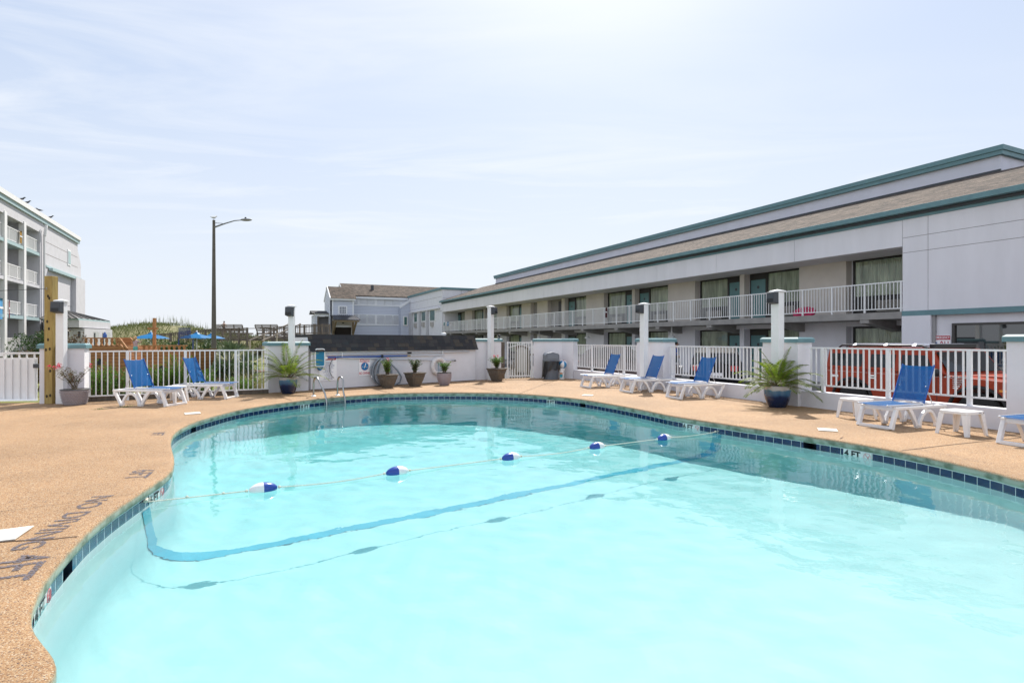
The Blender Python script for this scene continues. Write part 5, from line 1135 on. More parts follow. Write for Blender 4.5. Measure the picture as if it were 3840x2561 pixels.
# ---------------------------------------------------------------- siding building with the porch
SO = MO.w(XW, 0); SF = Fr(SO.xy, (.9034,.4287))           # front faces the pool, runs left from the wing corner
def siding(name, col, p=.19):
    m = bpy.data.materials.new(name); m.use_nodes = True; t = m.node_tree; b = t.nodes['Principled BSDF']; tc = N(t, 'ShaderNodeTexCoord'); sp = N(t, 'ShaderNodeSeparateXYZ'); lk(t, tc.outputs['Object'], sp.inputs[0])
    d = N(t, 'ShaderNodeMath', operation='DIVIDE'); lk(t, sp.outputs[2], d.inputs[0]); d.inputs[1].default_value = p; f = N(t, 'ShaderNodeMath', operation='FRACT'); lk(t, d.outputs[0], f.inputs[0])
    l = N(t, 'ShaderNodeMath', operation='LESS_THAN'); lk(t, f.outputs[0], l.inputs[0]); l.inputs[1].default_value = .11; c = N(t, 'ShaderNodeMix', data_type='RGBA'); lk(t, l.outputs[0], c.inputs['Factor']); c.inputs[6].default_value = (*col,1); c.inputs[7].default_value = (*[x*.55 for x in col],1)
    lk(t, c.outputs[2], b.inputs['Base Color']); bp = N(t, 'ShaderNodeBump'); bp.inputs['Distance'].default_value = .03; bp.invert = True; lk(t, f.outputs[0], bp.inputs['Height']); lk(t, bp.outputs[0], b.inputs['Normal']); b.inputs['Roughness'].default_value = .6; return m
M_sid = siding('grey_siding', (.52,.56,.66)); M_trimw = mat('white_trim', (.72,.74,.78), .5)
sb_ = thing('siding_house', 'grey clapboard building with louvred openings and a tan shingle roof', 'building', (SO.x, SO.y, 0), SF.rot)
X0, X1 = SF.x(1328), 0.0; dz = lambda px, py: ZZ(py, SF.d(px)); ze = 7.3
bx('wall', M_sid, sb_, (X0-.1, X1, 0, 9, LOT-.2, ze-.1)); bx('eave_board', M_trimw, sb_, (X0-.6, X1, -.35, .0, ze-.28, ze))
m = MB(); m.prism([(-.4,ze),(4.5,ze+1.95),(9.4,ze),(9.4,ze+.12),(4.5,ze+2.1),(-.4,ze+.12)], SF.x(1274, 4.5), 8, 'x'); m.build('roof', M_rsh, sb_)
m = MB(); xg_ = SF.x(1274, 4.5); m.prism([(-.2,ze-.1),(4.5,ze+1.9),(9.2,ze-.1)], xg_+.15, xg_+.3, 'x'); m.build('gable_wall', M_sid, sb_); m = MB(); m.bar((xg_,-.4,ze-.1),(xg_,4.5,ze+1.95),.12,.22); m.bar((xg_,4.5,ze+1.95),(xg_,9.4,ze-.1),.12,.22); m.build('rake_board', M_trimw, sb_)
def zz(y, px=1420): return ZZ(1050 + y/4.2745, SF.d(px))
for zt, zb in ((zz(315), zz(402)), (zz(568), zz(712))):
    bx('louvre_rail', M_trimw, sb_, (X0, X1, -.06, .0, zb-.16, zb), (X0, X1, -.06, .0, zt, zt+.12))
    for a, b in ((750,828),(840,962),(974,1093),(1125,1243),(1257,1373),(1385,1498),(1530,1618)):
        xa, xb = SF.x(1150+a/4.2745), SF.x(1150+b/4.2745)
        if zt < 4 and a < 800: continue
        if zt < 4 and a > 1500: continue
        m = MB(); n = 8
        for k in range(n): z = zb + (zt-zb)*k/n; m.hexa([(xa,-.07,z),(xb,-.07,z),(xb,-.005,z+.05),(xa,-.005,z+.05),(xa,-.07,z+.035),(xb,-.07,z+.035),(xb,-.005,z+.1),(xa,-.005,z+.1)])
        lv = m.build('louvre', M_trimw, sb_); bx('dark_gap', mat('louvre_dark', (.16,.17,.21), .8) if 'louvre_dark' not in bpy.data.materials else bpy.data.materials['louvre_dark'], lv, (xa,xb,-.004,-.001,zb,zt)); [bx('stile', M_trimw, lv, q) for q in ((xa-.16,xa,-.06,0,zb,zt), (xb,xb+.16,-.06,0,zb,zt))]
bx('corner_board', M_trimw, sb_, (SF.x(1505), SF.x(1508), -.1, 0, LOT, 5.2))
# gable and window wall between siding and wing
m = MB(); xa = SF.x(1502, -1.0); m.prism([(xa, LOT), (xa, zz(445)), (-.0, zz(345)+.2), (-.0, LOT)], -1.2, .02, 'y'); m.build('side_wall', M_sid, sb_); m = MB(); m.bar((xa-.2,-1.25,zz(440)), (.3,-1.25,zz(335)+.3), .12, .3); m.build('rake_board', M_trimw, sb_)
xa, xb = SF.x(1512,-1.2), SF.x(1528.5,-1.2); f = bx('window', M_post, sb_, (xa, xb, -1.28, -1.21, zz(735), zz(580))); bx('pane', M_ltgl, f, (xa+.12, xb-.12, -1.30, -1.285, zz(718), zz(592)))
# projecting porch bay
PB = -3.2; xa, xb = SF.x(1245, PB), SF.x(1326, PB); zp = lambda y: ZZ(1050+y/4.2745, SF.d(1285, PB)); pz = lambda px: SF.x(px, PB)
bx('bay_wall', M_sid, sb_, (xa, xb, PB, .0, zp(575), zp(318))); bx('bay_trim', M_trimw, sb_, (xa-.02, xa+.14, PB-.04, PB-.001, zp(570), zp(320)), (xb-.14, xb+.02, PB-.04, PB-.001, zp(570), zp(320)), (xa+.14, xb-.14, PB-.04, PB-.001, zp(578), zp(560)), (xa-.2, xb+.2, PB-.3, PB-.001, zp(328), zp(300)))
zr = zp(300); m = MB(); m.prism([(PB-.4,zr),(PB+2.6,zr+1.7),(1.0,zr+1.7),(1.0,zr+.1)], xa-.2, xb+.3, 'x'); m.build('bay_roof', M_rsh, sb_)
m = MB(); m.prism([(PB,zp(575)-2),(PB,zr),(PB+2.6,zr+1.6),(PB+5.2,zr),(PB+5.2,zp(575)-2)], xa-.24, xa-.205, 'x'); m.build('bay_gable', siding('pale_siding', (.60,.63,.68)), sb_); m = MB(); m.bar((xa-.26,PB-.4,zr-.05),(xa-.26,PB+2.6,zr+1.65),.1,.2); m.bar((xa-.26,PB+2.6,zr+1.65),(xa-.26,PB+5.6,zr-.05),.1,.2); m.build('rake_board', M_trimw, sb_)
wa, wb_ = pz(1273.5), pz(1296.5); f = bx('window', M_trimw, sb_, (wa-.18, wb_+.18, PB-.07, PB-.002, zp(548), zp(416))); bx('pane', mat('night_glass', (.03,.05,.09), .1, spec=.8), f, (wa, wb_, PB-.09, PB-.072, zp(535), zp(432)))
m = MB()
for k in range(1, 4): m.box(wa+(wb_-wa)*k/4-.02, wa+(wb_-wa)*k/4+.02, PB-.105, PB-.091, zp(535), zp(432)); m.box(wa, wb_, PB-.104, PB-.0915, zp(535)+(zp(432)-zp(535))*k/4-.02, zp(535)+(zp(432)-zp(535))*k/4+.02)
m.build('muntins', M_trimw, f)
bx('lower_wall', mat('porch_wall', (.50,.48,.46), .8), sb_, (xa+.1, xb-.05, PB+.3, .0, LOT, zp(578))); bx('doorway_trim', M_trimw, sb_, (pz(1253), pz(1320), PB+.22, PB+.295, zp(755), zp(728))); bx('doorway', mat('dark_interior', (.018,.013,.010), .9), sb_, (pz(1255), pz(1318), PB+.27, PB+.298, LOT, zp(757))); bx('wall_light', M_dark, sb_, (pz(1284), pz(1291), PB+.1, PB+.298, zp(697), zp(682)))
M_seam = mat('standing_seam', (.055,.058,.07), .35, metal=.5); m = MB(); ya = PB-1.9; za, zb = zp(643), zp(578)+.15; L0_, L1_ = pz(1242), pz(1341)
m.hexa([(L0_,ya,za-.06),(L1_,ya,za-.06),(L1_-.5,PB+.1,zb-.1),(L0_+.2,PB+.1,zb-.1),(L0_,ya,za),(L1_,ya,za),(L1_-.5,PB+.1,zb),(L0_+.2,PB+.1,zb)]); aw = m.build('porch_awning', M_seam, sb_); m = MB()
for k in range(11): f_ = k/10; m.bar((L0_+(L1_-L0_)*f_, ya, za+.02), (L0_+.2+(L1_-.7-L0_)*f_, PB+.1, zb+.02), .05, .06)
m.build('seam', M_seam, aw); M_pwood = mat('porch_wood', (.22,.17,.11), .8, var=.2); bx('beam', M_pwood, sb_, (L0_+.1, L1_-.1, ya+.1, ya+.3, za-.28, za-.07))
for x in (pz(1249), pz(1324)): m = MB(); m.bar((x,PB-.05,LOT),(x,PB-.05,za-.1),.22); m.bar((x,PB-.1,zp(850)),(x+.1,ya+.2,za-.25),.2); m.build('bracket', M_pwood, sb_)
bx('downspout', M_trimw, sb_, (SF.x(1500), SF.x(1503), -.2, -.08, LOT, zz(445)))
# small entry lean-to at the left
xa, xb = SF.x(1180,-2.2), SF.x(1236,-2.2); ly = lambda y: ZZ(1050+y/4.2745, SF.d(1210,-2.2)); bx('lean_to_wall', siding('light_siding', (.55,.58,.63)), sb_, (xa, xa+.3, -2.2, 1.5, LOT, ly(560)), (xb-.1, xb+.6, -2.0, 1.5, LOT, ly(585))); bx('lean_to_header', M_trimw, sb_, (xa, xb+.1, -2.25, -1.9, ly(582), ly(540))); bx('screen', mat('screen_grey', (.13,.125,.13), .8), sb_, (xa+.32, xb-.1, -1.6, -1.5, LOT, ly(583)))
m = MB(); m.prism([(-2.5,ly(540)),(.2,ly(480)),(1.5,ly(540))], xa-.3, xb+.2, 'x'); m.build('lean_to_roof', sh_m[0], sb_); bx('vent_pipe', M_dark, sb_, (SF.x(1392,2.0), SF.x(1392,2.0)+.35, 2.0, 2.3, ze+.8, ze+1.75)) ; bx('wall_post', M_oldwood, sb_, (xa+.3, xa+.5, -2.1, -1.9, LOT, ly(583)))
# ---------------------------------------------------------------- four storey hotel on the left
LP0 = Vector(((162-CX)/F*49, 49.0)); LO = Fr(LP0, (-.4287,.9034))
ho_ = thing('hotel_building', 'four storey white hotel with open balconies at the left edge', 'hotel', (LP0.x, LP0.y, 0), LO.rot)
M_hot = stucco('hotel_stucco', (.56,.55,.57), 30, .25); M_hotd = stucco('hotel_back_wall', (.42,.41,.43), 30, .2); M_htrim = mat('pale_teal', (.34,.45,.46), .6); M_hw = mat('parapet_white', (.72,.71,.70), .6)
FLZ = [.62, 3.42, 6.17, 8.92]; XLH = LO.x(-60); XE = LO.x(291); XE2 = LO.x(303)
bx('end_wall', M_hot, ho_, (0, XE, 0, 14, -.7, 11.6)); bx('end_wall_lower', M_hot, ho_, (XE, XE2, .0, 14, -.7, 9.6)); m = MB(); m.prism([(XE, 9.6),(XE2, 9.6),(XE, 11.0)], .0, 14, 'y'); m.build('sloped_shoulder', M_hot, ho_)
bx('parapet', M_hw, ho_, (XLH-6, XE+.25, -.25, 14, 11.95, 12.32)); bx('parapet_trim', M_htrim, ho_, (XLH-6, XE+.2, -.15, 14, 11.62, 11.95)); bx('top_band', M_hot, ho_, (XLH-6, -.0, .0, 2.2, 10.72, 11.62))
for k, z in enumerate(FLZ):
    bx('balcony_slab', M_hot if k in (0, 2) else M_htrim, ho_, (XLH-6, -.25, -.02, 2.2, z-.25, z)); bx('balcony_soffit', M_hot, ho_, (XLH-6, -.3, .05, 2.2, z-.252, z-.26)) if False else None
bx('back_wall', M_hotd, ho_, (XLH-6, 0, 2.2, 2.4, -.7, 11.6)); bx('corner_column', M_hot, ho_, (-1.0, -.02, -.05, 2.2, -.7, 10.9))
cxs = [LO.x(91.5), LO.x(18.5)]; sp_ = cxs[0] - cxs[1]; cxs += [cxs[1] - sp_]
edges_ = [-1.0] + cxs
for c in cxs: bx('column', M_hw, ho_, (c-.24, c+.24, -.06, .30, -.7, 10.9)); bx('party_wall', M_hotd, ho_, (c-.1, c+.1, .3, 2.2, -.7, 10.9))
for a, b in zip(edges_[1:], edges_[:-1]):
    for k, z in enumerate(FLZ + []):
        x0, x1 = a + .25, b - (.25 if b != -1.0 else .02)
        rl_ = bx('balcony_railing', M_hw, ho_, (x0, x1, .10, .16, z+1.02, z+1.08), (x0, x1, .10, .16, z+.1, z+.14)); m = MB(); n = int((x1-x0)/.14)
        for j in range(1, n): m.box(x0+j*(x1-x0)/n-.018, x0+j*(x1-x0)/n+.018, .115, .145, z+.14, z+1.02)
        m.build('baluster_set', M_hw, rl_); bx('rail_post', M_hw, rl_, (x0+(x1-x0)*.25-.04, x0+(x1-x0)*.25+.04, .09, .17, z, z+1.05), (x0+(x1-x0)*.72-.04, x0+(x1-x0)*.72+.04, .09, .17, z, z+1.05))
# recessed panel, trims, joints, window on the end wall
bx('band_trim', M_htrim, ho_, (.6, XE2+.02, -.06, -.003, 7.95, 8.12)); bx('band_ledge', M_htrim, ho_, (1.3, LO.x(268), -.35, -.061, 7.72, 7.94)); bx('pilaster', M_hot, ho_, (LO.x(268), XE2, -.38, -.003, -.7, 7.93)); 
for z in (10.15, 9.1, 4.9): bx('joint', M_joint, ho_, (.6, XE, -.006, -.002, z, z+.03))
xa = LO.x(254); xb = LO.x(262.5); f = bx('window', M_post, ho_, (xa-.15, xb+.15, -.05, -.003, 8.95, 10.5)); bx('pane', M_htrim, f, (xa, xb, -.07, -.052, 9.1, 10.35)); m = MB(); m.tube([(-.55,-.25,10.5),(-.5,-.3,11.1),(-.35,-.3,11.4)], .12, 8); m.tube([(-.5,-.2,-.7),(-.5,-.2,10.6)], .09, 8); m.build('downspout', M_hw, ho_, smooth=50)
towel(LO, 77, .0, FLZ[3]+1.1, .55, .95, mat('towel_mustard', (.33,.18,.02), .9), 'mustard towel over the top floor railing of the hotel'); towel(LO, 2.5, .0, FLZ[1]+1.1, .7, 1.5, mat('towel_bright_blue', (.08,.30,.55), .9), 'bright blue towel over the second floor railing at left edge'); towel(LO, 33, .0, FLZ[1]+1.05, .22, 1.3, mat('towel_red', (.25,.02,.04), .9), 'narrow red towel over the second floor railing of the hotel')
q = LO.w(LO.x(41,.6), .6, FLZ[1]+.22); o = thing('bag', 'small blue bag on the second floor balcony of the hotel', 'bag', q); m = MB(); m.ball((0,0,0), (.32,.2,.22)); m.tube([(-.1,0,.15),(0,0,.35),(.1,0,.15)], .03, 6); m.build('body', M_blue, o, smooth=True)
# gulls
def gull(label, p, rz, s=1.0, kind='dark'):
    o = thing('gull', label, 'bird', p, rz, 'gulls standing on the hotel roof' if kind == 'dark' else None); c = mat('gull_'+kind, (.05,.05,.055) if kind == 'dark' else (.55,.55,.55), .8) if ('gull_'+kind) not in bpy.data.materials else bpy.data.materials['gull_'+kind]
    m = MB(); m.tube([(-.30*s,0,.17*s),(-.2*s,0,.16*s),(-.08*s,0,.17*s),(.06*s,0,.19*s),(.13*s,0,.25*s),(.17*s,0,.30*s),(.22*s,0,.30*s),(.28*s,0,.285*s)], [.006*s,.03*s,.07*s,.075*s,.05*s,.045*s,.035*s,.006*s], 10); m.tube([(0,.02*s,.12*s),(0,.02*s,0)], .008*s, 5); m.tube([(0,-.02*s,.12*s),(0,-.02*s,0)], .008*s, 5); m.build('body', c, o, smooth=True)
for k, (px, lb) in enumerate(((82,'first gull on the hotel roof edge, leftmost of four'),(102,'second gull from the left on the hotel roof edge'),(147,'third gull from the left on the hotel roof edge'),(189,'fourth gull on the hotel roof edge, rightmost'))): gull(lb, LO.w(LO.x(px,-.1), -.1, 12.33), R(200 if k == 2 else 15), 1.0)
# ---------------------------------------------------------------- low pavilion with a metal roof
def XYd(px, d): return (px-CX)/F*d
PD = 44.0; pv = thing('pavilion', 'low white pavilion with grey metal hip roof beside the hotel', 'pavilion', (0,0,0)); X = lambda px, d=PD: XYd(px, d); Zp = lambda py, d=PD: ZZ(py, d)
wallp = [(X(205), PD), (X(335), PD-.5), (X(421,PD+5), PD+5), (X(395,PD+11), PD+11), (X(190,PD+9), PD+9)]
m = MB(); m.prism(wallp, -.7, Zp(1232), 'z'); m.build('wall', M_hot, pv); big = lambda s_: [Vector(p) + (Vector(p)-Vector((X(300), PD+4))).normalized()*s_ for p in wallp]
m = MB(); m.prism([tuple(p) for p in big(.7)], Zp(1229), Zp(1202), 'z'); m.build('fascia', M_hot, pv); m = MB(); m.prism([tuple(p) for p in big(.8)], Zp(1202), Zp(1196), 'z'); m.build('fascia_trim', M_htrim, pv)
m = MB(); B = big(1.0); ap = (X(235, PD+4), PD+4, Zp(1150)); zb = Zp(1197)
for i in range(5): a, b = B[i], B[(i+1) % 5]; m.add([(a.x,a.y,zb),(b.x,b.y,zb),ap], [(0,1,2)])
m.add([(p.x,p.y,zb) for p in B], [tuple(range(5))]); rf = m.build('roof', mat('brown_metal', (.16,.145,.135), .45, metal=.3), pv); m = MB()
for i in range(5):
    a, b = B[i], B[(i+1) % 5]
    for k in range(6): q = a.lerp(b, k/6); m.bar((q.x,q.y,zb+.03), ap, .05, .07)
m.build('seam', mat('dark_seam', (.05,.05,.05), .5), rf)
for px0, px1, y0, y1 in ((253,283,1242,1262),(315,325,1243,1268)): f = bx('window', M_hw, pv, (X(px0)-.05, X(px1)+.05, PD-.62, PD-.02, Zp(y1)-.05, Zp(y0)+.05)); bx('pane', M_dark, f, (X(px0), X(px1), PD-.64, PD-.622, Zp(y1), Zp(y0)))
for px0, px1 in ((352,361),(384,393),(398,404)): y_ = PD + (px0-335)/86*5.5 - .8; f = bx('window', M_hw, pv, (X(px0,y_), X(px1,y_), y_-.05, y_+.3, Zp(1300), Zp(1245))); bx('pane', M_dark, f, (X(px0,y_)+.06, X(px1,y_)-.04, y_-.07, y_-.052, Zp(1300), Zp(1249)))
# ---------------------------------------------------------------- lawn, beds, dune
M_lawn = mat('lawn', (.19,.17,.045), .95, col2=(.10,.13,.025), vs=.5, det=8, bump=.6, bs=30, dist=.03)
LZ = -.35
m = MB(); m.add([(-45,13.6,LZ),(-11.4,13.9,LZ),(-10.4,14.25,LZ),(-6.9,16.6,LZ),(-6.2,17.6,LZ),(-1.4,21.9,LZ),(-2,60,LZ),(-45,60,LZ)], [tuple(range(8))]); struct(m.build('lawn', M_lawn))
M_mulch = mat('mulch', (.16,.05,.03), .95, col2=(.07,.025,.018), vs=8, bump=.8, bs=40, dist=.03)
m = MB(); c = (X(845,33), 33); m.prism([(c[0]+3.4*math.cos(k*.35)*(1+.15*math.sin(k*1.9)), c[1]+1.6*math.sin(k*.35)*(1+.1*math.cos(k*1.3)), ) for k in range(18)], LZ, LZ+.07, 'z'); struct(m.build('mulch_bed', M_mulch))
prof = [(380,1262),(400,1246),(430,1237),(470,1232),(530,1229),(552,1219),(590,1217),(640,1216),(690,1219),(715,1230),(760,1241),(800,1246),(860,1252),(930,1262),(1000,1268),(1060,1272),(1150,1272),(1260,1270)]
def dune_z(px, y):
    for (a, za), (b, zb) in zip(prof, prof[1:]):
        if a <= px <= b: f = (px-a)/(b-a); return ZZ(za+(zb-za)*f, 66)
    return ZZ(prof[0][1] if px < prof[0][0] else prof[-1][1], 66)
M_dune = mat('dune_sand', (.24,.21,.11), .95, col2=(.09,.11,.035), vs=.35, det=9, bump=.5, bs=3, dist=.1)
m = MB(); nx, ny = 90, 14; vs = []
for j in range(ny+1):
    y = 50 + 32*j/ny
    for i in range(nx+1):
        x = -62 + 55*i/nx; px = CX + F*x/66; top = dune_z(px, y); f = math.sin(math.pi*min(1, max(0, (y-50)/32)))**.8; vs.append((x, y, LZ-.1 + (top-LZ)*f*(1+.04*mnoise.noise((x*.3,y*.3,0)))))
m.add(vs, [(j*(nx+1)+i, j*(nx+1)+i+1, (j+1)*(nx+1)+i+1, (j+1)*(nx+1)+i) for j in range(ny) for i in range(nx)]); dune = struct(m.build('dune', M_dune, smooth=True))
dz_ = lambda x, y: LZ-.1 + (dune_z(CX+F*x/66, y)-LZ)*math.sin(math.pi*min(1, max(0, (y-50)/32)))**.8
M_dgr = leaf('dune_grass', (.17,.18,.06), (.08,.11,.03), .35); gm = MB(); rl = random.Random(21)
for k in range(15000):
    y = rl.uniform(53, 69); x = rl.uniform(-50, -16.5 if y > 60 else -18); z = dz_(x, y)
    if mnoise.noise((x*.25, y*.25, 5)) < -.25 and rl.random() < .7: continue
    a = rl.uniform(0, 6.28); gm.blade((x, y, z-.03), (math.cos(a)*.4, math.sin(a)*.4, 1), rl.uniform(.25,.75), rl.uniform(.03,.06), (math.sin(a), -math.cos(a), 0), rl.uniform(.05,.3))
for k in range(120): x = rl.uniform(-46,-34); y = 66; gm.blade((x,y,dz_(x,y)), (rl.uniform(-.15,.15),0,1), rl.uniform(.8,1.5), .035, (0,1,0), .1)
o = gm.build('dune_grass', M_dgr, None); o['kind'] = 'stuff'
# shrubs: leaf clumps round a few stems
def bush(label, x, y, z, rx, ry, rz, n, mt, rs, lw=.05, ll=.10, nm='shrub', group=None, cat='shrub', lobes=7):
    r = thing(nm, label, cat, (x, y, z), 0, group); rs = random.Random(rs); lf = MB(); st = MB(); L = []
    for i in range(lobes): a = rs.uniform(0, 6.28); d = rs.uniform(.2,.75); L.append((math.cos(a)*d*rx, math.sin(a)*d*ry, rz*rs.uniform(.45,.95), rs.uniform(.3,.5)))
    for c in L: st.tube([(0,0,0), (c[0]*.5,c[1]*.5,c[2]*.4), c[:3]], [.04,.025,.01], 5)
    for i in range(n):
        c = rs.choice(L); d = Vector((rs.gauss(0,1), rs.gauss(0,1), rs.gauss(0,1))).normalized() * rs.uniform(.55,1)**.5; p = Vector((c[0]+d.x*rx*c[3], c[1]+d.y*ry*c[3], max(.02, c[2]+d.z*rz*c[3]*.8))); e = Vector((d.x+rs.gauss(0,.6), d.y+rs.gauss(0,.6), d.z+rs.gauss(.3,.6)))
        lf.blade(p, e, ll*rs.uniform(.6,1.3), lw*rs.uniform(.7,1.2), (rs.gauss(0,1), rs.gauss(0,1), 1), .1)
    st.build('branches', M_stem, r); lf.build('foliage', mt, r); return r
M_bg = leaf('bush_green', (.06,.11,.03), (.03,.065,.02), .3); M_bb = leaf('bush_bronze', (.15,.10,.05), (.08,.055,.03), .3)
bush('dark green glossy shrub below the hotel balconies', X(120,21), 21, -.4, 1.0, .8, 1.9, 3800, M_bg, 1, .045, .08); bush('bronze leaved shrub low in front of the hotel', X(120,19), 19, -.4, .75, .6, 1.35, 2200, M_bb, 2, .045, .08)
bush('bronze leaved shrub between the pine post and the lamp post', X(215,22), 22, -.4, .7, .6, 2.15, 2200, M_bb, 3, .045, .08); bush('reddish shrub right of the first lamp post before the pavilion', X(272,22), 22, -.4, .62, .6, 1.75, 2200, M_bb, 4, .045, .08)
for k, (px, d, w_, h_, lb) in enumerate(((548,36,1.6,1.5,'green shrub behind the ship below the first blue umbrella'),(615,40,1.2,1.35,'dark shrub right of the ship mast'),(655,40,1.0,1.35,'dark shrub left of the giant blue chair'),(700,44,1.2,1.5,'dark shrub behind the giant blue chair'),(785,44,1.3,1.7,'dark shrub behind the street lamp pole'),(420,50,1.4,1.6,'green shrub at the foot of the dune beside the pavilion'))): bush(lb, X(px,d), d, LZ, w_, w_*.8, h_, 1300, M_bg, 30+k, .08, .15)
# oleander hedge behind the fence: separate plants
def blades_plant(label, x, y, z, n, H, sp, mt, rs, lw=.022, ll=.14, nm='oleander_bush', group='oleander bushes behind the left fence'):
    r = thing(nm, label, 'shrub', (x, y, z), 0, group); rs = random.Random(rs); lf = MB(); st = MB()
    for i in range(n):
        a = rs.uniform(0,6.28); d = sp*rs.uniform(.1,1)**.6; b = Vector((math.cos(a)*d*.35, math.sin(a)*d*.35, 0)); t_ = Vector((math.cos(a)*d, math.sin(a)*d*.7, H*rs.uniform(.6,1))); st.tube([b, b.lerp(t_,.5)+Vector((0,0,.05)), t_], [.008,.006,.003], 4)
        for k in range(26): f = .2+.8*k/26; w = rs.uniform(0,6.28); el = rs.uniform(.2,1.2); lf.blade(b.lerp(t_, f), (math.cos(w)*math.cos(el), math.sin(w)*math.cos(el), math.sin(el)), ll*rs.uniform(.6,1.2), lw, (rs.gauss(0,1), rs.gauss(0,1), 1), .12)
    st.build('stem', M_stem, r); lf.build('foliage', mt, r)
lbs = ['first oleander bush from the left behind the fence, beside the white wall','second oleander bush behind the fence, left of the first lounger','third oleander bush behind the fence, back of the first lounger','fourth oleander bush, right of the front lounger backrest','fifth oleander bush, between the two left loungers','sixth tallest oleander bush, left of the rear lounger backrest','seventh oleander bush, behind the rear left lounger','eighth low oleander bush right of the rear left lounger','ninth low oleander bush next to the palm pot']
for k, (px, d, H, sp) in enumerate(((343,15.0,1.35,.55),(395,15.2,1.2,.5),(450,15.6,1.15,.5),(575,16.6,1.15,.45),(625,17,1.05,.45),(668,17.2,1.45,.4),(715,17.2,.95,.4),(762,17.6,1.0,.4),(905,17.6,.75,.5))): blades_plant(lbs[k], X(px,d), d, LZ, 46, H, sp, M_leaf, 60+k)
og = thing('ornamental_grass', 'pale feathery ornamental grass behind the fence by the left palm', 'grass clump', (X(955,19), 19, LZ)); m = MB(); rl = random.Random(77)
for k in range(900): a = rl.uniform(0,6.28); el = rl.uniform(.5,1.4); m.blade((rl.gauss(0,.2), rl.gauss(0,.12), 0), (math.cos(a)*math.cos(el), math.sin(a)*math.cos(el), math.sin(el)), rl.uniform(.5,1.25), .014, (math.sin(a), -math.cos(a), 0), rl.uniform(.1,.5))
m.build('foliage', leaf('straw', (.42,.36,.20), (.22,.22,.08), .4), og)
def rosette(label, px, d, z, n, L_, rs, trunk=0.0, w=.05, mt=None, nm='yucca'):
    r = thing(nm, label, 'palm', (X(px,d), d, z), 0, 'spiky palms in the mulch bed'); m = MB(); rs = random.Random(rs); t = MB(); t.tube([(0,0,0),(0,0,trunk+.1)], [.16,.12], 9)
    for i in range(trunk and 40 or 10): a = i*2.4; zz_ = (trunk+.1)*i/40; t.bar((math.cos(a)*.1,math.sin(a)*.1,zz_), (math.cos(a)*.2,math.sin(a)*.2,zz_+.12), .05, .03)
    t.build('trunk', M_oldwood, r)
    for i in range(n):
        a = i*2.399; el = R(90-150*((i+.5)/n)); l_ = L_*rs.uniform(.7,1.05); b = Vector((0,0,trunk)); d_ = Vector((math.cos(a)*math.cos(el), math.sin(a)*math.cos(el), math.sin(el)))
        mid = b + d_*l_*.55; 
        for k in range(11):                       # a fan of blades at the end of each stalk
            u = (k-5)/5; s_ = d_.cross(Vector((0,0,1))); s_ = s_.normalized() if s_.length > .1 else Vector((1,0,0)); m.blade(mid, d_ + s_*u*.75 + Vector((0,0,-.12*abs(u))), l_*.55, w*.55, (rs.gauss(0,.3), rs.gauss(0,.3), 1), .18)
        m.bar(b, mid, .012)
    m.build('foliage', mt or M_yucca, r)
rosette('largest spiky fan palm in the mulch bed right of the street lamp', 862, 27, LZ, 90, 1.25, 1, .75); rosette('fan palm behind the fence just left of the potted palm', 925, 26, LZ, 60, .95, 2, .55); rosette('low fan palm at the foot of the street lamp pole', 822, 28, LZ, 55, .8, 3, .25)
for k, (px, d) in enumerate(((835,25),(885,25),(945,24))): bush(['dark low shrub left in the mulch bed','dark low shrub in the middle of the mulch bed','dark low shrub at the right of the mulch bed'][k], X(px,d), d, LZ, .65, .5, .8, 900, M_bg, 90+k, .05, .09)
# ---------------------------------------------------------------- street lamp
d = 38; sl_ = thing('street_lamp', 'tall grey street lamp with one arm, a gull on its top', 'street lamp', (X(802,d), d, LZ)); hT = ZZ(826,d)-LZ
m = MB(); m.lathe([(.165,0),(.15,2),(.115,6),(.085,hT)], 14); m.build('pole', mat('concrete_pole', (.115,.105,.09), .8, var=.15, vs=3), sl_, smooth=40)
a0 = Vector((.06,0,ZZ(852,d)-LZ)); a1 = Vector((X(905,d)-X(802,d), 0, ZZ(826,d)-LZ)); m = MB(); m.tube([a0, a0.lerp(a1,.4)+Vector((0,0,.06)), a0.lerp(a1,.75)+Vector((0,0,.08)), a1], [.06,.045,.035,.03], 8); m.tube([a0+Vector((0,0,.28)), a0.lerp(a1,.3)+Vector((0,0,.10))], .02, 6); m.build('arm', mat('galvanised', (.20,.21,.22), .5, metal=.3), sl_, smooth=50); m = MB(); m.ball((a1.x+.33,0,a1.z+.02), (.40,.15,.09), 14, 8); m.build('lamp_head', mat('lamp_grey', (.22,.22,.22), .5), sl_, smooth=True); m = MB(); m.lathe([(.06,0),(.06,.1),(.0,.12)], 10, (a1.x+.28,0,a1.z+.09)); m.build('photocell', M_dark, sl_)
gull('white gull standing on top of the street lamp pole', (X(802,d), d, ZZ(826,d)), R(70), 1.0, 'white')
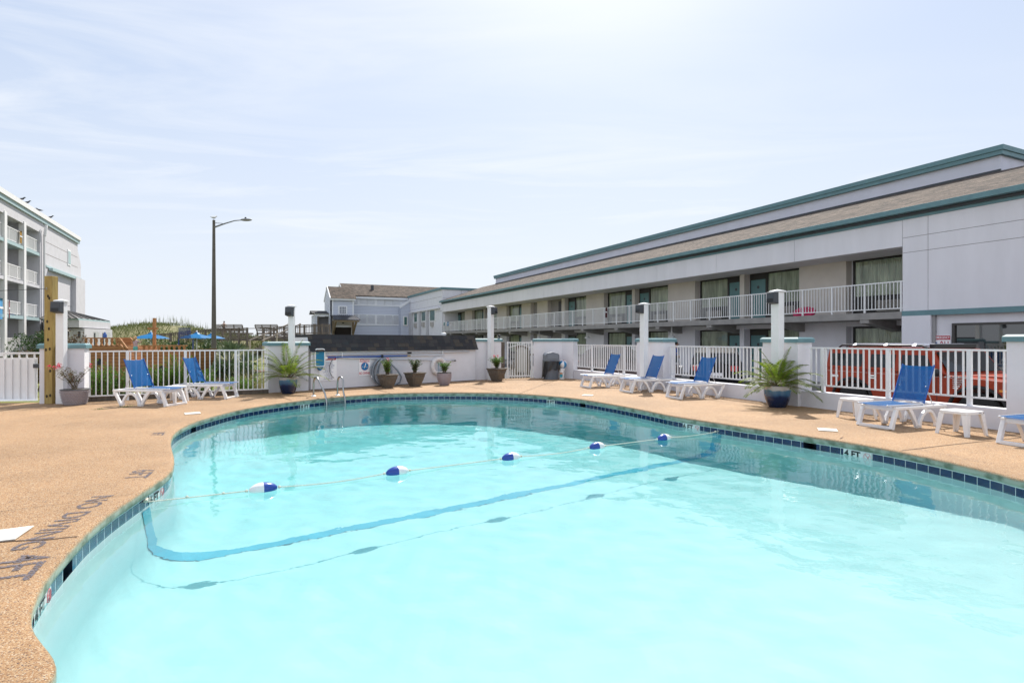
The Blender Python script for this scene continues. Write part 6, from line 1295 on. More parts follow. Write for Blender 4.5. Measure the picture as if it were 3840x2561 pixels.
# ---------------------------------------------------------------- wooden play ship
d = 24.0; sh = thing('play_ship', 'wooden pirate play ship with a cross shaped mast behind the fence', 'play ship', (0,0,0)); Xs = lambda px: XYd(px, d); Zs = lambda py: ZZ(py, d); D1 = d + 2.0
hull = [(Xs(312), Zs(1296)), (Xs(478), Zs(1296)), (Xs(486), Zs(1350)), (Xs(528), Zs(1352)), (Xs(528), Zs(1318)), (Xs(700), Zs(1318)), (Xs(722), Zs(1310)), (Xs(712), Zs(1350)), (Xs(690), Zs(1400)), (Xs(650), Zs(1440)), (Xs(318), Zs(1440))]
def planked(name):
    m = wood_mat(name, (.43,.20,.075), (.28,.12,.04), (.12,.12,1.2)); t = m.node_tree; b = t.nodes['Principled BSDF']; src = b.inputs['Base Color'].links[0].from_socket; tc = N(t, 'ShaderNodeTexCoord'); sp = N(t, 'ShaderNodeSeparateXYZ'); lk(t, tc.outputs['Object'], sp.inputs[0]); q = N(t, 'ShaderNodeMath', operation='DIVIDE'); lk(t, sp.outputs[2], q.inputs[0]); q.inputs[1].default_value = .14; f = N(t, 'ShaderNodeMath', operation='FRACT'); lk(t, q.outputs[0], f.inputs[0]); l = N(t, 'ShaderNodeMath', operation='LESS_THAN'); lk(t, f.outputs[0], l.inputs[0]); l.inputs[1].default_value = .1
    c = N(t, 'ShaderNodeMix', data_type='RGBA'); lk(t, l.outputs[0], c.inputs['Factor']); lk(t, src, c.inputs[6]); c.inputs[7].default_value = (.05,.02,.01,1); lk(t, c.outputs[2], b.inputs['Base Color']); return m
M_plk = planked('hull_planks'); m = MB(); m.prism(hull, d, D1, 'y'); m.build('hull', M_plk, sh)
for px, py in ((372,1357),(609,1384)):
    m = MB(); m.prism([(Xs(px)+.15*math.cos(k*math.pi/4+.39), Zs(py)+.15*math.sin(k*math.pi/4+.39)) for k in range(8)], d-.012, d-.003); m.build('porthole', M_black, sh)
def ship_rail(x0, x1, zt, zb, n):
    m = MB(); m.box(Xs(x0), Xs(x1), d-.03, d+.06, Zs(zt)-.05, Zs(zt)); m.build('rail', M_ship, sh)
    for k in range(n): x = Xs(x0) + (Xs(x1)-Xs(x0))*(k+.5)/n; q = MB(); q.ribbon([(x, Zs(zb)),(x, Zs(zb)+.1),(x, Zs(zb)+.2),(x, Zs(zt)-.04)], [.11,.05,.10,.06], d-.02, d+.04); q.build('baluster', M_ship, sh)
ship_rail(312, 448, 1266, 1296, 7); ship_rail(530, 700, 1294, 1318, 9); bx('cabin', M_plk, sh, (XYd(455,d+.9), XYd(492,d+.9), d+.9, d+1.2, Zs(1350), ZZ(1266,d+.9))); bx('post', M_ship, sh, (Xs(446), Xs(456), d-.02, d+.08, Zs(1310), Zs(1266)))
m = MB(); m.bar((Xs(450), d-.05, Zs(1268)), (Xs(480), d-.05, Zs(1308)), .07); m.bar((Xs(450), d-.05, Zs(1290)), (Xs(478), d-.05, Zs(1318)), .07); m.bar((Xs(490), d-.05, Zs(1266)), (Xs(520), d-.05, Zs(1300)), .06); m.build('stair_rail', M_ship, sh)
bx('mast', M_ship, sh, (Xs(544), Xs(553), d+.5, d+.6, Zs(1440), Zs(1191))); bx('crossbar', M_ship, sh, (Xs(529), Xs(566), d+.42, d+.5, Zs(1235), Zs(1228)))
m = MB(); m.bar((Xs(500), d+.02, Zs(1355)), (Xs(528), d+.02, Zs(1355)), .05); m.build('step', M_ship, sh)
jg = thing('water_jug', 'small royal blue jug standing on the ship rail', 'jug', (Xs(392), d+.02, Zs(1266))); m = MB(); m.lathe([(.07,0),(.075,.12),(.05,.16),(.03,.19),(.03,.23),(0,.24)], 12); m.build('body', M_blue, jg, smooth=40)
# ---------------------------------------------------------------- umbrellas, giant chair, bin, picnic table
M_umb = leaf('umbrella_blue', (.005,.22,.52), (.006,.26,.58), .45)
def umbrella(label, px, d, pt, pe, r_):
    o = thing('umbrella', label, 'umbrella', (X(px,d), d, LZ), 0, 'bright blue umbrellas on the lawn'); zt, zb = ZZ(pt,d)-LZ, ZZ(pe,d)-LZ; m = MB(); m.lathe([(r_,zb),(r_*.62,zb+(zt-zb)*.5),(r_*.2,zb+(zt-zb)*.9),(.0,zt)], 8); m.build('canopy', M_umb, o); m = MB(); m.lathe([(r_*.25,zt-.06),(.05,zt+.10),(0,zt+.14)], 8); m.build('vent_cap', M_umb, o); m = MB(); m.tube([(0,0,0),(0,0,zt+.1)], .03, 8); m.ball((0,0,zt+.15), .06); m.build('pole', M_post, o)
umbrella('blue umbrella behind the mast of the play ship', 566, 40, 1252, 1270, 1.22); umbrella('blue umbrella in front of the giant blue chair', 738, 40, 1251, 1268, 1.12); umbrella('small blue umbrella cut by the street lamp pole', 792, 50, 1255, 1270, 1.2)
M_gch = mat('navy_paint', (.02,.045,.16), .5); gc = thing('giant_chair', 'giant navy blue adirondack chair on the lawn', 'giant chair', (X(700,34), 34, LZ), R(12)); px_m = 34/F
m = MB(); 
for k in range(9): z = ZZ(1268,34)-LZ + k*.075; m.bar((-.55-.012*k, .35+.03*k, z+.0), (.12-.012*k,.35+.03*k, z), .055, .05) 
m.build('backrest', M_gch, gc); m = MB()
for x in (-.62,.18): m.bar((x,.5,.2),(x-.10,.85,1.95),.07,.09)
m.build('back_post', M_gch, gc); bx('seat', M_gch, gc, (-.6,.2,-.5,.5,.62,.68))
for x in (-.66,.22):
    m = MB(); m.bar((x,-.55,0),(x,-.5,.95),.09,.16); m.build('leg', M_gch, gc); m = MB(); m.bar((x,.75,0),(x,-.5,.75),.09,.16); m.build('leg', M_gch, gc)
    m = MB(); m.bar((x,-.75,.98),(x,.7,1.0),.22,.06); m.build('armrest', M_gch, gc)
bn = thing('wheeled_bin', 'dark grey wheeled bin on the lawn left of the palms', 'bin', (X(765,32), 32, LZ)); m = MB(); m.hexa([(-.24,-.24,.08),(.24,-.24,.08),(.24,.24,.08),(-.24,.24,.08),(-.3,-.32,.95),(.3,-.32,.95),(.3,.3,.95),(-.3,.3,.95)]); m.build('body', M_grey, bn); bx('lid', M_dark, bn, (-.33,.33,-.36,.34,.95,1.02), bevel=.02); m = MB(); m.M = Matrix.Rotation(R(90), 4, 'Y'); m.lathe([(.09,-.3),(.09,.3)], 12, (-.1,.26,0)); m.build('wheels', M_black, bn)
pt_ = thing('picnic_table', 'grey picnic table in front of the giant chair', 'picnic table', (X(728,35), 31, LZ)); bx('table_top', M_oldwood, pt_, (-.8,.8,-.35,.35,.72,.77)); bx('bench', M_oldwood, pt_, (-.8,.8,-.85,-.6,.42,.47)); bx('bench', M_oldwood, pt_, (-.8,.8,.6,.85,.42,.47))
for x in (-.6,.6): m = MB(); m.bar((x,-.75,0),(x,-.1,.72),.05,.1); m.bar((x,.75,0),(x,.1,.72),.05,.1); m.bar((x,-.8,.4),(x,.8,.4),.05,.08); m.build('leg', M_oldwood, pt_)
# ---------------------------------------------------------------- boardwalk over the dune
M_bw = mat('boardwalk_wood', (.17,.14,.115), .85, var=.3, vs=2)
def walk(label, p0, p1, posts, h=1.0, w=1.2, deck_=True, nm='boardwalk'):
    a = Vector(p0); b = Vector(p1); r = thing(nm, label, 'boardwalk', a); v = b-a; L_ = v.length; sd_ = Vector((-v.y, v.x, 0)).normalized()
    if deck_: m = MB(); m.hexa([Vector((0,0,-.25)), v+Vector((0,0,-.25)), v+sd_*w+Vector((0,0,-.25)), sd_*w+Vector((0,0,-.25)), Vector(), v, v+sd_*w, sd_*w]); m.build('deck_boards', M_bw, r)
    m = MB(); m.bar(Vector((0,0,h)), v+Vector((0,0,h)), .14, .06); m.bar(Vector((0,0,h-.18)), v+Vector((0,0,h-.18)), .05, .10); m.bar(Vector((0,0,.12)), v+Vector((0,0,.12)), .05, .10); m.build('handrail', M_bw, r)
    m = MB(); m.bar(sd_*w+Vector((0,0,h)), v+sd_*w+Vector((0,0,h)), .14, .06); m.bar(sd_*w+Vector((0,0,.1)), v+sd_*w+Vector((0,0,.1)), .05, .10); m.build('handrail', M_bw, r)
    n = int(L_/.17); m = MB()
    for k in range(1, n): q = v*k/n; m.bar(q+Vector((0,0,.12)), q+Vector((0,0,h-.02)), .045)
    m.build('baluster_row', M_bw, r)
    for k in range(posts+1): q = v*k/posts; m = MB(); m.bar(q+Vector((0,0,-min(2.2, a.z+q.z+.6)))-sd_*.03, q+Vector((0,0,h+.05))-sd_*.03, .16); m.build('post', M_bw, r)
def P3(px, py, d): return Vector((XYd(px,d), d, ZZ(py,d)))
walk('left boardwalk ramp rising over the dune grass', P3(570,1294,56), P3(802,1270,58), 7); walk('boardwalk section right of the street lamp pole', P3(806,1270,58), P3(928,1268,56), 4); walk('right boardwalk ramp leading to the grey house', P3(986,1268,56), P3(1178,1252,60), 5); walk('short boardwalk landing at the house door', P3(1180,1252,60), P3(1235,1252,61), 2)
def lookout(label, x0, x1, flare):
    d = 66; r = thing('lookout_bench', label, 'bench', P3(x0,1246,d)); w = XYd(x1,d)-XYd(x0,d); H = ZZ(1220,d)-ZZ(1246,d)
    for k in range(6): z = .12 + (H-.12)*k/5; f = flare*k/5; bx('slat', M_bw, r, (-f, w+f*.2, -.05-f, .0-f, z, z+.10))
    for x in [0, w*.33, w*.66, w]: m = MB(); m.bar((x,.1,-2.0),(x,-.02,0),.14); m.bar((x,0,0),(x-(flare if x < w/2 else -flare*.2),-flare,H),.10); m.build('support', M_bw, r)
    bx('floor', M_bw, r, (-.1, w+.1, .05, 2.4, -.22, -.05)); return r
lookout('left lookout bench of slats with a man leaning on it', 817, 912, .35); lookout('right lookout bench of slats over the stairs', 965, 1042, .2)
st = thing('dune_stairs', 'wooden steps climbing between the two lookout benches', 'stairs', P3(962,1300,52)); 
for k in range(10): bx('step', M_bw, st, (-.6,.6,k*.9,k*.9+.95,k*.19-.45,k*.19-.32))
for x in (-.62,.62):
    m = MB(); m.bar((x,-.2,.55),(x,9.2,2.35),.1,.1); m.build('handrail', M_bw, st)
    for k in range(4): m = MB(); m.bar((x,.0+k*3,-.9+k*.5),(x,.0+k*3,.62+k*.6),.12); m.build('post', mat('bleached_wood', (.42,.36,.28), .8) if 'bleached_wood' not in bpy.data.materials else bpy.data.materials['bleached_wood'], st)
# ---------------------------------------------------------------- vehicles
M_orange = mat('orange_paint', (.30,.032,.007), .4, coat=.08, spec=.3, var=.05, vs=2); M_chrome = mat('chrome', (.75,.75,.75), .12, metal=1); M_cglass = mat('car_glass', (.010,.011,.012), .06, spec=.45); M_tyre = mat('tyre', (.018,.018,.018), .85, bump=.4, bs=60); M_rim = mat('wheel_rim', (.50,.44,.33), .35, metal=.7)
def wheel(parent, x, y, z, r, w, side, rim=None):
    o = MB(); n = 28; o.M = Matrix.Translation((x, y, z)) @ Matrix.Rotation(R(90), 4, 'X')
    o.lathe([(r*.60,-w/2),(r*.93,-w/2),(r,-w/2+.03),(r,w/2-.03),(r*.93,w/2),(r*.60,w/2)], n); t = o.build('wheel', M_tyre, parent, smooth=40)
    q = MB(); q.M = Matrix.Translation((x, y + side*w*.40, z)) @ Matrix.Rotation(R(90), 4, 'X'); q.lathe([(0,-.02),(r*.2,-.03),(r*.2,.02),(0,.03)], 14); q.tube([(r*.56*math.cos(2*math.pi*k/24), r*.56*math.sin(2*math.pi*k/24), 0) for k in range(24)], r*.06, 6, closed=True)
    for k in range(7):
        a = 2*math.pi*k/7; q.bar((r*.15*math.cos(a), r*.15*math.sin(a), 0), (r*.56*math.cos(a), r*.56*math.sin(a), 0), r*.14, .03, up=(0,0,1))
    q.build('rim', rim or M_rim, t, smooth=40); h = MB(); h.M = Matrix.Translation((x, y, z)) @ Matrix.Rotation(R(90), 4, 'X'); h.lathe([(0,-w*.2),(r*.6,-w*.2),(r*.6,w*.2),(0,w*.2)], n); h.build('hub', M_black, t)
# large square off-roader: local x forward, y left; we see its right-hand... side facing the pool
sv = thing('parked_suv', 'boxy orange off road vehicle with roof rack behind the right fence', 'car'); e = Vector((.30,-.954)).normalized()
rw = Vector((XYd(3200,14.5), 14.5)); s_ = .96
nr = Vector((-e.y, e.x))                                  # local +y; points to the building
sv.location = (rw.x + nr.x*.90, rw.y + nr.y*.90, LOT+.02); sv.rotation_euler.z = math.atan2(e.y, e.x); sv.scale = (.95, .95, .89)
HW = 1.0
def sec(m, xs, z0, z1, w0, w1): pass
m = MB()                                                  # lower body as a side profile with wheel arches cut
def arch(cx, r): return [(cx + r*math.cos(R(a)), .46 + r*math.sin(R(a))) for a in range(170, 9, -20)]
low = [(-.86,.52)] + [(-.62,.52)] + arch(0,.58) + [(.66,.46),(2.46,.46)] + arch(3.12,.58) + [(3.78,.55),(3.92,.62),(3.95,.95),(3.93,1.16),(3.6,1.22),(2.32,1.30),(-.86,1.32)]
m.prism(low, -HW, HW, 'y'); m.build('body', M_orange, sv, bevel=.03)
m = MB(); gh = [(-.86,1.32),(-.82,1.88),(-.70,1.92),(1.95,1.92),(2.05,1.88),(2.42,1.30)]; 
vs = [(x, -HW*(1 if z < 1.4 else .90), z) for x, z in gh] + [(x, HW*(1 if z < 1.4 else .90), z) for x, z in gh]; n = len(gh)
m.add(vs, [tuple(reversed(range(n))), tuple(range(n,2*n))] + [(i, (i+1) % n, n+(i+1) % n, n+i) for i in range(n)]); m.build('cabin', M_orange, sv, bevel=.03)
def side_win(x0, x1, z0, z1, nm='window', cut=0):
    for s in (-1, 1):
        def yy(z): return s*(HW - .10*HW*(z-1.32)/.56 + .006)
        m = MB(); P = [(x0,z0),(x1,z0),(x1-cut,z1),(x0,z1)]; m.add([(x, yy(z), z) for x, z in P] + [(x, yy(z)-s*.02, z) for x, z in P], [(0,1,2,3),(7,6,5,4),(0,4,5,1),(1,5,6,2),(2,6,7,3),(3,7,4,0)]); m.build(nm, M_cglass, sv)
side_win(-.72,.28,1.40,1.76); side_win(.52,1.20,1.40,1.76); side_win(1.36,2.14,1.40,1.76, cut=.16)
m = MB(); m.add([(2.40,-.88,1.36),(2.40,.88,1.36),(2.07,.80,1.84),(2.07,-.80,1.84)], [(0,1,2,3)]); 
for i, v in enumerate(m.v[:4]): m.v[i] = v + Vector((.03,0,.01))
m.build('windscreen', M_cglass, sv); m = MB(); m.add([(-.875,-.8,1.42),(-.845,-.74,1.78),(-.845,.74,1.78),(-.875,.8,1.42)], [(0,1,2,3)]); m.build('rear_window', M_cglass, sv)
for s in (-1, 1):
    for a, b in ((-.86,-.62),(-.62,3.95)): pass
    for cx in (0, 3.12): m = MB(); m.tube([(x, s*(HW+.005), z) for x, z in [(cx + .60*math.cos(R(a)), .46 + .60*math.sin(R(a))) for a in range(180, -1, -15)]], .04, 6); m.build('wheel_arch_trim', M_black, sv)
    bx('belt_line', mat('pinstripe', (.5,.42,.38), .4) if 'pinstripe' not in bpy.data.materials else bpy.data.materials['pinstripe'], sv, (-.84, 3.9, s*(HW+.0035)-.002, s*(HW+.0035)+.002, 1.235, 1.243)); bx('rocker', M_black, sv, (.66,2.46,s*HW-.05,s*HW+.04,.38,.46), bevel=.02)
    for x0, x1 in ((.42,.425),(1.27,1.275),(2.25,2.255)): bx('door_seam', M_black, sv, (x0, x1+.006, s*(HW+.002)-.002, s*(HW+.002)+.002, .52, 1.32))
    for xh in (.62, 1.45): h = bx('door_handle', M_chrome, sv, (xh-.11, xh+.11, s*(HW+.01)-.012, s*(HW+.01)+.012, 1.08, 1.19), bevel=.008); bx('handle_recess', M_black, h, (xh-.07, xh+.07, s*(HW+.024)-.002, s*(HW+.024)+.002, 1.12, 1.15))
    bx('fuel_trim', M_chrome, sv, (-.62,-.42, s*(HW+.008)-.008, s*(HW+.008)+.008, 1.06, 1.13), bevel=.006); m = MB()
    for k in range(5): m.box(2.62, 2.86-.03*k, s*(HW+.012)-.01, s*(HW+.012)+.01, 1.18-.05*k, 1.205-.05*k)
    m.build('fender_vent', M_chrome, sv); m = MB(); m.M = Matrix.Translation((2.35, s*(HW+.02), 1.35)); m.ball((0, s*.14, 0), (.07,.11,.10)); m.box(-.02,.02,-.02 if s < 0 else 0, .1, -.12,-.04); m.build('mirror', M_black, sv, smooth=50); bx('marker_light', mat('amber', (.7,.25,.02), .3) if 'amber' not in bpy.data.materials else bpy.data.materials['amber'], sv, (3.55,3.78, s*(HW+.008)-.008, s*(HW+.008)+.008, .98, 1.03))
for cx in (0, 3.12):
    for s in (-1, 1): wheel(sv, cx, s*(HW-.17), .46, .46, .30, s)
bx('front_bumper', M_black, sv, (3.93,4.12,-HW,HW,.50,.74), bevel=.04); bx('grille', M_chrome, sv, (3.94,4.0,-.62,.62,.80,1.12), bevel=.01)
for y in (-.8,.8): m = MB(); m.M = Matrix.Translation((3.96,y,.98)) @ Matrix.Rotation(R(90),4,'Y'); m.lathe([(.13,0),(.13,.03),(.0,.06)],18); m.build('headlight', M_chrome, sv, smooth=40); bx('rear_bumper', M_black, sv, (-1.06,-.865,y-.4 if y>0 else y-.2,y+.2 if y>0 else y+.4,.50,.80), bevel=.03)
m = MB(); m.M = Matrix.Translation((-1.02,.0,1.12)) @ Matrix.Rotation(R(90),4,'Y'); m.lathe([(0,-.13),(.40,-.13),(.45,-.08),(.45,.10),(.38,.15),(0,.15)],28); m.build('spare_wheel', M_tyre, sv, smooth=40)
bx('hood_bulge', M_orange, sv, (2.5,3.6,-.45,.45,1.20,1.30), bevel=.03)
M_rack = mat('rack_black', (.03,.03,.032), .35, metal=.4)
for y in (-.78,.78): m = MB(); m.tube([(-.6,y,1.93),(-.5,y,2.0),(1.75,y,2.0),(1.9,y,1.93)], .03, 8); m.build('roof_rail', M_rack, sv, smooth=50)
for x in (-.05,.85,1.6): m = MB(); m.hexa([(x-.05,-.86,2.0),(x+.05,-.86,2.0),(x+.05,.86,2.0),(x-.05,.86,2.0),(x-.03,-.80,2.055),(x+.03,-.80,2.055),(x+.03,.80,2.055),(x-.03,.80,2.055)]); m.build('roof_crossbar', M_alu, sv)
m = MB()
for k in range(7): m.box(-.5,1.6,-.55+k*.18,-.50+k*.18,1.922,1.945)
m.build('roof_rib', M_orange, sv); bx('light_bar', M_rack, sv, (1.86,2.0,-.7,.7,1.93,2.05), bevel=.02)
me = text_mesh('HUMMER', .095, .001, .002, sx_=1.5); me.materials.clear(); me.materials.append(M_chrome); o = bpy.data.objects.new('badge_lettering', me); COL.objects.link(o); o.parent = sv; o.location = (2.72, -HW-.006, 1.27-.03+.02); o.rotation_euler = (R(90), 0, 0)
# smaller cars seen through the fence
def car(nm, label, x, y, ang, mt, L_=4.5, W_=1.8, H_=1.65, hatch=True):
    r = thing(nm, label, 'car', (x, y, LOT+.02), ang); hw = W_/2
    prof = [(0,.35),(.02,.75),(.10,1.0),(.35,H_-.18),(.75,H_),(2.1,H_),(2.95,1.05),(L_-.3,.92),(L_-.05,.75),(L_,.35)]
    m = MB(); n = len(prof)
    def row(s, k): return [(x_, s*hw*(1 if z_ < 1.02 else 1-.22*(z_-1.0)/.6)*k, z_) for x_, z_ in prof]
    A = row(-1,1); B = row(1,1); m.add(A+B, [tuple(range(n)), tuple(reversed(range(n,2*n)))] + [(i, n+i, n+(i+1) % n, (i+1) % n) for i in range(n)]); m.build('body', mt, r, bevel=.05, seg=3)
    w = MB(); w.add([(.13,-hw*.82,1.05),(.13,hw*.82,1.05),(.37,hw*.74,H_-.2),(.37,-hw*.74,H_-.2)], [(0,3,2,1)]); 
    for i, v in enumerate(w.v): w.v[i] = v + Vector((-.035,0,.01))
    w.build('rear_window', M_cglass, r); w = MB(); w.add([(2.88,-hw*.82,1.1),(2.88,hw*.82,1.1),(2.18,hw*.74,H_-.08),(2.18,-hw*.74,H_-.08)], [(0,1,2,3)])
    for i, v in enumerate(w.v): w.v[i] = v + Vector((.04,0,.02))
    w.build('windscreen', M_cglass, r)
    for s in (-1, 1):
        w = MB(); P = [(.5,1.08),(2.7,1.08),(2.12,H_-.10),(.72,H_-.10)]; w.add([(x_, s*(hw*(1-.22*(z_-1.0)/.6)+.006), z_) for x_, z_ in P], [(0,1,2,3)]); w.build('side_window', M_cglass, r)
        for cx in (.8, L_-.9): wheel(r, cx, s*(hw-.10), .33, .33, .22, s, M_alu)
        bx('tail_light', mat('tail_red', (.45,.01,.01), .2, coat=.5) if 'tail_red' not in bpy.data.materials else bpy.data.materials['tail_red'], r, (-.03,.09,s*hw*.72-.12,s*hw*.72+.14,.78,.98), bevel=.02)
        m = MB(); m.tube([(.6,s*hw*.72,H_+.01),(.75,s*hw*.72,H_+.05),(2.0,s*hw*.72,H_+.05),(2.1,s*hw*.72,H_+.01)], .018, 6); m.build('roof_rail', M_chrome, r)
        bx('headlight', M_chrome, r, (L_-.18,L_+.0,s*hw*.7-.15,s*hw*.7+.15,.68,.80), bevel=.02)
    bx('number_plate', M_sign, r, (-.035,-.005,-.25,.25,.60,.72)); return r
M_blk = mat('black_paint', (.008,.008,.010), .6, spec=.06); M_maroon = mat('dark_red_paint', (.035,.006,.010), .25, coat=.8)
yv = 20.5; xv = XYd(2716, yv); vw = car('parked_car', 'black hatchback seen from behind through the fence, round badge on its tailgate', xv-.25, yv+.2, R(68), M_blk, 4.3, 1.82, 1.62)
m = MB(); m.M = Matrix.Translation((-.012, .62, .93)) @ Matrix.Rotation(R(-90), 4, 'Y') @ Matrix.Rotation(R(-90), 4, 'Z')
m.tube([(.085*math.cos(2*math.pi*k/20), .085*math.sin(2*math.pi*k/20), 0) for k in range(20)], .009, 5, closed=True)
for pts in ([(-.035,.07,0),(-.0,.012,0),(.035,.07,0)], [(-.065,.045,0),(-.028,-.06,0),(0,-.0,0),(.028,-.06,0),(.065,.045,0)]): m.tube(pts, .008, 4)
m.build('round_badge', M_chrome, vw)
vw2 = car('parked_car', 'dark red car parked behind the fence panel right of the trash can', XYd(2180,26.5), 26.6, R(-20), M_maroon, 4.6, 1.85, 1.6)
bc = car('parked_car', 'blue car half hidden behind the wall by the left palm', XYd(985,21.5)+.2, 21.8, R(35), mat('blue_paint', (.01,.04,.16), .2, coat=1), 4.3, 1.8, 1.55)
# weathered ramp fence seen through the barred gate
rf_ = thing('picket_ramp', 'weathered picket ramp seen through the barred gate', 'ramp fence', (-.1, 24.6, LOT)); 
for k in range(13): x = k*.115; h = .55 + (.6 if k > 4 else .12*k); bx('picket', M_oldwood, rf_, (x, x+.08, 0, .025, 0, h + .35))
m = MB(); m.bar((0,-.03,.62),(.6,-.03,1.30),.05,.09); m.bar((.6,-.03,1.30),(1.5,-.03,1.32),.05,.09); m.build('rail', M_oldwood, rf_)
bd = thing('notice_board', 'pale arched board fixed behind the barred gate', 'board', (.42, 24.2, .15)); m = MB(); m.prism([(-.22,0),(.22,0),(.22,.9),(.16,1.0),(.08,1.06),(-.08,1.06),(-.16,1.0),(-.22,.9)], 0, .03); m.build('panel', mat('board_grey', (.36,.34,.32), .8), bd); bx('back_post', M_oldwood, bd, (-.28,-.23,.0,.06,-.5,1.15), (.23,.28,.0,.06,-.5,1.15), (-.23,.23,.032,.06,.95,1.15))
o = thing('security_camera', 'small black camera on the wall end beside the barred gate', 'camera', (-.50, 22.0, 1.58)); m = MB(); m.box(-.02,.02,-.02,.02,0,.08); m.build('bracket', M_black, o); m = MB(); m.ball((0,0,.11), (.05,.05,.045), 10, 8); m.tube([(0,0,.11),(.07,-.05,.13)], .018, 8); m.build('housing', M_black, o, smooth=True)
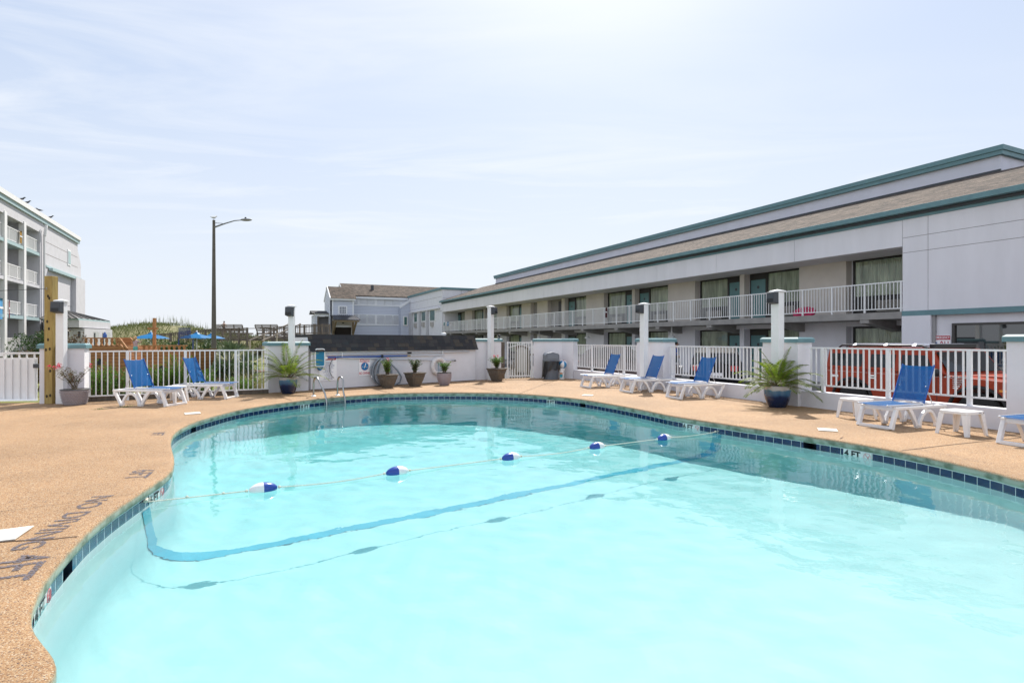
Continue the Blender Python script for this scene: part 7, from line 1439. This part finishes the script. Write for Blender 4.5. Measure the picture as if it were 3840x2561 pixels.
# ---------------------------------------------------------------- people
M_skin = mat('skin', (.42,.24,.16), .55); 
def skin_figure(name, joints, edges_, radii, mt, parent=None, sub=2):
    me = bpy.data.meshes.new(name); me.from_pydata(joints, edges_, []); me.materials.append(mt); o = bpy.data.objects.new(name, me); COL.objects.link(o); o.parent = parent
    sk = o.modifiers.new('skin', 'SKIN'); sk.use_smooth_shade = True; 
    if not me.skin_vertices: 
        pass
    ld = me.skin_vertices[0].data
    for i, r in enumerate(radii): ld[i].radius = (r, r) if not isinstance(r, tuple) else r
    ld[0].use_root = True; sb = o.modifiers.new('sub', 'SUBSURF'); sb.levels = sb.render_levels = sub; return o
def person(label, loc, rz, h, shirt, pants, hair, stride=.0, arms='down', bust=False, shirt_mt=None, legs_bare=False):
    r = thing('person', label, 'person', loc, rz); s = h/1.7; J = []; Rr = []; Ed = []
    def j(p, rad, par=None):
        J.append((p[0]*s, p[1]*s, p[2]*s)); Rr.append(tuple(a*s for a in rad) if isinstance(rad, tuple) else rad*s)
        if par is not None: Ed.append((par, len(J)-1))
        return len(J)-1
    pel = j((0,0,.92), (.145,.10)); wa = j((0,0,1.06), (.12,.09), pel); ch = j((0,0,1.26), (.145,.10), wa); sh_ = j((0,0,1.38), (.11,.075), ch); nk = j((0,.0,1.46), .052, sh_); hd0 = j((0,-.01,1.53), (.068,.075), nk); hd = j((0,-.015,1.60), (.076,.088), hd0); hd2 = j((0,-.01,1.66), (.06,.07), hd)
    for sx_, st_ in ((1, stride), (-1, -stride)):
        hp = j((.085*sx_, 0, .86), .085, pel); kn = j((.09*sx_, -st_*.5-.01, .48), .056, hp); an = j((.09*sx_, -st_ + (.06 if st_ < 0 else 0), .09), .037, kn); ft = j((.095*sx_, -st_-.09, .035), (.04,.028), an)
        so_ = j((.175*sx_, 0, 1.36), .05, sh_)
        if arms == 'down': el = j((.20*sx_, .02+st_*.25, 1.10), .036, so_); wr = j((.20*sx_, -.08+st_*.5, .88), .026, el); hn = j((.20*sx_, -.12+st_*.5, .80), (.03,.018), wr)
        elif arms == 'rest': el = j((.30*sx_, -.06, 1.15), .042, so_); wr = j((.42*sx_, -.20, 1.08), .03, el); hn = j((.46*sx_, -.24, 1.07), .028, wr)
        else: el = j((.22*sx_, -.16, 1.22), .036, so_); wr = j((.14*sx_, -.32, 1.36), .026, el); hn = j((.10*sx_, -.38, 1.42), (.028,.018), wr)
        for q in range(4 if h > 1.2 else 0):
            f1 = j((J[hn][0]/s + (q-1.5)*.014, J[hn][1]/s - .02, J[hn][2]/s - .055), .0085, hn)
    o = skin_figure('body', J, Ed, Rr, M_skin, r, 1)
    if shirt:
        m = MB(); m.lathe([(.135*s,.90*s),(.130*s,1.04*s),(.155*s,1.24*s),(.165*s,1.34*s),(.10*s,1.42*s),(.06*s,1.44*s)], 16)
        for i, v in enumerate(m.v): m.v[i] = Vector((v.x*1.12, v.y*.80, v.z))
        for sx_, st_ in ((1, stride), (-1, -stride)):
            if arms == 'down': m.tube([(.15*sx_*s,0,1.37*s),(.20*sx_*s,(.01+st_*.15)*s,1.22*s),(.205*sx_*s,(.02+st_*.22)*s,1.12*s)], [.065*s,.058*s,.052*s], 10)
            else: m.tube([(.15*sx_*s,0,1.37*s),(.21*sx_*s,-.10*s,1.27*s)], [.06*s,.05*s], 10)
        m.build('shirt', shirt, r, smooth=50)
    if pants:
        m = MB(); m.lathe([(.14*s,.82*s),(.145*s,.90*s),(.135*s,.98*s)], 14)
        for i, v in enumerate(m.v): m.v[i] = Vector((v.x*1.1, v.y*.82, v.z))
        for sx_, st_ in ((1, stride), (-1, -stride)):
            pts = [(.08*sx_*s,0,.88*s),(.09*sx_*s,(-st_*.5-.01)*s,.48*s)]; rr = [.095*s,.07*s]
            if not legs_bare: pts.append((.09*sx_*s, (-st_ + (.06 if st_ < 0 else 0))*s, .10*s)); rr.append(.052*s)
            else: pts[1] = (.085*sx_*s, (-st_*.2)*s, .68*s)
            m.tube(pts, rr, 10)
        m.build('trousers' if not legs_bare else 'shorts', pants, r, smooth=50)
    m = MB(); m.ball((0,.012*s,1.635*s), (.086*s,.098*s,.088*s), 12, 8)
    if hair[1]: m.ball((0,.09*s,1.70*s), (.045*s,.045*s,.045*s), 10, 6)
    if hair[2]: m.tube([(0,.06*s,1.62*s),(0,.10*s,1.50*s),(0,.10*s,1.36*s)], [.085*s,.08*s,.05*s], 10)
    m.v = [v + Vector((0, .022*s, 0)) for v in m.v]; m.build('hair', hair[0], r, smooth=True)
    m = MB(); m.ball((-.028*s,-.098*s,1.605*s), .010*s, 6, 5); m.ball((.028*s,-.098*s,1.605*s), .010*s, 6, 5); m.build('eyes', M_black, r); m = MB(); m.tube([(0,-.095*s,1.60*s),(0,-.118*s,1.57*s),(0,-.10*s,1.562*s)], [.008*s,.013*s,.008*s], 6); m.build('nose', M_skin, r); m = MB(); m.tube([(-.022*s,-.098*s,1.532*s),(0,-.106*s,1.53*s),(.022*s,-.098*s,1.532*s)], .006*s, 5); m.build('mouth', mat('lip', (.3,.09,.07), .5) if 'lip' not in bpy.data.materials else bpy.data.materials['lip'], r)
    return r
M_hair = mat('dark_hair', (.015,.010,.008), .6); M_blond = mat('blond_hair', (.42,.26,.10), .6)
d = 30; person('person in a royal blue shirt and black trousers walking along the motel', (XYd(2538,d), d, -.24), R(75), 1.66, mat('royal_shirt', (.01,.04,.22), .8), mat('black_trousers', (.01,.01,.012), .8), (M_hair, True, False), stride=.12)
d = 23.7; person('young child with blond hair climbing onto the wooden play ship', (XYd(508,d), d, ZZ(1352,d)), R(165), 1.02, mat('pale_top', (.50,.45,.45), .8, col2=(.45,.22,.25), vs=20), mat('mint_shorts', (.12,.42,.38), .8), (M_blond, False, True), stride=.03, arms='up', legs_bare=True)
d = 66.6; person('bare chested man leaning on the lookout bench rail', (XYd(840,d), d, ZZ(1207,d)-1.70), R(0), 1.78, None, mat('grey_shorts', (.1,.1,.12), .8), (M_hair, False, False), arms='rest', legs_bare=True)
